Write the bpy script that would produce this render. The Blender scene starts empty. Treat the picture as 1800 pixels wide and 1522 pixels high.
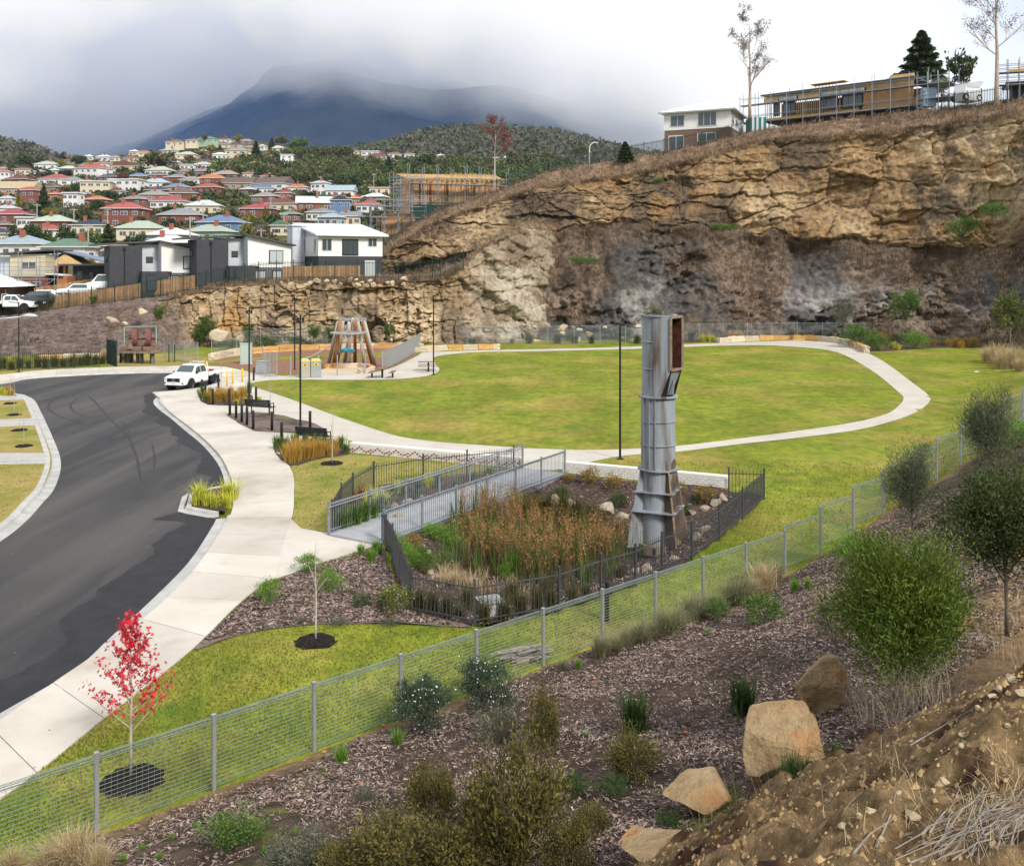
import bpy, bmesh, math, random
import numpy as np
from mathutils import Vector, Matrix
from mathutils.geometry import delaunay_2d_cdt

# ------------------------------------------------------------------ camera, sky, sun, exposure
SC = bpy.context.scene
COL = SC.collection
F, CX, HY, H = 1700.0, 900.0, 470.0, 8.5      # focal length in photo pixels, horizon row, eye height (m)
cam = bpy.data.cameras.new('camera'); cam_o = bpy.data.objects.new('camera', cam); COL.objects.link(cam_o)
cam_o.location = (0, 0, H); cam_o.rotation_euler = (math.radians(90), 0, 0)
cam.sensor_fit = 'HORIZONTAL'; cam.sensor_width = 36.0; cam.lens = 36.0 * F / 1800.0
cam.shift_y = -(761.0 - HY) / 1800.0
cam.clip_start = 0.1; cam.clip_end = 30000
SC.camera = cam_o

SUN_AZ, SUN_EL = math.radians(144), math.radians(40)     # azimuth from +Y towards +X: the sun stands right, behind the camera, veiled by cloud
world = bpy.data.worlds.new('World'); SC.world = world; world.use_nodes = True
wn, wl = world.node_tree.nodes, world.node_tree.links
wn.clear()
w_out = wn.new('ShaderNodeOutputWorld'); w_bg = wn.new('ShaderNodeBackground'); w_bg.inputs[1].default_value = 0.1
w_sky = wn.new('ShaderNodeTexSky'); w_sky.sky_type = 'NISHITA'; w_sky.sun_disc = False
w_sky.sun_elevation = SUN_EL; w_sky.sun_rotation = SUN_AZ; w_sky.air_density = 1.0; w_sky.dust_density = 1.5
w_tc = wn.new('ShaderNodeTexCoord'); w_map = wn.new('ShaderNodeMapping'); w_map.inputs['Scale'].default_value = (1, 1, 2.2)
w_map.inputs['Location'].default_value = (3.1, 1.4, 0.3)
w_n1 = wn.new('ShaderNodeTexNoise'); w_n1.inputs['Scale'].default_value = 2.3; w_n1.inputs['Detail'].default_value = 5; w_n1.inputs['Roughness'].default_value = 0.5
w_r = wn.new('ShaderNodeValToRGB')
w_r.color_ramp.elements[0].position = 0.34; w_r.color_ramp.elements[0].color = (4.4, 4.95, 5.8, 1)
w_r.color_ramp.elements[1].position = 0.56; w_r.color_ramp.elements[1].color = (6.1, 6.15, 6.25, 1)
w_mix = wn.new('ShaderNodeMixRGB'); w_mix.inputs[0].default_value = 0.88
wl.new(w_tc.outputs['Generated'], w_map.inputs[0]); wl.new(w_map.outputs[0], w_n1.inputs['Vector'])
wl.new(w_n1.outputs['Fac'], w_r.inputs[0]); wl.new(w_sky.outputs[0], w_mix.inputs[1]); wl.new(w_r.outputs[0], w_mix.inputs[2])
wl.new(w_mix.outputs[0], w_bg.inputs[0]); wl.new(w_bg.outputs[0], w_out.inputs[0])

sun = bpy.data.lights.new('sun', 'SUN'); sun.energy = 2.3; sun.angle = math.radians(12); sun.color = (1.0, 0.95, 0.87)
sun_o = bpy.data.objects.new('sun', sun); COL.objects.link(sun_o)
_sd = Vector((math.sin(SUN_AZ) * math.cos(SUN_EL), math.cos(SUN_AZ) * math.cos(SUN_EL), math.sin(SUN_EL)))
sun_o.rotation_euler = _sd.to_track_quat('Z', 'Y').to_euler(); sun_o.location = (40, -30, 60)

SC.view_settings.view_transform = 'Standard'; SC.view_settings.look = 'None'
SC.view_settings.exposure = 0.86; SC.view_settings.gamma = 1.0; SC.view_settings.use_curve_mapping = False
SC.render.engine = 'CYCLES'
cy = SC.cycles
cy.max_bounces = 16; cy.diffuse_bounces = 2; cy.glossy_bounces = 2; cy.transmission_bounces = 3; cy.volume_bounces = 14; cy.transparent_max_bounces = 6
cy.caustics_reflective = False; cy.caustics_refractive = False
cy.use_denoising = True
cy.volume_step_rate = 1.0; cy.volume_max_steps = 64

# ------------------------------------------------------------------ helpers
R = random.Random(11)
rng = np.random.default_rng(11)

def P(x, y, Y):
    """point seen at photo pixel (x, y) at distance Y"""
    return Vector(((x - CX) * Y / F, Y, H - (y - HY) * Y / F))
def G(x, y, z=0.0):
    """point at height z seen at photo pixel (x, y)"""
    Y = F * (H - z) / (y - HY)
    return Vector(((x - CX) * Y / F, Y, z))
def proj(v):
    return (CX + F * v[0] / max(v[1], .1), HY + (H - v[2]) * F / max(v[1], .1))

# numpy value noise / cells
def _hash(ix, iy, s=0):
    n = (ix.astype(np.int64) * 374761393 + iy.astype(np.int64) * 668265263 + s * 144269) & 0x7fffffff
    n = ((n ^ (n >> 13)) * 1274126177) & 0x7fffffff
    return ((n ^ (n >> 16)) & 0xffff) / 65535.0
def vnoise(x, y, s=0):
    x = np.asarray(x, float); y = np.asarray(y, float)
    ix = np.floor(x); iy = np.floor(y); fx = x - ix; fy = y - iy
    fx = fx * fx * (3 - 2 * fx); fy = fy * fy * (3 - 2 * fy)
    a = _hash(ix, iy, s); b = _hash(ix + 1, iy, s); c = _hash(ix, iy + 1, s); d = _hash(ix + 1, iy + 1, s)
    return (a + (b - a) * fx) * (1 - fy) + (c + (d - c) * fx) * fy
def fbm(x, y, o=4, s=0):
    v = 0; a = .5; t = 0
    for k in range(o):
        v = v + a * vnoise(x * 2 ** k, y * 2 ** k, s + k * 7); t += a; a *= .5
    return v / t
def sstep(a, b, x):
    t = np.clip((np.asarray(x, float) - a) / (b - a), 0, 1); return t * t * (3 - 2 * t)
def worley(x, y, s=0):
    ix = np.floor(x); iy = np.floor(y); f1 = np.full(x.shape, 9.); f2 = np.full(x.shape, 9.); idv = np.zeros(x.shape)
    for dx in (-1, 0, 1):
        for dy in (-1, 0, 1):
            cx_ = ix + dx; cy_ = iy + dy; d = np.hypot(cx_ + .1 + .8 * _hash(cx_, cy_, s) - x, cy_ + .1 + .8 * _hash(cx_, cy_, s + 77) - y)
            h = _hash(cx_, cy_, s + 33); n = d < f1; f2 = np.where(n, f1, np.minimum(f2, d)); idv = np.where(n, h, idv); f1 = np.where(n, d, f1)
    return idv, f2 - f1
def interp(tab, x):
    a = np.array(tab, float); return np.interp(x, a[:, 0], a[:, 1])

# ---- materials
MATS = {}
def mat(name, col, col2=None, scale=4.0, rough=.85, metal=0.0, bump=0.0, bscale=None, isl=0.0, objr=0.0, attr=None, spec=.3,
        coords='Object', detail=5, col3=None, scale3=.6, stretch=None, emit=0, sss=0):
    """Procedural principled material: noise between col and col2 (and patches of col3), bump, per-island / per-object brightness."""
    if name in MATS: return MATS[name]
    m = bpy.data.materials.new(name); m.use_nodes = True; MATS[name] = m
    n, l = m.node_tree.nodes, m.node_tree.links
    b = n['Principled BSDF']; b.inputs['Roughness'].default_value = rough; b.inputs['Metallic'].default_value = metal
    b.inputs['Specular IOR Level'].default_value = spec
    if coords == 'World':
        g = n.new('ShaderNodeNewGeometry'); vec = g.outputs['Position']
    else:
        g = n.new('ShaderNodeTexCoord'); vec = g.outputs['Object']
    if stretch:
        mp = n.new('ShaderNodeMapping'); mp.inputs['Scale'].default_value = stretch; l.new(vec, mp.inputs[0]); vec = mp.outputs[0]
    def noise(sc, det=detail, ro=.6):
        t = n.new('ShaderNodeTexNoise'); t.inputs['Scale'].default_value = sc; t.inputs['Detail'].default_value = det; t.inputs['Roughness'].default_value = ro
        l.new(vec, t.inputs['Vector']); return t.outputs['Fac']
    def rgb(c):
        v = n.new('ShaderNodeRGB'); v.outputs[0].default_value = (*c, 1); return v.outputs[0]
    def mix(fac, a, c, mode='MIX'):
        x = n.new('ShaderNodeMixRGB'); x.blend_type = mode
        if isinstance(fac, float): x.inputs[0].default_value = fac
        else: l.new(fac, x.inputs[0])
        l.new(a, x.inputs[1]); l.new(c, x.inputs[2]); return x.outputs[0]
    def ramp(f, lo, hi):
        r = n.new('ShaderNodeMapRange'); r.inputs[1].default_value = lo; r.inputs[2].default_value = hi; l.new(f, r.inputs[0]); return r.outputs[0]
    if attr:
        a = n.new('ShaderNodeAttribute'); a.attribute_name = attr; c = a.outputs['Color']
        f = ramp(noise(scale), .3, .7)
        x = n.new('ShaderNodeMixRGB'); x.blend_type = 'MULTIPLY'; x.inputs[0].default_value = 1
        v = n.new('ShaderNodeMapRange'); v.inputs[3].default_value = .55; v.inputs[4].default_value = 1.35; l.new(f, v.inputs[0])
        l.new(c, x.inputs[1]); l.new(v.outputs[0], x.inputs[2]); c = x.outputs[0]
    else:
        c = rgb(col)
        if col2: c = mix(ramp(noise(scale), .35, .65), c, rgb(col2))
        if col3: c = mix(ramp(noise(scale3, 4), .48, .66), c, rgb(col3))
    if isl or objr:
        if isl:
            g2 = n.new('ShaderNodeNewGeometry'); src = g2.outputs['Random Per Island']; k = isl
        else:
            g2 = n.new('ShaderNodeObjectInfo'); src = g2.outputs['Random']; k = objr
        v = n.new('ShaderNodeMapRange'); v.inputs[3].default_value = 1 - k; v.inputs[4].default_value = 1 + k; l.new(src, v.inputs[0])
        x = n.new('ShaderNodeMixRGB'); x.blend_type = 'MULTIPLY'; x.inputs[0].default_value = 1
        l.new(c, x.inputs[1]); l.new(v.outputs[0], x.inputs[2]); c = x.outputs[0]
    l.new(c, b.inputs['Base Color'])
    if bump:
        bp = n.new('ShaderNodeBump'); bp.inputs['Strength'].default_value = 1.0; bp.inputs['Distance'].default_value = bump
        l.new(noise(bscale or scale * 4, 6, .65), bp.inputs['Height']); l.new(bp.outputs[0], b.inputs['Normal'])
    if emit:
        b.inputs['Emission Color'].default_value = (*col, 1); b.inputs['Emission Strength'].default_value = emit
    return m

def glass(name='window_glass', col=(.03, .045, .055), rough=.06):
    if name in MATS: return MATS[name]
    return mat(name, col, rough=rough, spec=.8)

# ---- objects
def tag(o, label=None, cat=None, group=None, kind=None):
    if label: o['label'] = label
    if cat: o['category'] = cat
    if group: o['group'] = group
    if kind: o['kind'] = kind
    return o
def obj(name, data, parent=None, loc=None, rz=None):
    o = bpy.data.objects.new(name, data); COL.objects.link(o)
    if parent: o.parent = parent
    if loc is not None: o.location = loc
    if rz is not None: o.rotation_euler = (0, 0, rz)
    return o
def empty(name, loc=(0, 0, 0), rz=0.0, label=None, cat=None, group=None):
    o = obj(name, None, None, loc, rz); o.empty_display_size = .2
    return tag(o, label, cat, group)
def copy_tree(o, loc=None, rz=None, scale=None, label=None, parent=None):
    c = o.copy(); COL.objects.link(c); c.parent = parent
    if loc is not None: c.location = loc
    if rz is not None: c.rotation_euler = (0, 0, rz)
    if scale is not None: c.scale = (scale,) * 3 if isinstance(scale, (int, float)) else scale
    if label: c['label'] = label
    for ch in o.children: copy_tree(ch, parent=c)
    return c

class MB:
    def __init__(s): s.v = []; s.f = []; s.m = []; s.mi = 0
    def add(s, vs, fs):
        k = len(s.v); s.v.extend([tuple(p) for p in vs]); s.f.extend([tuple(i + k for i in f) for f in fs]); s.m.extend([s.mi] * len(fs)); return s
    def box(s, c, d, rz=0.0, rx=0.0):
        hx, hy, hz = d[0] / 2, d[1] / 2, d[2] / 2
        M = Matrix.Translation(Vector(c)) @ Matrix.Rotation(rz, 4, 'Z') @ Matrix.Rotation(rx, 4, 'X')
        vs = [M @ Vector((x, y, z)) for z in (-hz, hz) for y in (-hy, hy) for x in (-hx, hx)]
        return s.add(vs, [(0, 2, 3, 1), (4, 5, 7, 6), (0, 1, 5, 4), (2, 6, 7, 3), (0, 4, 6, 2), (1, 3, 7, 5)])
    def bar(s, p, q, w, h=None, up=(0, 0, 1)):
        p, q = Vector(p), Vector(q); h = h or w; d = (q - p)
        if d.length < 1e-6: return s
        d.normalize(); u = Vector(up)
        if abs(d.dot(u)) > .98: u = Vector((0, 1, 0))
        a = d.cross(u).normalized(); b = a.cross(d).normalized()
        a *= w / 2; b *= h / 2
        vs = [e + i * a + j * b for e in (p, q) for j in (-1, 1) for i in (-1, 1)]
        return s.add(vs, [(0, 1, 3, 2), (4, 6, 7, 5), (0, 4, 5, 1), (2, 3, 7, 6), (0, 2, 6, 4), (1, 5, 7, 3)])
    def tube(s, pts, rad, n=8, cap=True, closed=False):
        pts = [Vector(p) for p in pts]; m = len(pts)
        if not hasattr(rad, '__len__'): rad = [rad] * m
        k = len(s.v); prev = None
        for i, p in enumerate(pts):
            d = (pts[min(i + 1, m - 1)] - pts[max(i - 1, 0)])
            if d.length < 1e-9: d = Vector((0, 0, 1))
            d.normalize()
            if prev is None:
                a = d.orthogonal().normalized()
            else:
                a = (prev - d * prev.dot(d))
                a = a.normalized() if a.length > 1e-6 else d.orthogonal().normalized()
            prev = a; b = d.cross(a)
            for j in range(n):
                t = 2 * math.pi * j / n
                s.v.append(tuple(p + (a * math.cos(t) + b * math.sin(t)) * rad[i]))
        fs = []
        for i in range(m - 1):
            for j in range(n):
                j2 = (j + 1) % n
                fs.append((k + i * n + j, k + i * n + j2, k + (i + 1) * n + j2, k + (i + 1) * n + j))
        if cap: fs.append(tuple(k + j for j in reversed(range(n)))); fs.append(tuple(k + (m - 1) * n + j for j in range(n)))
        s.f.extend(fs); s.m.extend([s.mi] * len(fs)); return s
    def cyl(s, p, q, r, n=12, r2=None): return s.tube([p, q], [r, r if r2 is None else r2], n)
    def lathe(s, prof, n=24, c=(0, 0, 0)):
        k = len(s.v)
        for r, z in prof:
            for j in range(n):
                t = 2 * math.pi * j / n; s.v.append((c[0] + r * math.cos(t), c[1] + r * math.sin(t), c[2] + z))
        fs = [(k + i * n + j, k + i * n + (j + 1) % n, k + (i + 1) * n + (j + 1) % n, k + (i + 1) * n + j) for i in range(len(prof) - 1) for j in range(n)]
        s.f.extend(fs); s.m.extend([s.mi] * len(fs)); return s
    def prism(s, poly, z0, z1):
        n = len(poly); vs = [(p[0], p[1], z0) for p in poly] + [(p[0], p[1], z1) for p in poly]
        fs = [tuple(reversed(range(n))), tuple(range(n, 2 * n))] + [(i, (i + 1) % n, n + (i + 1) % n, n + i) for i in range(n)]
        return s.add(vs, fs)
    def extr(s, prof, y0, y1, ax='y'):
        """profile of (a, z) pushed from y0 to y1; ax='y': profile in x,z"""
        n = len(prof)
        f = (lambda a, z, t: (a, t, z)) if ax == 'y' else (lambda a, z, t: (t, a, z))
        vs = [f(a, z, y0) for a, z in prof] + [f(a, z, y1) for a, z in prof]
        return s.add(vs, [tuple(range(n)), tuple(reversed(range(n, 2 * n)))] + [(i, n + i, n + (i + 1) % n, (i + 1) % n) for i in range(n)])
    def mesh(s, name, mats, smooth=False, bevel=0):
        me = bpy.data.meshes.new(name); me.from_pydata(s.v, [], s.f)
        for m in (mats if isinstance(mats, (list, tuple)) else [mats]): me.materials.append(m)
        if any(s.m): me.polygons.foreach_set('material_index', s.m)
        bm = bmesh.new(); bm.from_mesh(me); bmesh.ops.recalc_face_normals(bm, faces=bm.faces)
        if bevel: bmesh.ops.bevel(bm, geom=bm.edges[:], offset=bevel, segments=1, affect='EDGES', profile=.6)
        bm.to_mesh(me); bm.free()
        if smooth: me.polygons.foreach_set('use_smooth', [True] * len(me.polygons))
        me.update(); return me
    def build(s, name, mats, parent=None, loc=None, rz=None, smooth=False, bevel=0):
        return obj(name, s.mesh(name, mats, smooth, bevel), parent, loc, rz)

def npmesh(name, v, f, mats, smooth=False, cols=None, midx=None):
    """fast mesh from numpy arrays; f (n,3) or (n,4)"""
    v = np.asarray(v, np.float32); f = np.asarray(f, np.int32)
    me = bpy.data.meshes.new(name); nf, k = f.shape
    me.vertices.add(len(v)); me.vertices.foreach_set('co', v.ravel())
    me.loops.add(nf * k); me.loops.foreach_set('vertex_index', f.ravel())
    me.polygons.add(nf); me.polygons.foreach_set('loop_start', np.arange(0, nf * k, k, dtype=np.int32))
    me.polygons.foreach_set('loop_total', np.full(nf, k, np.int32))
    for m in (mats if isinstance(mats, (list, tuple)) else [mats]): me.materials.append(m)
    if midx is not None: me.polygons.foreach_set('material_index', np.asarray(midx, np.int32))
    if smooth: me.polygons.foreach_set('use_smooth', np.ones(nf, bool))
    if cols is not None:
        a = me.color_attributes.new('col', 'FLOAT_COLOR', 'POINT')
        c = np.ones((len(v), 4), np.float32); c[:, :3] = cols; a.data.foreach_set('color', c.ravel())
    me.update(calc_edges=True); me.validate(); return me
def gridfaces(nu, nv):
    i = np.arange(nu * nv).reshape(nv, nu)
    return np.stack([i[:-1, :-1], i[:-1, 1:], i[1:, 1:], i[1:, :-1]], -1).reshape(-1, 4)

def spline(pts, n=8, closed=False):
    """Catmull-Rom through pts"""
    p = [Vector(q) for q in pts]; m = len(p); out = []
    for i in range(m if closed else m - 1):
        a = p[(i - 1) % m] if closed or i > 0 else p[0]; b = p[i]; c = p[(i + 1) % m]
        d = p[(i + 2) % m] if closed or i + 2 < m else p[-1]
        for k in range(n):
            t = k / n
            out.append(.5 * ((2 * b) + (c - a) * t + (2 * a - 5 * b + 4 * c - d) * t * t + (3 * b - a - 3 * c + d) * t ** 3))
    if not closed: out.append(p[-1])
    return out
def inside(poly, X, Y):
    X = np.asarray(X, float); Y = np.asarray(Y, float); r = np.zeros(X.shape, bool)
    px = np.array([p[0] for p in poly]); py = np.array([p[1] for p in poly]); j = len(px) - 1
    for i in range(len(px)):
        if py[i] != py[j]:
            c = ((py[i] > Y) != (py[j] > Y)) & (X < (px[j] - px[i]) * (Y - py[i]) / (py[j] - py[i]) + px[i]); r ^= c
        j = i
    return r
def polydist(poly, X, Y, closed=True):
    X = np.asarray(X, float); Y = np.asarray(Y, float); d = np.full(X.shape, 1e9)
    n = len(poly)
    for i in range(n if closed else n - 1):
        ax, ay = poly[i][0], poly[i][1]; bx, by = poly[(i + 1) % n][0], poly[(i + 1) % n][1]
        L = (bx - ax) ** 2 + (by - ay) ** 2 + 1e-12
        t = np.clip(((X - ax) * (bx - ax) + (Y - ay) * (by - ay)) / L, 0, 1)
        d = np.minimum(d, np.hypot(X - ax - t * (bx - ax), Y - ay - t * (by - ay)))
    return d
def resample(pts, step):
    out = [Vector(pts[0])]; acc = 0
    for a, b in zip(pts[:-1], pts[1:]):
        a, b = Vector(a), Vector(b); L = (b - a).length; s = step - acc
        while s <= L:
            out.append(a.lerp(b, s / L)); s += step
        acc = (acc + L) % step if L > 0 else acc
        acc = L - (s - step)
    return out
# ------------------------------------------------------------------ terrain of the park
FX0, FY0, FDX, FDY = -6.23, 14.5, 1.379, 1.228           # mesh fence: first post and step
FU = Vector((FDX, FDY)).normalized()
POND = spline([G(*p) for p in [(690, 990), (735, 1078), (838, 1098), (985, 1070), (1118, 1026), (1216, 980), (1336, 880), (1284, 861), (1130, 847), (992, 836), (900, 858), (800, 900), (720, 935)]], 5, True)
POND_C = [(p.x, p.y) for p in POND]
def hgt(X, Y):
    X = np.asarray(X, float); Y = np.asarray(Y, float)
    d1 = (X - FX0) * FU.y - (Y - FY0) * FU.x
    d2 = (X - 7.56) * .8434 - (Y - 26.78) * .5376
    a = .225 * np.maximum(d1, 0) + .22 * np.maximum(d1 - 8.8, 0)
    d2c = np.maximum(d2 - .2, 0)
    b = .54 * np.minimum(d2c, 6) + .12 * np.maximum(d2c - 6, 0)
    far = 1 - sstep(60, 78, Y) * .7
    b = b * far
    z = np.maximum(a, b) + .25 * np.exp(-np.abs(a - b) / .3) * np.minimum(np.minimum(a, b), 1)
    m = (X > -8) & (X < 11) & (Y > 20) & (Y < 40)
    if np.any(m):
        ins = np.zeros(X.shape); xx = X[m]; yy = Y[m]
        ds = np.where(inside(POND_C, xx, yy), polydist(POND_C, xx, yy), 0)
        ins[m] = ds
        z = z - .85 * sstep(0.0, 2.6, ins)
    return z
def h1(x, y): return float(hgt(np.array([x]), np.array([y]))[0])
def GT(x, y):
    """terrain point seen at photo pixel (x, y)"""
    Ys = np.concatenate([np.arange(6, 40, .1), np.arange(40, 112, .5)]); X = (x - CX) / F * Ys; Z = H - (y - HY) / F * Ys
    d = Z - hgt(X, Ys); k = np.argmax(d < 0)
    if k == 0: k = len(Ys) - 1
    t = d[k - 1] / (d[k - 1] - d[k] + 1e-9); Y = Ys[k - 1] + t * (Ys[k] - Ys[k - 1])
    return Vector(((x - CX) / F * Y, Y, h1((x - CX) / F * Y, Y)))

def sheet(name, poly, mt, step=1.0, off=.012, holes=(), label=None, kind='structure', rough=0.0, parent=None, smooth=True, zf=None, extra=None):
    """flat or terrain-following sheet over a polygon (world xy), constrained Delaunay with inner grid"""
    pl = [Vector((p[0], p[1])) for p in poly]
    vs = list(pl); n = len(pl); es = [(i, (i + 1) % n) for i in range(n)]
    for h in holes:
        k = len(vs); vs += [Vector((p[0], p[1])) for p in h]; m = len(h); es += [(k + i, k + (i + 1) % m) for i in range(m)]
    x0 = min(p.x for p in pl); x1 = max(p.x for p in pl); y0 = min(p.y for p in pl); y1 = max(p.y for p in pl)
    if extra is None:
        gx, gy = np.meshgrid(np.arange(x0 + step / 2, x1, step), np.arange(y0 + step / 2, y1, step)); gx = gx.ravel(); gy = gy.ravel()
        gx = gx + rng.uniform(-.2, .2, gx.size) * step; gy = gy + rng.uniform(-.2, .2, gy.size) * step
    else: gx, gy = extra
    c = [(p[0], p[1]) for p in pl]
    ok = inside(c, gx, gy) & (polydist(c, gx, gy) > .15 * step)
    for h in holes:
        hc = [(p[0], p[1]) for p in h]; ok &= ~inside(hc, gx, gy) & (polydist(hc, gx, gy) > .15 * step)
    vs += [Vector((a, b)) for a, b in zip(gx[ok], gy[ok])]
    r = delaunay_2d_cdt(vs, es, [], 0, 1e-5)
    v2 = np.array([(p.x, p.y) for p in r[0]]); fs = np.array([f for f in r[2] if len(f) == 3])
    cc = v2[fs].mean(1); ok = inside(c, cc[:, 0], cc[:, 1])
    for h in holes: ok &= ~inside([(p[0], p[1]) for p in h], cc[:, 0], cc[:, 1])
    fs = fs[ok]
    z = (zf or hgt)(v2[:, 0], v2[:, 1]) + off
    if rough: z = z + (fbm(v2[:, 0] * 1.3, v2[:, 1] * 1.3, 4, 5) - .5) * rough
    me = npmesh(name, np.column_stack([v2, z]), fs, mt, smooth)
    o = obj(name, me, parent); tag(o, kind=kind, label=label); return o
def gp(pts, n=0, closed=True):
    w = [G(*p) for p in pts]
    if n: w = spline(w, n, closed)
    return [(p.x, p.y) for p in w]
flat0 = lambda x, y: np.zeros_like(x)

# ---- materials of the ground
m_lawn = mat('lawn_grass', (.14, .19, .02), (.235, .25, .028), scale=.9, rough=.95, coords='World', bump=.03, bscale=9, col3=(.31, .25, .06), scale3=.13, spec=.1)
def lawnify(m):
    n, l = m.node_tree.nodes, m.node_tree.links; b = n['Principled BSDF']
    src = b.inputs['Base Color'].links[0].from_socket
    g = n.new('ShaderNodeNewGeometry')
    for sc, lo, hi, k0, k1, st in ((17, .3, .7, .72, 1.22, (1, .55, 1)), (2.6, .3, .7, .78, 1.16, (1, .5, 1)), (.32, .36, .64, .8, 1.1, (1, .4, 1))):
        mp = n.new('ShaderNodeMapping'); mp.inputs['Scale'].default_value = st; l.new(g.outputs['Position'], mp.inputs[0])
        t = n.new('ShaderNodeTexNoise'); t.inputs['Scale'].default_value = sc; t.inputs['Detail'].default_value = 4; l.new(mp.outputs[0], t.inputs['Vector'])
        r = n.new('ShaderNodeMapRange'); r.inputs[1].default_value = lo; r.inputs[2].default_value = hi; r.inputs[3].default_value = k0; r.inputs[4].default_value = k1; l.new(t.outputs['Fac'], r.inputs[0])
        x = n.new('ShaderNodeMixRGB'); x.blend_type = 'MULTIPLY'; x.inputs[0].default_value = 1; l.new(src, x.inputs[1]); l.new(r.outputs[0], x.inputs[2]); src = x.outputs[0]
    # darker green weed patches, as in a patchy winter lawn
    t = n.new('ShaderNodeTexNoise'); t.inputs['Scale'].default_value = .55; t.inputs['Detail'].default_value = 3
    mp = n.new('ShaderNodeMapping'); mp.inputs['Scale'].default_value = (1, .6, 1); mp.inputs['Location'].default_value = (7, 3, 0); l.new(g.outputs['Position'], mp.inputs[0]); l.new(mp.outputs[0], t.inputs['Vector'])
    r = n.new('ShaderNodeMapRange'); r.inputs[1].default_value = .6; r.inputs[2].default_value = .7; r.inputs[4].default_value = .75; l.new(t.outputs['Fac'], r.inputs[0])
    x = n.new('ShaderNodeMixRGB'); l.new(r.outputs[0], x.inputs[0]); l.new(src, x.inputs[1]); x.inputs[2].default_value = (.075, .15, .018, 1)
    l.new(x.outputs[0], b.inputs['Base Color'])
lawnify(m_lawn)
m_dry = mat('dry_verge_grass', (.27, .215, .06), (.35, .27, .10), scale=1.6, rough=.95, coords='World', bump=.03, bscale=9, col3=(.19, .20, .035), scale3=.35, spec=.1); 
m_asph = mat('asphalt', (.024, .024, .027), (.037, .036, .038), scale=1.2, rough=.8, coords='World', bump=.006, bscale=60, col3=(.052, .048, .046), scale3=.16, stretch=(1, .35, 1), spec=.35)
m_conc = mat('concrete', (.50, .455, .395), (.59, .545, .485), scale=.7, rough=.8, coords='World', bump=.004, bscale=40, col3=(.40, .36, .30), scale3=.35, objr=.08)
m_kerb = mat('kerb_concrete', (.36, .355, .34), (.48, .47, .445), scale=1.5, rough=.85, coords='World', bump=.004, bscale=40, objr=.05)
m_path = mat('path_concrete', (.45, .415, .36), (.53, .49, .43), scale=.5, rough=.85, coords='World', bump=.004, bscale=40)
m_mulch = mat('mulch', (.115, .082, .068), (.235, .185, .165), scale=9, rough=1, coords='World', bump=.03, bscale=26, col3=(.065, .046, .04), scale3=.55, spec=.1)
m_mulchd = mat('mulch_dark', (.055, .038, .032), (.12, .085, .075), scale=8, rough=1, coords='World', bump=.03, bscale=26, spec=.1)
m_black = mat('black_mulch', (.012, .010, .009), (.03, .025, .022), scale=14, rough=1, coords='World', bump=.03, bscale=30, spec=.1)
m_soil = mat('soil', (.19, .115, .045), (.29, .19, .085), scale=3.2, rough=1, coords='World', bump=.05, bscale=10, col3=(.09, .05, .024), scale3=1.1, spec=.1)

# road, with wheel-worn paler streaks along its run
def asphalt_wear(m):
    n, l = m.node_tree.nodes, m.node_tree.links; b = n['Principled BSDF']; src = b.inputs['Base Color'].links[0].from_socket
    g = n.new('ShaderNodeNewGeometry')
    mp = n.new('ShaderNodeMapping'); mp.inputs['Rotation'].default_value = (0, 0, math.radians(-20)); mp.inputs['Scale'].default_value = (1.0, .10, 1); l.new(g.outputs['Position'], mp.inputs[0])
    t = n.new('ShaderNodeTexNoise'); t.inputs['Scale'].default_value = .6; t.inputs['Detail'].default_value = 9; t.inputs['Distortion'].default_value = .6; l.new(mp.outputs[0], t.inputs['Vector'])
    r = n.new('ShaderNodeMapRange'); r.inputs[1].default_value = .42; r.inputs[2].default_value = .78; r.inputs[4].default_value = .7; l.new(t.outputs['Fac'], r.inputs[0])
    x = n.new('ShaderNodeMixRGB'); l.new(r.outputs[0], x.inputs[0]); l.new(src, x.inputs[1]); x.inputs[2].default_value = (.115, .102, .092, 1)
    # small pale specks of spilt gravel
    t2 = n.new('ShaderNodeTexVoronoi'); t2.inputs['Scale'].default_value = 2.2; l.new(g.outputs['Position'], t2.inputs['Vector'])
    r2 = n.new('ShaderNodeMapRange'); r2.inputs[1].default_value = .05; r2.inputs[2].default_value = .035; l.new(t2.outputs['Distance'], r2.inputs[0])
    x2 = n.new('ShaderNodeMixRGB'); l.new(r2.outputs[0], x2.inputs[0]); l.new(x.outputs[0], x2.inputs[1]); x2.inputs[2].default_value = (.30, .28, .26, 1)
    l.new(x2.outputs[0], b.inputs['Base Color'])
asphalt_wear(m_asph)

ROAD_L = [(-420, 1120), (-80, 990), (0, 945), (45, 910), (72, 880), (92, 857), (104, 825), (104, 800), (95, 775), (82, 745), (70, 720), (60, 702), (47, 694), (27, 690), (-60, 692)]
ROAD_T = [(-160, 690), (0, 673), (50, 664), (125, 659), (200, 655.5), (290, 653.5), (345, 655), (385, 664), (386, 671), (345, 681)]
ROAD_R = [(345, 681), (290, 689), (275, 697), (271, 706), (282, 718), (300, 731), (325, 752), (350, 772), (370, 792), (385, 812), (394, 832), (396, 850)]
ISLAND = [(396, 850), (323, 865), (314, 895), (382, 907)]
ROAD_B = [(382, 907), (378, 916), (336, 980), (267, 1050), (197, 1113), (133, 1170), (0, 1247), (-120, 1318), (-420, 1500)]
def rail(pts, n=5): return spline([G(*p) for p in pts], n)
rl, rt, rr, rb = rail(ROAD_L), rail(ROAD_T), rail(ROAD_R), rail(ROAD_B)
isl = [G(*p) for p in ISLAND]
road_poly = [(p.x, p.y) for p in (rl + rt + rr[1:] + isl[1:-1] + rb)]
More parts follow.
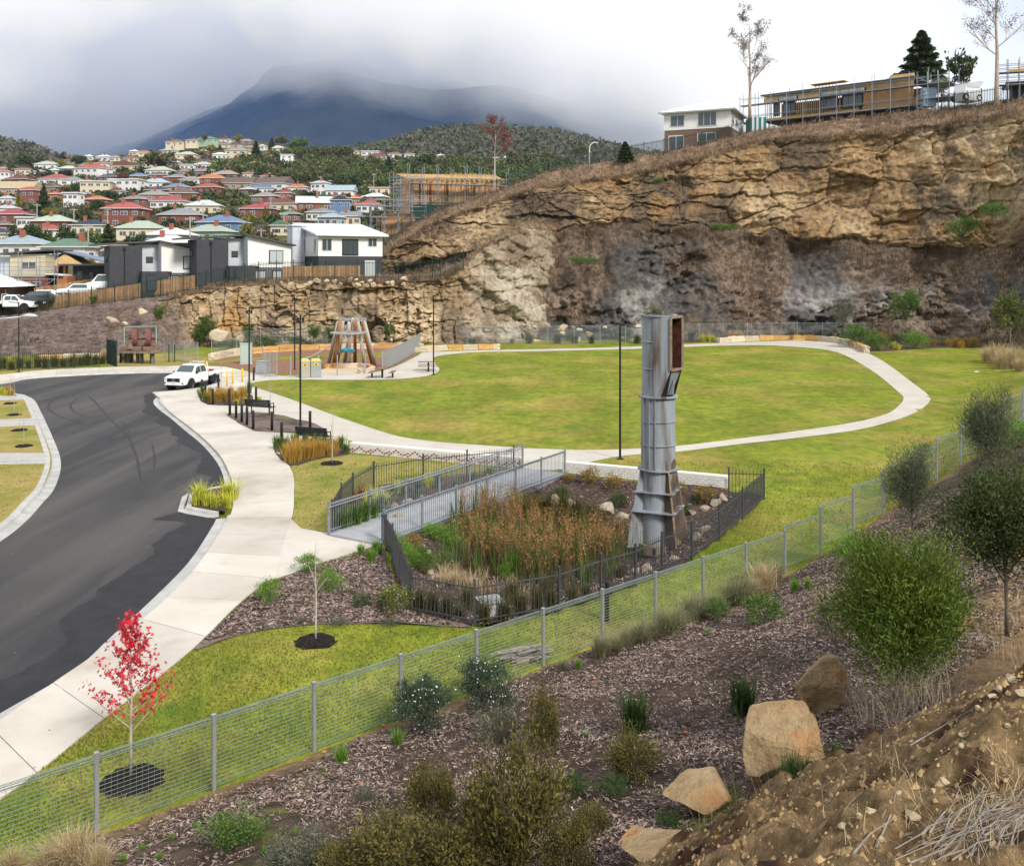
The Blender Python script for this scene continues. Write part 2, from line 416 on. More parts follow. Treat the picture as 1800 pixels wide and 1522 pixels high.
sheet('road', road_poly, m_asph, 1.6, -.10, zf=flat0)
# dark tyre marks on the asphalt are thin rubber sheets
m_tyre = mat('tyre_rubber', (.022, .022, .024), (.042, .041, .042), scale=2, rough=.8, coords='World')
def ribbon(name, pts, w, mt, z, n=8, kind='structure'):
    c = spline([G(*p) for p in pts], n); v = []
    for i, p in enumerate(c):
        d = (c[min(i + 1, len(c) - 1)] - c[max(i - 1, 0)]); d.normalize(); q = Vector((-d.y, d.x, 0)) * w / 2
        ww = min(1, .15 + i / 6, .15 + (len(c) - 1 - i) / 6)
        v += [(p + q * ww), (p - q * ww)]
    f = [(2 * i, 2 * i + 1, 2 * i + 3, 2 * i + 2) for i in range(len(c) - 1)]
    me = npmesh(name, [(a.x, a.y, z) for a in v], f, mt); o = obj(name, me); tag(o, kind=kind); return o
for k, (pts, w) in enumerate([([(118, 690), (95, 700), (85, 712), (95, 724), (130, 738), (165, 748)], .22), ([(150, 692), (130, 702), (124, 712), (136, 724), (165, 733)], .2),
                 ([(150, 688), (165, 702), (195, 735), (225, 765), (240, 800), (248, 850)], .16), ([(210, 735), (225, 752), (232, 790)], .1), ([(265, 770), (272, 800), (268, 830)], .12)]):
    ribbon('tyre_mark', pts, w * .7, m_tyre, -.094 + k * .0006)

def patch(line, side, w0, w1, z, seed):
    v = []
    for i, p in enumerate(line):
        d = line[min(i + 1, len(line) - 1)] - line[max(i - 1, 0)]; d.normalize(); q = Vector((-d.y, d.x, 0)) * side; s = i * .11 + seed; w = w0 + (w1 - w0) * float(fbm(np.array([s]), np.array([.3]), 4, seed)[0]); v += [p - q * .02, p + q * w]
    f = [(2 * i, 2 * i + 1, 2 * i + 3, 2 * i + 2) for i in range(len(line) - 1)]; tag(obj('asphalt_patch', npmesh('asphalt_patch', [(a.x, a.y, z) for a in v], f, m_newasph)), kind='structure')
m_newasph = mat('fresh_asphalt', (.016, .016, .019), (.026, .026, .029), scale=2, rough=.75, coords='World', bump=.006, bscale=60)
patch(resample(rb, .25), -1, .2, 2.6, -.0955, 3); patch(resample(rr, .25), -1, .0, 1.6, -.0955, 8); patch([isl[2].lerp(isl[3], t / 12) for t in range(13)], -1, .4, 1.6, -.0945, 5)
# ground sheet: park lawn and embankment, with a hole where the road lies lower
gx1, gy1 = np.meshgrid(np.arange(-26, 40, .7), np.arange(4, 48, .7)); gx2, gy2 = np.meshgrid(np.arange(-120, 120, 3.0), np.arange(49, 124, 3.0))
gx3, gy3 = np.meshgrid(np.arange(-120, -27, 4.0), np.arange(-30, 48, 4.0)); gx4, gy4 = np.meshgrid(np.arange(41, 120, 4.0), np.arange(-30, 48, 4.0)); gx5, gy5 = np.meshgrid(np.arange(-26, 40, 2.5), np.arange(-30, 3, 2.5))
gX = np.concatenate([a.ravel() for a in (gx1, gx2, gx3, gx4, gx5)]); gY = np.concatenate([a.ravel() for a in (gy1, gy2, gy3, gy4, gy5)])
def ground_z(x, y):
    d1 = (x - FX0) * FU.y - (y - FY0) * FU.x
    z = hgt(x, y) - .6 * sstep(.3, 1.2, d1) - .3 * np.where(inside(POND_C, x, y), sstep(.1, .9, polydist(POND_C, x, y)), 0)
    k = (x > -60) & (x < 2) & (y < 95); z[k] -= .25 * sstep(.8, .55, polydist(road_poly, x[k], y[k]))
    return z
sheet('ground', [(-125, -32), (125, -32), (125, 126), (-125, 126)], m_lawn, 1, 0, holes=[road_poly], extra=(gX, gY), zf=ground_z)
sheet('ground_under_road', [(-60, 10), (-9, 10), (-9, 90), (-60, 90)], m_soil, 8, -.4, zf=flat0)

# ---- kerb and gutter: sections of cast concrete along the road edge
def kerb(name, line, side, label, wide=.42):
    root = tag(empty(name), label, kind='structure')
    pts = resample(line, .55); prof = [(-.04, -.16), (-.04, -.092), (0, -.094), (wide * .62, -.085), (wide * .74, .012), (wide * .78, .022), (wide + .1, .022), (wide + .1, -.16)]
    def cross(i):
        d = pts[min(i + 1, len(pts) - 1)] - pts[max(i - 1, 0)]; d.normalize(); nrm = Vector((-d.y, d.x, 0)) * side
        return [(pts[i] + nrm * a).xy.to_3d() + Vector((0, 0, z)) for a, z in prof]
    k = len(prof); sec = 5
    for s in range(0, len(pts) - 1, sec):
        e = min(s + sec, len(pts) - 1); b = MB(); rows = [cross(i) for i in range(s, e + 1)]
        d = pts[e] - pts[max(e - 1, 0)]; d.normalize()
        rows[-1] = [p - d * .012 for p in rows[-1]]
        vs = [p for r in rows for p in r]; fs = []
        for i in range(len(rows) - 1):
            for j in range(k): fs.append((i * k + j, i * k + (j + 1) % k, (i + 1) * k + (j + 1) % k, (i + 1) * k + j))
        fs += [tuple(range(k)), tuple((len(rows) - 1) * k + j for j in reversed(range(k)))]
        b.add(vs, fs); b.build('kerb_section', m_kerb, root)
    return root
kerb('kerb', rl, 1, 'pale concrete kerb and gutter along the left verge', .5)
kerb('kerb', list(reversed(rt)), -1, 'concrete kerb at the far end of the road')
kerb('kerb', rr, 1, 'curved concrete kerb between the road and the wide footpath')
kerb('kerb', rb, 1, 'concrete kerb and gutter along the near footpath', .45)
kerb('kerb', isl, 1, 'concrete kerb round the planter island', .32)

# ---- footpath: cast slabs with joints
ST = [((268, 690), (345, 684)), ((283, 703), (348, 696)), ((296, 722), (363, 711)), ((330, 748), (409, 738)), ((362, 775), (444, 757)), ((388, 803), (478, 783)), ((402, 830), (503, 811)), ((408, 850), (516, 838)),
      ((410, 875), (517, 864)), ((408, 897), (516, 895)), ((400, 915), (512, 914)), ((372, 960), (495, 965)), ((338, 1006), (481, 1018)), ((312, 1034), (450, 1037)), ((283, 1062), (411, 1070)),
      ((240, 1096), (350, 1131)), ((170, 1149), (270, 1197)), ((100, 1197), (190, 1258)), ((0, 1267), (80, 1347)), ((-120, 1345), (-20, 1420)), ((-330, 1490), (-230, 1570))]
sl, sr = spline([G(*a) for a, b in ST], 12), spline([G(*b) for a, b in ST], 12)
fp = tag(empty('footpath'), 'wide pale concrete footpath beside the road', kind='structure')
acc = 0; start = 0
def slabmesh(i0, i1, gap=.022):
    L = [p.copy() for p in sl[i0:i1 + 1]]; Q = [p.copy() for p in sr[i0:i1 + 1]]
    d = (L[-1] - L[-2]).normalized(); L[-1] -= d * gap; d = (Q[-1] - Q[-2]).normalized(); Q[-1] -= d * gap
    b = MB(); poly = L + list(reversed(Q)); dz = R.uniform(-.003, .003)
    b.prism([(p.x, p.y) for p in poly], -.12, .026 + dz); return b
for i in range(1, len(sl)):
    acc += ((sl[i] + sr[i]) / 2 - (sl[i - 1] + sr[i - 1]) / 2).length
    if acc > 1.9 or i == len(sl) - 1:
        slabmesh(start, i).build('slab', m_conc, fp); start = i; acc = 0
# apron to the footbridge
ap = gp([(498, 916), (513, 914), (529, 929), (560, 935), (600, 941), (672, 957), (619, 973), (564, 989), (521, 1005), (485, 1017), (462, 1018), (474, 965)])
b = MB(); b.prism(list(reversed(ap)), -.1, .022); b.build('slab', m_conc, fp)
# far footpath and little plaza by the playground
pl = tag(empty('plaza'), 'pale concrete footpath across the far end of the road', kind='structure')
top = rail([(-160, 672), (0, 659), (50, 653), (125, 648), (200, 645.5), (290, 643.5), (345, 643)], 6); bot = rail([(-160, 688), (0, 671), (50, 662), (125, 657.2), (200, 653.6), (290, 651.8), (345, 653.5)], 6)
for i in range(0, len(top) - 1, 2):
    a, c = i, min(i + 2, len(top) - 1)
    poly = bot[a:c + 1] + list(reversed(top[a:c + 1])); b = MB(); b.prism([(p.x - (.02 if k == c - a else 0), p.y) for k, p in enumerate(poly)], -.12, .024 + R.uniform(-.002, .002)); b.build('slab', m_conc, pl)
plz = gp([(345, 643), (345, 653), (385, 662), (388, 671), (347, 684), (352, 692), (398, 686), (430, 690), (446, 704), (452, 706), (446, 684), (440, 676), (450, 670), (455, 660), (430, 652), (395, 645)])
sheet('plaza_paving', plz, m_conc, 2, .02, zf=flat0, parent=pl)
# paths round the oval lawn
LAWN_OVAL = [(440, 678), (450, 672), (480, 668.5), (530, 667.5), (600, 668), (690, 667), (745, 662), (768, 655), (772, 648), (763, 635), (767, 627), (800, 622), (850, 619), (950, 617.5), (1100, 614), (1150, 612), (1250, 608.5), (1330, 607), (1400, 610), (1470, 619), (1530, 650), (1580, 690), (1588, 701), (1580, 713), (1558, 728), (1500, 743), (1400, 758), (1300, 771), (1190, 784), (1060, 791), (950, 789), (850, 783), (760, 776), (700, 767), (650, 752), (600, 735), (560, 720), (500, 698), (460, 685)]
PATH_OUT = [(436, 684), (452, 706), (480, 722), (520, 737), (565, 757), (612, 774), (640, 779), (760, 795), (912, 822), (985, 826), (1040, 812), (1100, 801), (1190, 794.5), (1300, 781), (1400, 770), (1500, 757), (1560, 743), (1610, 725), (1634, 706), (1630, 693), (1600, 670), (1560, 640), (1530, 623), (1505, 612), (1470, 603.5), (1430, 600), (1400, 599), (1330, 601), (1250, 604), (1150, 608), (1050, 611.5), (950, 614), (850, 616), (790, 618), (745, 619.5), (735, 625), (705, 640), (672, 652), (640, 656), (560, 657), (500, 661), (470, 657), (445, 655), (432, 668)]
sheet('path', gp(PATH_OUT, 4), m_path, 2.0, .014, holes=[gp(LAWN_OVAL, 4)], zf=flat0)
# bench slab between the two planting beds
sheet('bench_paving', gp([(363, 712), (430, 714), (446, 705), (480, 722), (520, 737), (500, 731), (470, 727), (425, 726), (398, 729), (410, 739)]), m_conc, 1.5, .018, zf=flat0)
sheet('bench_paving', gp([(445, 758), (490, 761), (545, 763), (573, 760), (612, 775), (612, 784), (570, 770), (520, 776), (480, 784)]), m_conc, 1.5, .018, zf=flat0)

# ---- planting beds
def bed(name, px, mt=m_mulch, step=.5, off=.03, rough=.08, n=3):
    return sheet(name, gp(px, n), mt, step, off, rough=rough, kind='structure')
bed('mulch_bed', [(668, 960), (619, 976), (564, 992), (521, 1008), (481, 1022), (447, 1043), (411, 1074), (380, 1105), (340, 1143), (381, 1130), (426, 1116), (488, 1105), (564, 1098), (656, 1097), (747, 1100), (830, 1103), (760, 1083), (722, 1078), (700, 1040), (684, 1000)])
bed('mulch_bed', [(398, 730), (445, 757), (500, 760), (545, 761), (572, 757), (548, 743), (520, 738), (470, 728), (420, 727)])
bed('mulch_bed', [(348, 696), (363, 711), (430, 713), (445, 704), (438, 692), (400, 687), (355, 692)], m_mulchd)
bed('mulch_bed', [(480, 785), (508, 819), (560, 807), (613, 799), (610, 784), (570, 771), (520, 777)], m_mulchd)
bed('mulch_bed', [(1203, 602.5), (1250, 601), (1330, 598), (1430, 597), (1505, 610), (1535, 618), (1640, 612), (1740, 610), (1760, 600), (1600, 594), (1400, 592), (1215, 596)], m_mulchd, 1.2)
sheet('pond_bed', [(p[0], p[1]) for p in POND_C], m_mulchd, .35, .02, rough=.16)
sheet('pond_bed', gp([(592, 936), (606, 905), (625, 880), (660, 860), (745, 844), (900, 830), (915, 838), (840, 866), (720, 908), (640, 938)], 3), m_mulchd, .4, .03, rough=.1)
isl_in = gp([(404, 853), (332, 866), (324, 890), (398, 900)])
sheet('planter_bed', isl_in, m_mulchd, .4, .01, rough=.06, zf=flat0)
sheet('verge', gp([(-420, 1090), (-80, 973), (0, 925), (40, 893), (62, 870), (80, 848), (90, 822), (90, 800), (82, 778), (70, 750), (58, 724), (50, 708), (36, 699), (20, 695), (-100, 698), (-420, 760)], 3), m_dry, 1.2, .02, zf=flat0)
m_drive = mat('driveway_concrete', (.36, .34, .32), (.44, .42, .40), scale=1.5, rough=.85, coords='World', bump=.004, bscale=40)
for px in ([(-300, 816), (-300, 795), (0, 797), (76, 797), (80, 806), (80, 816), (0, 817)], [(-300, 752), (-300, 738), (0, 738), (60, 736), (66, 748), (0, 751)], [(-200, 704), (-200, 696), (0, 695.5), (38, 697), (44, 703), (0, 704)]):
    b = MB(); b.prism(gp(px), -.05, .03); tag(b.build('driveway', m_drive), kind='structure')
sheet('verge', gp([(513, 817), (517, 838), (518, 864), (517, 895), (514, 914), (518, 922), (530, 928), (583, 936), (584, 920), (612, 880), (656, 860), (745, 845), (905, 831), (800, 812), (614, 800), (560, 808)], 2), mat('tan_verge_grass', (.24, .215, .05), (.31, .26, .085), scale=1.6, rough=.95, coords='World', bump=.03, bscale=9, col3=(.16, .19, .03), scale3=.5, spec=.1), .8, .012, zf=flat0)
# far strip of dry ground, playground soft-fall and sand
sheet('dry_ground', gp([(190, 643.5), (345, 641), (372, 640), (372, 630), (300, 622), (200, 628)], 2), m_dry, 2, .012, zf=flat0)
m_fall = mat('softfall', (.20, .095, .062), (.27, .14, .095), scale=3, rough=1, coords='World', bump=.02, bscale=20)
sheet('softfall', gp([(372, 640), (395, 643), (440, 652), (475, 656), (520, 656), (560, 655), (640, 654), (672, 650), (700, 640), (735, 625), (745, 619.8), (740, 614), (640, 612), (560, 614), (480, 619), (400, 629)], 2), m_fall, 2, .012, zf=flat0)
sheet('sandpit', gp([(560, 656.5), (572, 648), (600, 645), (650, 647), (652, 651), (640, 656)], 3), mat('sand', (.52, .40, .27), (.60, .48, .34), scale=5, rough=1, coords='World', bump=.02, bscale=20), 1, .02, zf=flat0)
sheet('play_lawn', gp([(372, 640), (430, 634), (500, 632), (640, 630), (735, 622), (735, 618), (640, 622), (500, 627), (420, 630)], 2), m_lawn, 2, .02, zf=flat0)

# ---- embankment under mulch, on the camera side of the mesh fence
def fence_sd(s, d): return FX0 + FU.x * s + FU.y * d, FY0 + FU.y * s - FU.x * d
S, D = np.meshgrid(np.arange(-14, 42, .22), np.concatenate([np.arange(.05, 11, .2), np.arange(11, 19, .8)]))
eX, eY = fence_sd(S, D); ez = hgt(eX, eY) + .03 * np.minimum(1, D * 3) + (fbm(eX * 1.1, eY * 1.1, 4, 3) - .5) * .22 * sstep(.1, 1.2, D) + (fbm(eX * 6, eY * 6, 3, 9) - .5) * .06 * sstep(.1, .6, D)
def ecol():
    n1 = fbm(eX * .8, eY * .8, 4, 21); n2 = fbm(eX * 5, eY * 5, 3, 31); c = np.empty(eX.shape + (3,))
    c[:] = (.085, .06, .047)
    c = c + (n2[..., None] - .5) * np.array([.12, .09, .075])
    moss = sstep(.60, .70, fbm(eX * .9 + 9, eY * .9, 4, 77)) * sstep(17, 11, S + 6 + D * .2) * .85
    c = c * (1 - moss[..., None]) + moss[..., None] * np.array([.13, .15, .03])
    straw = sstep(.9, .2, D + (n1 - .5) * 1.2) * .75
    c = c * (1 - straw[..., None]) + straw[..., None] * np.array([.30, .20, .105])
    soil = sstep(-.8, .4, D - 8.6 + (n1 - .5) * 2) * sstep(6, 10, S)
    c = c * (1 - soil[..., None]) + soil[..., None] * np.array([.27, .18, .085])
    return np.clip(c, .01, 1).reshape(-1, 3)
m_emb = mat('embankment_mulch', (1, 1, 1), attr='col', scale=7, rough=1, coords='World', bump=.035, bscale=22, spec=.1)
me = npmesh('embankment', np.column_stack([eX.ravel(), eY.ravel(), ez.ravel()]), gridfaces(S.shape[1], S.shape[0]), m_emb, True, ecol())
tag(obj('embankment', me), kind='structure')
def eh(x, y):
    """height of the embankment surface"""
    d = (x - FX0) * FU.y - (y - FY0) * FU.x
    return h1(x, y) + (.03 if d > .05 else 0)

# ---- near soil bank
RIDGE = [(.55, 2.6), (.95, 3.6), (1.25, 4.4), (1.55, 5.0), (2.1, 5.6), (2.85, 6.3), (3.8, 7.1), (5.5, 8.3), (8.5, 9.9)]
bx, by = np.meshgrid(np.arange(-2.0, 9, .04), np.arange(1.2, 11, .04))
dd = polydist([(p[0], p[1]) for p in spline([Vector((a, b)) for a, b in RIDGE], 5)], bx, by, False)
side_ = inside([tuple(p) for p in spline([Vector((a, b)) for a, b in RIDGE], 5)] + [(20, 9.9), (20, -20), (.35, -20)], bx, by)
sd = np.where(side_, dd, -dd)
bz = 5.3 + .03 * bx + np.where(sd > 0, -.02 * sd, .78 * sd) + (fbm(bx * 1.2, by * 1.2, 4, 2) - .5) * .5 + (fbm(bx * 5, by * 5, 4, 12) - .5) * .22 + (worley(bx * 6, by * 6, 4)[0] - .5) * .05 + (worley(bx * 14, by * 14, 5)[0] - .5) * .03 - np.abs(fbm(bx * 3, by * 3, 3, 6) - .5) * .35
keep = (bz > hgt(bx, by) - .3)
cB = np.empty(bx.shape + (3,)); nB = fbm(bx * 2.2, by * 2.2, 4, 42)[..., None]
cB[:] = (.185, .125, .066); cB = cB * (1 - sstep(.5, .62, nB)) + sstep(.5, .62, nB) * np.array([.085, .048, .025]); cB = cB + (fbm(bx * 9, by * 9, 3, 8)[..., None] - .45) * np.array([.22, .15, .08])
cB = np.clip(cB, .02, 1)
fc = gridfaces(bx.shape[1], bx.shape[0]); fc = fc[keep.ravel()[fc].any(1)]
me = npmesh('soil_bank', np.column_stack([bx.ravel(), by.ravel(), bz.ravel()]), fc, mat('bank_soil', (1, 1, 1), attr='col', scale=16, rough=1, coords='World', bump=.02, bscale=45, spec=.1), True, cB.reshape(-1, 3))
tag(obj('soil_bank', me), kind='structure')
def bank_h(x, y):
    i = int(round((x + 2) / .04)); j = int(round((y - 1.2) / .04)); return float(bz[min(max(j, 0), bz.shape[0] - 1), min(max(i, 0), bz.shape[1] - 1)])
# ------------------------------------------------------------------ quarry faces, benches, hillside, mountain
def blocks(u, w, L, T, s, warp=.35):
    """fractured bedding: returns (offset 0..1 per block, edge distance 0..1)"""
    w2 = w + (fbm(u * .035, w * .035, 3, s + 3) - .5) * T * 2.4 + (fbm(u * .5, w * .5, 3, s + 13) - .5) * T * .35; 
    r = w2 / T; bi = np.floor(r); fr = r - bi
    j = (_hash(bi, bi * 0, s + 1) - .5) * .5                       # uneven bed thickness
    fr2 = np.clip(fr, 0, 1)
    LL = L * (.5 + _hash(bi, bi * 0 + 5, s + 2))
    q = (u + _hash(bi, bi * 0 + 9, s) * 50 + (fbm(u * .5, w * .8, 2, s + 8) - .5) * L * warp) / LL
    qi = np.floor(q); fq = q - qi
    o = _hash(qi, bi, s + 4)
    e = np.minimum(np.minimum(fq, 1 - fq) * LL, np.minimum(fr2, 1 - fr2) * T)
    return o, e
m_rock = mat('quarry_rock', (1, 1, 1), attr='col', scale=1.7, rough=.95, coords='World', bump=.12, bscale=4.5, spec=.15)
def lerp3(a, b, t): return a * (1 - t[..., None]) + np.array(b) * t[..., None]

def loft(curves, xs, rows):
    """curves: list of functions x-> (y pixel, Y); rows: rows between successive curves. returns world grid and v index"""
    pts = []; vv = []
    for k, (c0, c1) in enumerate(zip(curves[:-1], curves[1:])):
        y0, Y0 = c0(xs); y1, Y1 = c1(xs); n = rows[k]
        a0 = np.stack([(xs - CX) * Y0 / F, Y0, H - (y0 - HY) * Y0 / F], -1); a1 = np.stack([(xs - CX) * Y1 / F, Y1, H - (y1 - HY) * Y1 / F], -1)
        for i in range(n + (1 if k == len(rows) - 1 else 0)):
            t = i / n; pts.append(a0 * (1 - t) + a1 * t); vv.append(np.full(len(xs), k + t))
    return np.array(pts), np.array(vv)

# main cliff
TOP = [(600, 470), (655, 440), (690, 412), (760, 372), (870, 336), (950, 306), (1050, 286), (1160, 268), (1250, 250), (1340, 227), (1460, 213), (1600, 196), (1700, 186), (1800, 173), (1900, 158), (2050, 140)]
TOPY = [(600, 132), (870, 134), (1160, 131), (1340, 129), (1600, 123), (1800, 114), (2050, 98)]
BASEY = [(600, 124), (850, 119), (930, 113), (1500, 112), (1700, 106), (1800, 99), (2050, 80)]
MIDy = [(600, 482), (700, 474), (800, 458), (900, 418), (960, 412), (1100, 396), (1200, 394), (1300, 402), (1400, 418), (1500, 424), (1700, 432), (1800, 440), (2050, 470)]
BASy = [(600, 492), (800, 488), (860, 540), (930, 602), (1500, 602), (1700, 606), (1800, 618), (2050, 660)]
xs = xs_c = np.linspace(600, 2050, 640)
midn = lambda x: interp(MIDy, x) + 30 * (fbm(np.asarray(x) * .022, np.asarray(x) * 0, 4, 91) - .5)
f_base = lambda x: (interp(BASy, x) + 4, interp(BASEY, x))
f_mid = lambda x: (midn(x), interp(BASEY, x) * .45 + interp(TOPY, x) * .55)
f_lip = lambda x: (midn(x) - 7, interp(BASEY, x) * .45 + interp(TOPY, x) * .55 - 2.2 * np.clip(fbm(np.asarray(x) * .015, np.asarray(x) * 0 + 4, 3, 92) - .28, 0, 1))
f_edge = lambda x: (interp(TOP, x) + 24 + 6 * np.sin(x * .013), interp(TOPY, x) - 1.5)
f_top = lambda x: (interp(TOP, x) + 1, interp(TOPY, x) + 4)
f_back = lambda x: (interp(TOP, x) + 18, interp(TOPY, x) + 26)
f_back2 = lambda x: (interp(TOP, x) + 46, interp(TOPY, x) + 90)
PT, V = loft([f_base, f_mid, f_lip, f_edge, f_top, f_back, f_back2], xs, [90, 7, 110, 14, 10, 6])
U = np.repeat(xs[None, :], PT.shape[0], 0) * .075; Wz = PT[..., 2]
o1, e1 = blocks(U, Wz, 9, 3.6, 1); o2, e2 = blocks(U, Wz, 3.2, 1.3, 5); o3, e3 = blocks(U, Wz, 1.3, .55, 9)
up = sstep(1.02, 1.3, V) * sstep(3.3, 2.85, V); low = sstep(.02, .12, V) * sstep(1.02, .9, V); topm = sstep(2.9, 3.2, V)
n_l = fbm(U * .09, Wz * .09, 5, 61); n_m = fbm(U * .4, Wz * .4, 5, 62); n_s = fbm(U * 1.6, Wz * 1.6, 4, 63)
frac = sstep(.38, .62, fbm(U * .07 + 3, Wz * .1, 3, 64))           # where the sandstone is broken up and where it is massive
wx_ = U + (n_m - .5) * 2; wz_ = Wz + (n_m - .5) * 1.2
k1, g1 = worley(wx_ / 6.5, wz_ / 5, 3); k2, g2 = worley(wx_ / 2.2, wz_ / 1.1, 6); k3, g3 = worley(wx_ / .9 + 3, wz_ / .5, 9)
def ledges(u, w, T, s, L=26.):
    r = (w + (fbm(u * .05, w * .02, 3, s) - .5) * 5 + (fbm(u * .6, w * .6, 2, s + 1) - .5) * T * .5) / T; bi = np.floor(r); q = u / L + _hash(bi, bi * 0, s + 2) * 9
    return vnoise(q * 2, bi * 7.3, s + 3), r - bi
l1, r1 = ledges(U, Wz, 1.9, 301); l2, r2 = ledges(U, Wz, .75, 311, 9.)
d_up = (n_l - .5) * 5.5 + (o1 - .5) * 1.2 + (k1 - .5) * 1.0 + (l1 - .5) * .9 + (l2 - .5) * .45 + (k2 - .5) * 1.1 * frac + (k3 - .5) * .45 * (.25 + frac) - .6 * sstep(.05, .0, g1) - .3 * sstep(.07, 0, g2) * frac - .35 * sstep(.1, 0, r1) * frac + (n_s - .5) * .7 + (fbm(U * 4, Wz * 4, 2, 64) - .5) * .35
gul = fbm(U * .16, Wz * .03, 4, 65)                                  # gullies and ribs in the shale
o4, e4 = blocks(U, Wz, 2.4, .8, 15)
rough_low = sstep(.45, .6, fbm(U * .1 + 8, Wz * .1, 3, 66))
d_low = (gul - .5) * 7 + (n_m - .5) * 1.8 + (n_s - .5) * 1.0 + (fbm(U * 4, Wz * 4, 2, 68) - .5) * .35 + rough_low * ((l2 - .5) * .7 + (k2 - .5) * 1.2 + (k3 - .5) * .8 - .3 * sstep(.15, 0, g2))
Dsp = up * d_up + low * d_low + topm * (n_m - .5) * 1.2
PT[..., 1] -= Dsp; PT[..., 2] += (n_s - .5) * .35 * (up + low) - topm * 0 + topm * (n_s - .5) * .4
PT[..., 0] += (n_m - .5) * .8 * (up + low)
# rock colours: tan sandstone above, grey to black shale below, brown dead growth on ledges
c = np.empty(PT.shape); c[:] = (.25, .165, .088)
tone = fbm(U * .12, Wz * .12, 4, 71)
c = lerp3(c, (.37, .27, .16), sstep(.48, .68, tone)); c = lerp3(c, (.10, .075, .052), sstep(.48, .64, fbm(U * .16 + 5, Wz * .13, 4, 72)) * .85)
c = c * (.72 + .3 * k1[..., None] + .15 * k2[..., None] + .25 * l2[..., None]) * (.88 + .24 * k3[..., None])
c = lerp3(c, (.26, .15, .06), sstep(.6, .75, fbm(U * .3, Wz * .3, 3, 73)) * .6)
sh = np.empty(PT.shape); sh[:] = (.075, .067, .063)
sh = lerp3(sh, (.23, .215, .20), sstep(.47, .62, fbm(U * .14, Wz * .2, 4, 74)) * sstep(.75, .35, V)); sh = sh * (.65 + .4 * k2[..., None] + .4 * k3[..., None])
spur_grey = sstep(1010, 940, xs)[None, :]
scrub = sstep(.48, .62, fbm(U * .13 + 2, Wz * .11, 4, 75) + .05)
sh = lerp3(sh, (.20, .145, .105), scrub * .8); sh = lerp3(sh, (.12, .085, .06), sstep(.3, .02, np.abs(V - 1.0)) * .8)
right_veg = sstep(1640, 1760, xs)[None, :] * sstep(.45, .55, fbm(U * .2, Wz * .15, 3, 81))
sh = lerp3(sh, (.20, .145, .10), right_veg * .7)
c = lerp3(sh, (0, 0, 0), np.zeros(V.shape)) * (1 - up[..., None]) + c * up[..., None]
c = c * (1 - topm[..., None]) + topm[..., None] * (np.array([.25, .17, .115]) * (.7 + .6 * n_m[..., None]))
leftt = sstep(860, 700, xs)[None, :] * (1 - topm)
c = lerp3(c, (.18, .115, .06), leftt * .55)
me = npmesh('cliff', PT.reshape(-1, 3), gridfaces(len(xs), PT.shape[0]), m_rock, False, np.clip(c, .01, 1).reshape(-1, 3))
tag(obj('cliff', me), kind='structure')
CLIFF_PT, CLIFF_V = PT, V

# left quarry wall, mulch bank and the pale spur in front of the cliff
WTOP = [(-120, 566), (0, 556), (60, 549), (160, 536), (270, 522), (330, 512), (400, 497), (500, 491), (600, 489), (700, 489), (770, 484), (810, 466), (850, 430), (885, 406), (925, 391), (960, 398), (1000, 428)]
WBASE_y = [(-120, 628), (150, 628), (260, 622), (330, 612), (420, 606), (700, 603), (1000, 604)]
WBASE_Y = [(-120, 91), (200, 92), (280, 96), (360, 104), (430, 106.5), (800, 107), (900, 110), (940, 113), (1000, 121)]
WTOP_Y = [(-120, 106), (250, 107.5), (380, 109), (800, 110), (850, 113), (925, 117), (1000, 126)]
ws = np.linspace(-120, 1000, 560)
g_base = lambda x: (interp(WBASE_y, x) + 5, interp(WBASE_Y, x)); g_edge = lambda x: (interp(WTOP, x) + 9, interp(WTOP_Y, x))
g_top = lambda x: (interp(WTOP, x), interp(WTOP_Y, x) + 2.2); g_back = lambda x: (interp(WTOP, x) + interp([(-120, 2), (740, 4), (820, 16), (1000, 30)], x), interp(WTOP_Y, x) + 9)
WP, WV = loft([g_base, g_edge, g_top, g_back], ws, [110, 10, 8])
U = np.repeat(ws[None, :], WP.shape[0], 0) * .066; Wz = WP[..., 2]; xw = np.repeat(ws[None, :], WP.shape[0], 0)
rockm = sstep(250, 330, xw + (Wz - 3) * 14) * sstep(.0, .1, WV) * sstep(1.15, .95, WV)
spur = sstep(800, 850, xw)
o1, e1 = blocks(U, Wz, 5.5, 2.6, 101); o2, e2 = blocks(U, Wz, 2.2, 1.1, 105); o3, e3 = blocks(U, Wz, .9, .45, 109)
n_l = fbm(U * .15, Wz * .15, 4, 161); n_m = fbm(U * .5, Wz * .5, 5, 162); n_s = fbm(U * 1.8, Wz * 1.8, 4, 163)
wx_ = U + (n_m - .5) * 2; wz_ = Wz + (n_m - .5) * 1.4
k1, g1 = worley(wx_ / 4.6, wz_ / 3.4, 103); k2, g2 = worley(wx_ / 1.7, wz_ / 1.2, 106); k3, g3 = worley(wx_ / .75, wz_ / .55, 109); fr_ = sstep(.4, .6, fbm(U * .15 + 2, Wz * .15, 3, 110))
o5, e5 = blocks(U, Wz, 2.6, 3.6, 131); l1, r1 = ledges(U, Wz, 1.5, 321, 14.); l2, r2 = ledges(U, Wz, .6, 331, 6.)
d_r = (n_l - .5) * 3.4 + (o5 - .5) * 1.3 + (k1 - .45) * 1.1 + (l1 - .5) * 1.0 + (l2 - .5) * .4 + (k2 - .5) * .7 * (.3 + fr_) + (k3 - .5) * .4 * (.2 + fr_) - .5 * sstep(.1, 0, e5) - .3 * sstep(.06, 0, g2) * fr_ + (n_s - .5) * .6 + (fbm(U * 4, Wz * 4, 2, 164) - .5) * .3
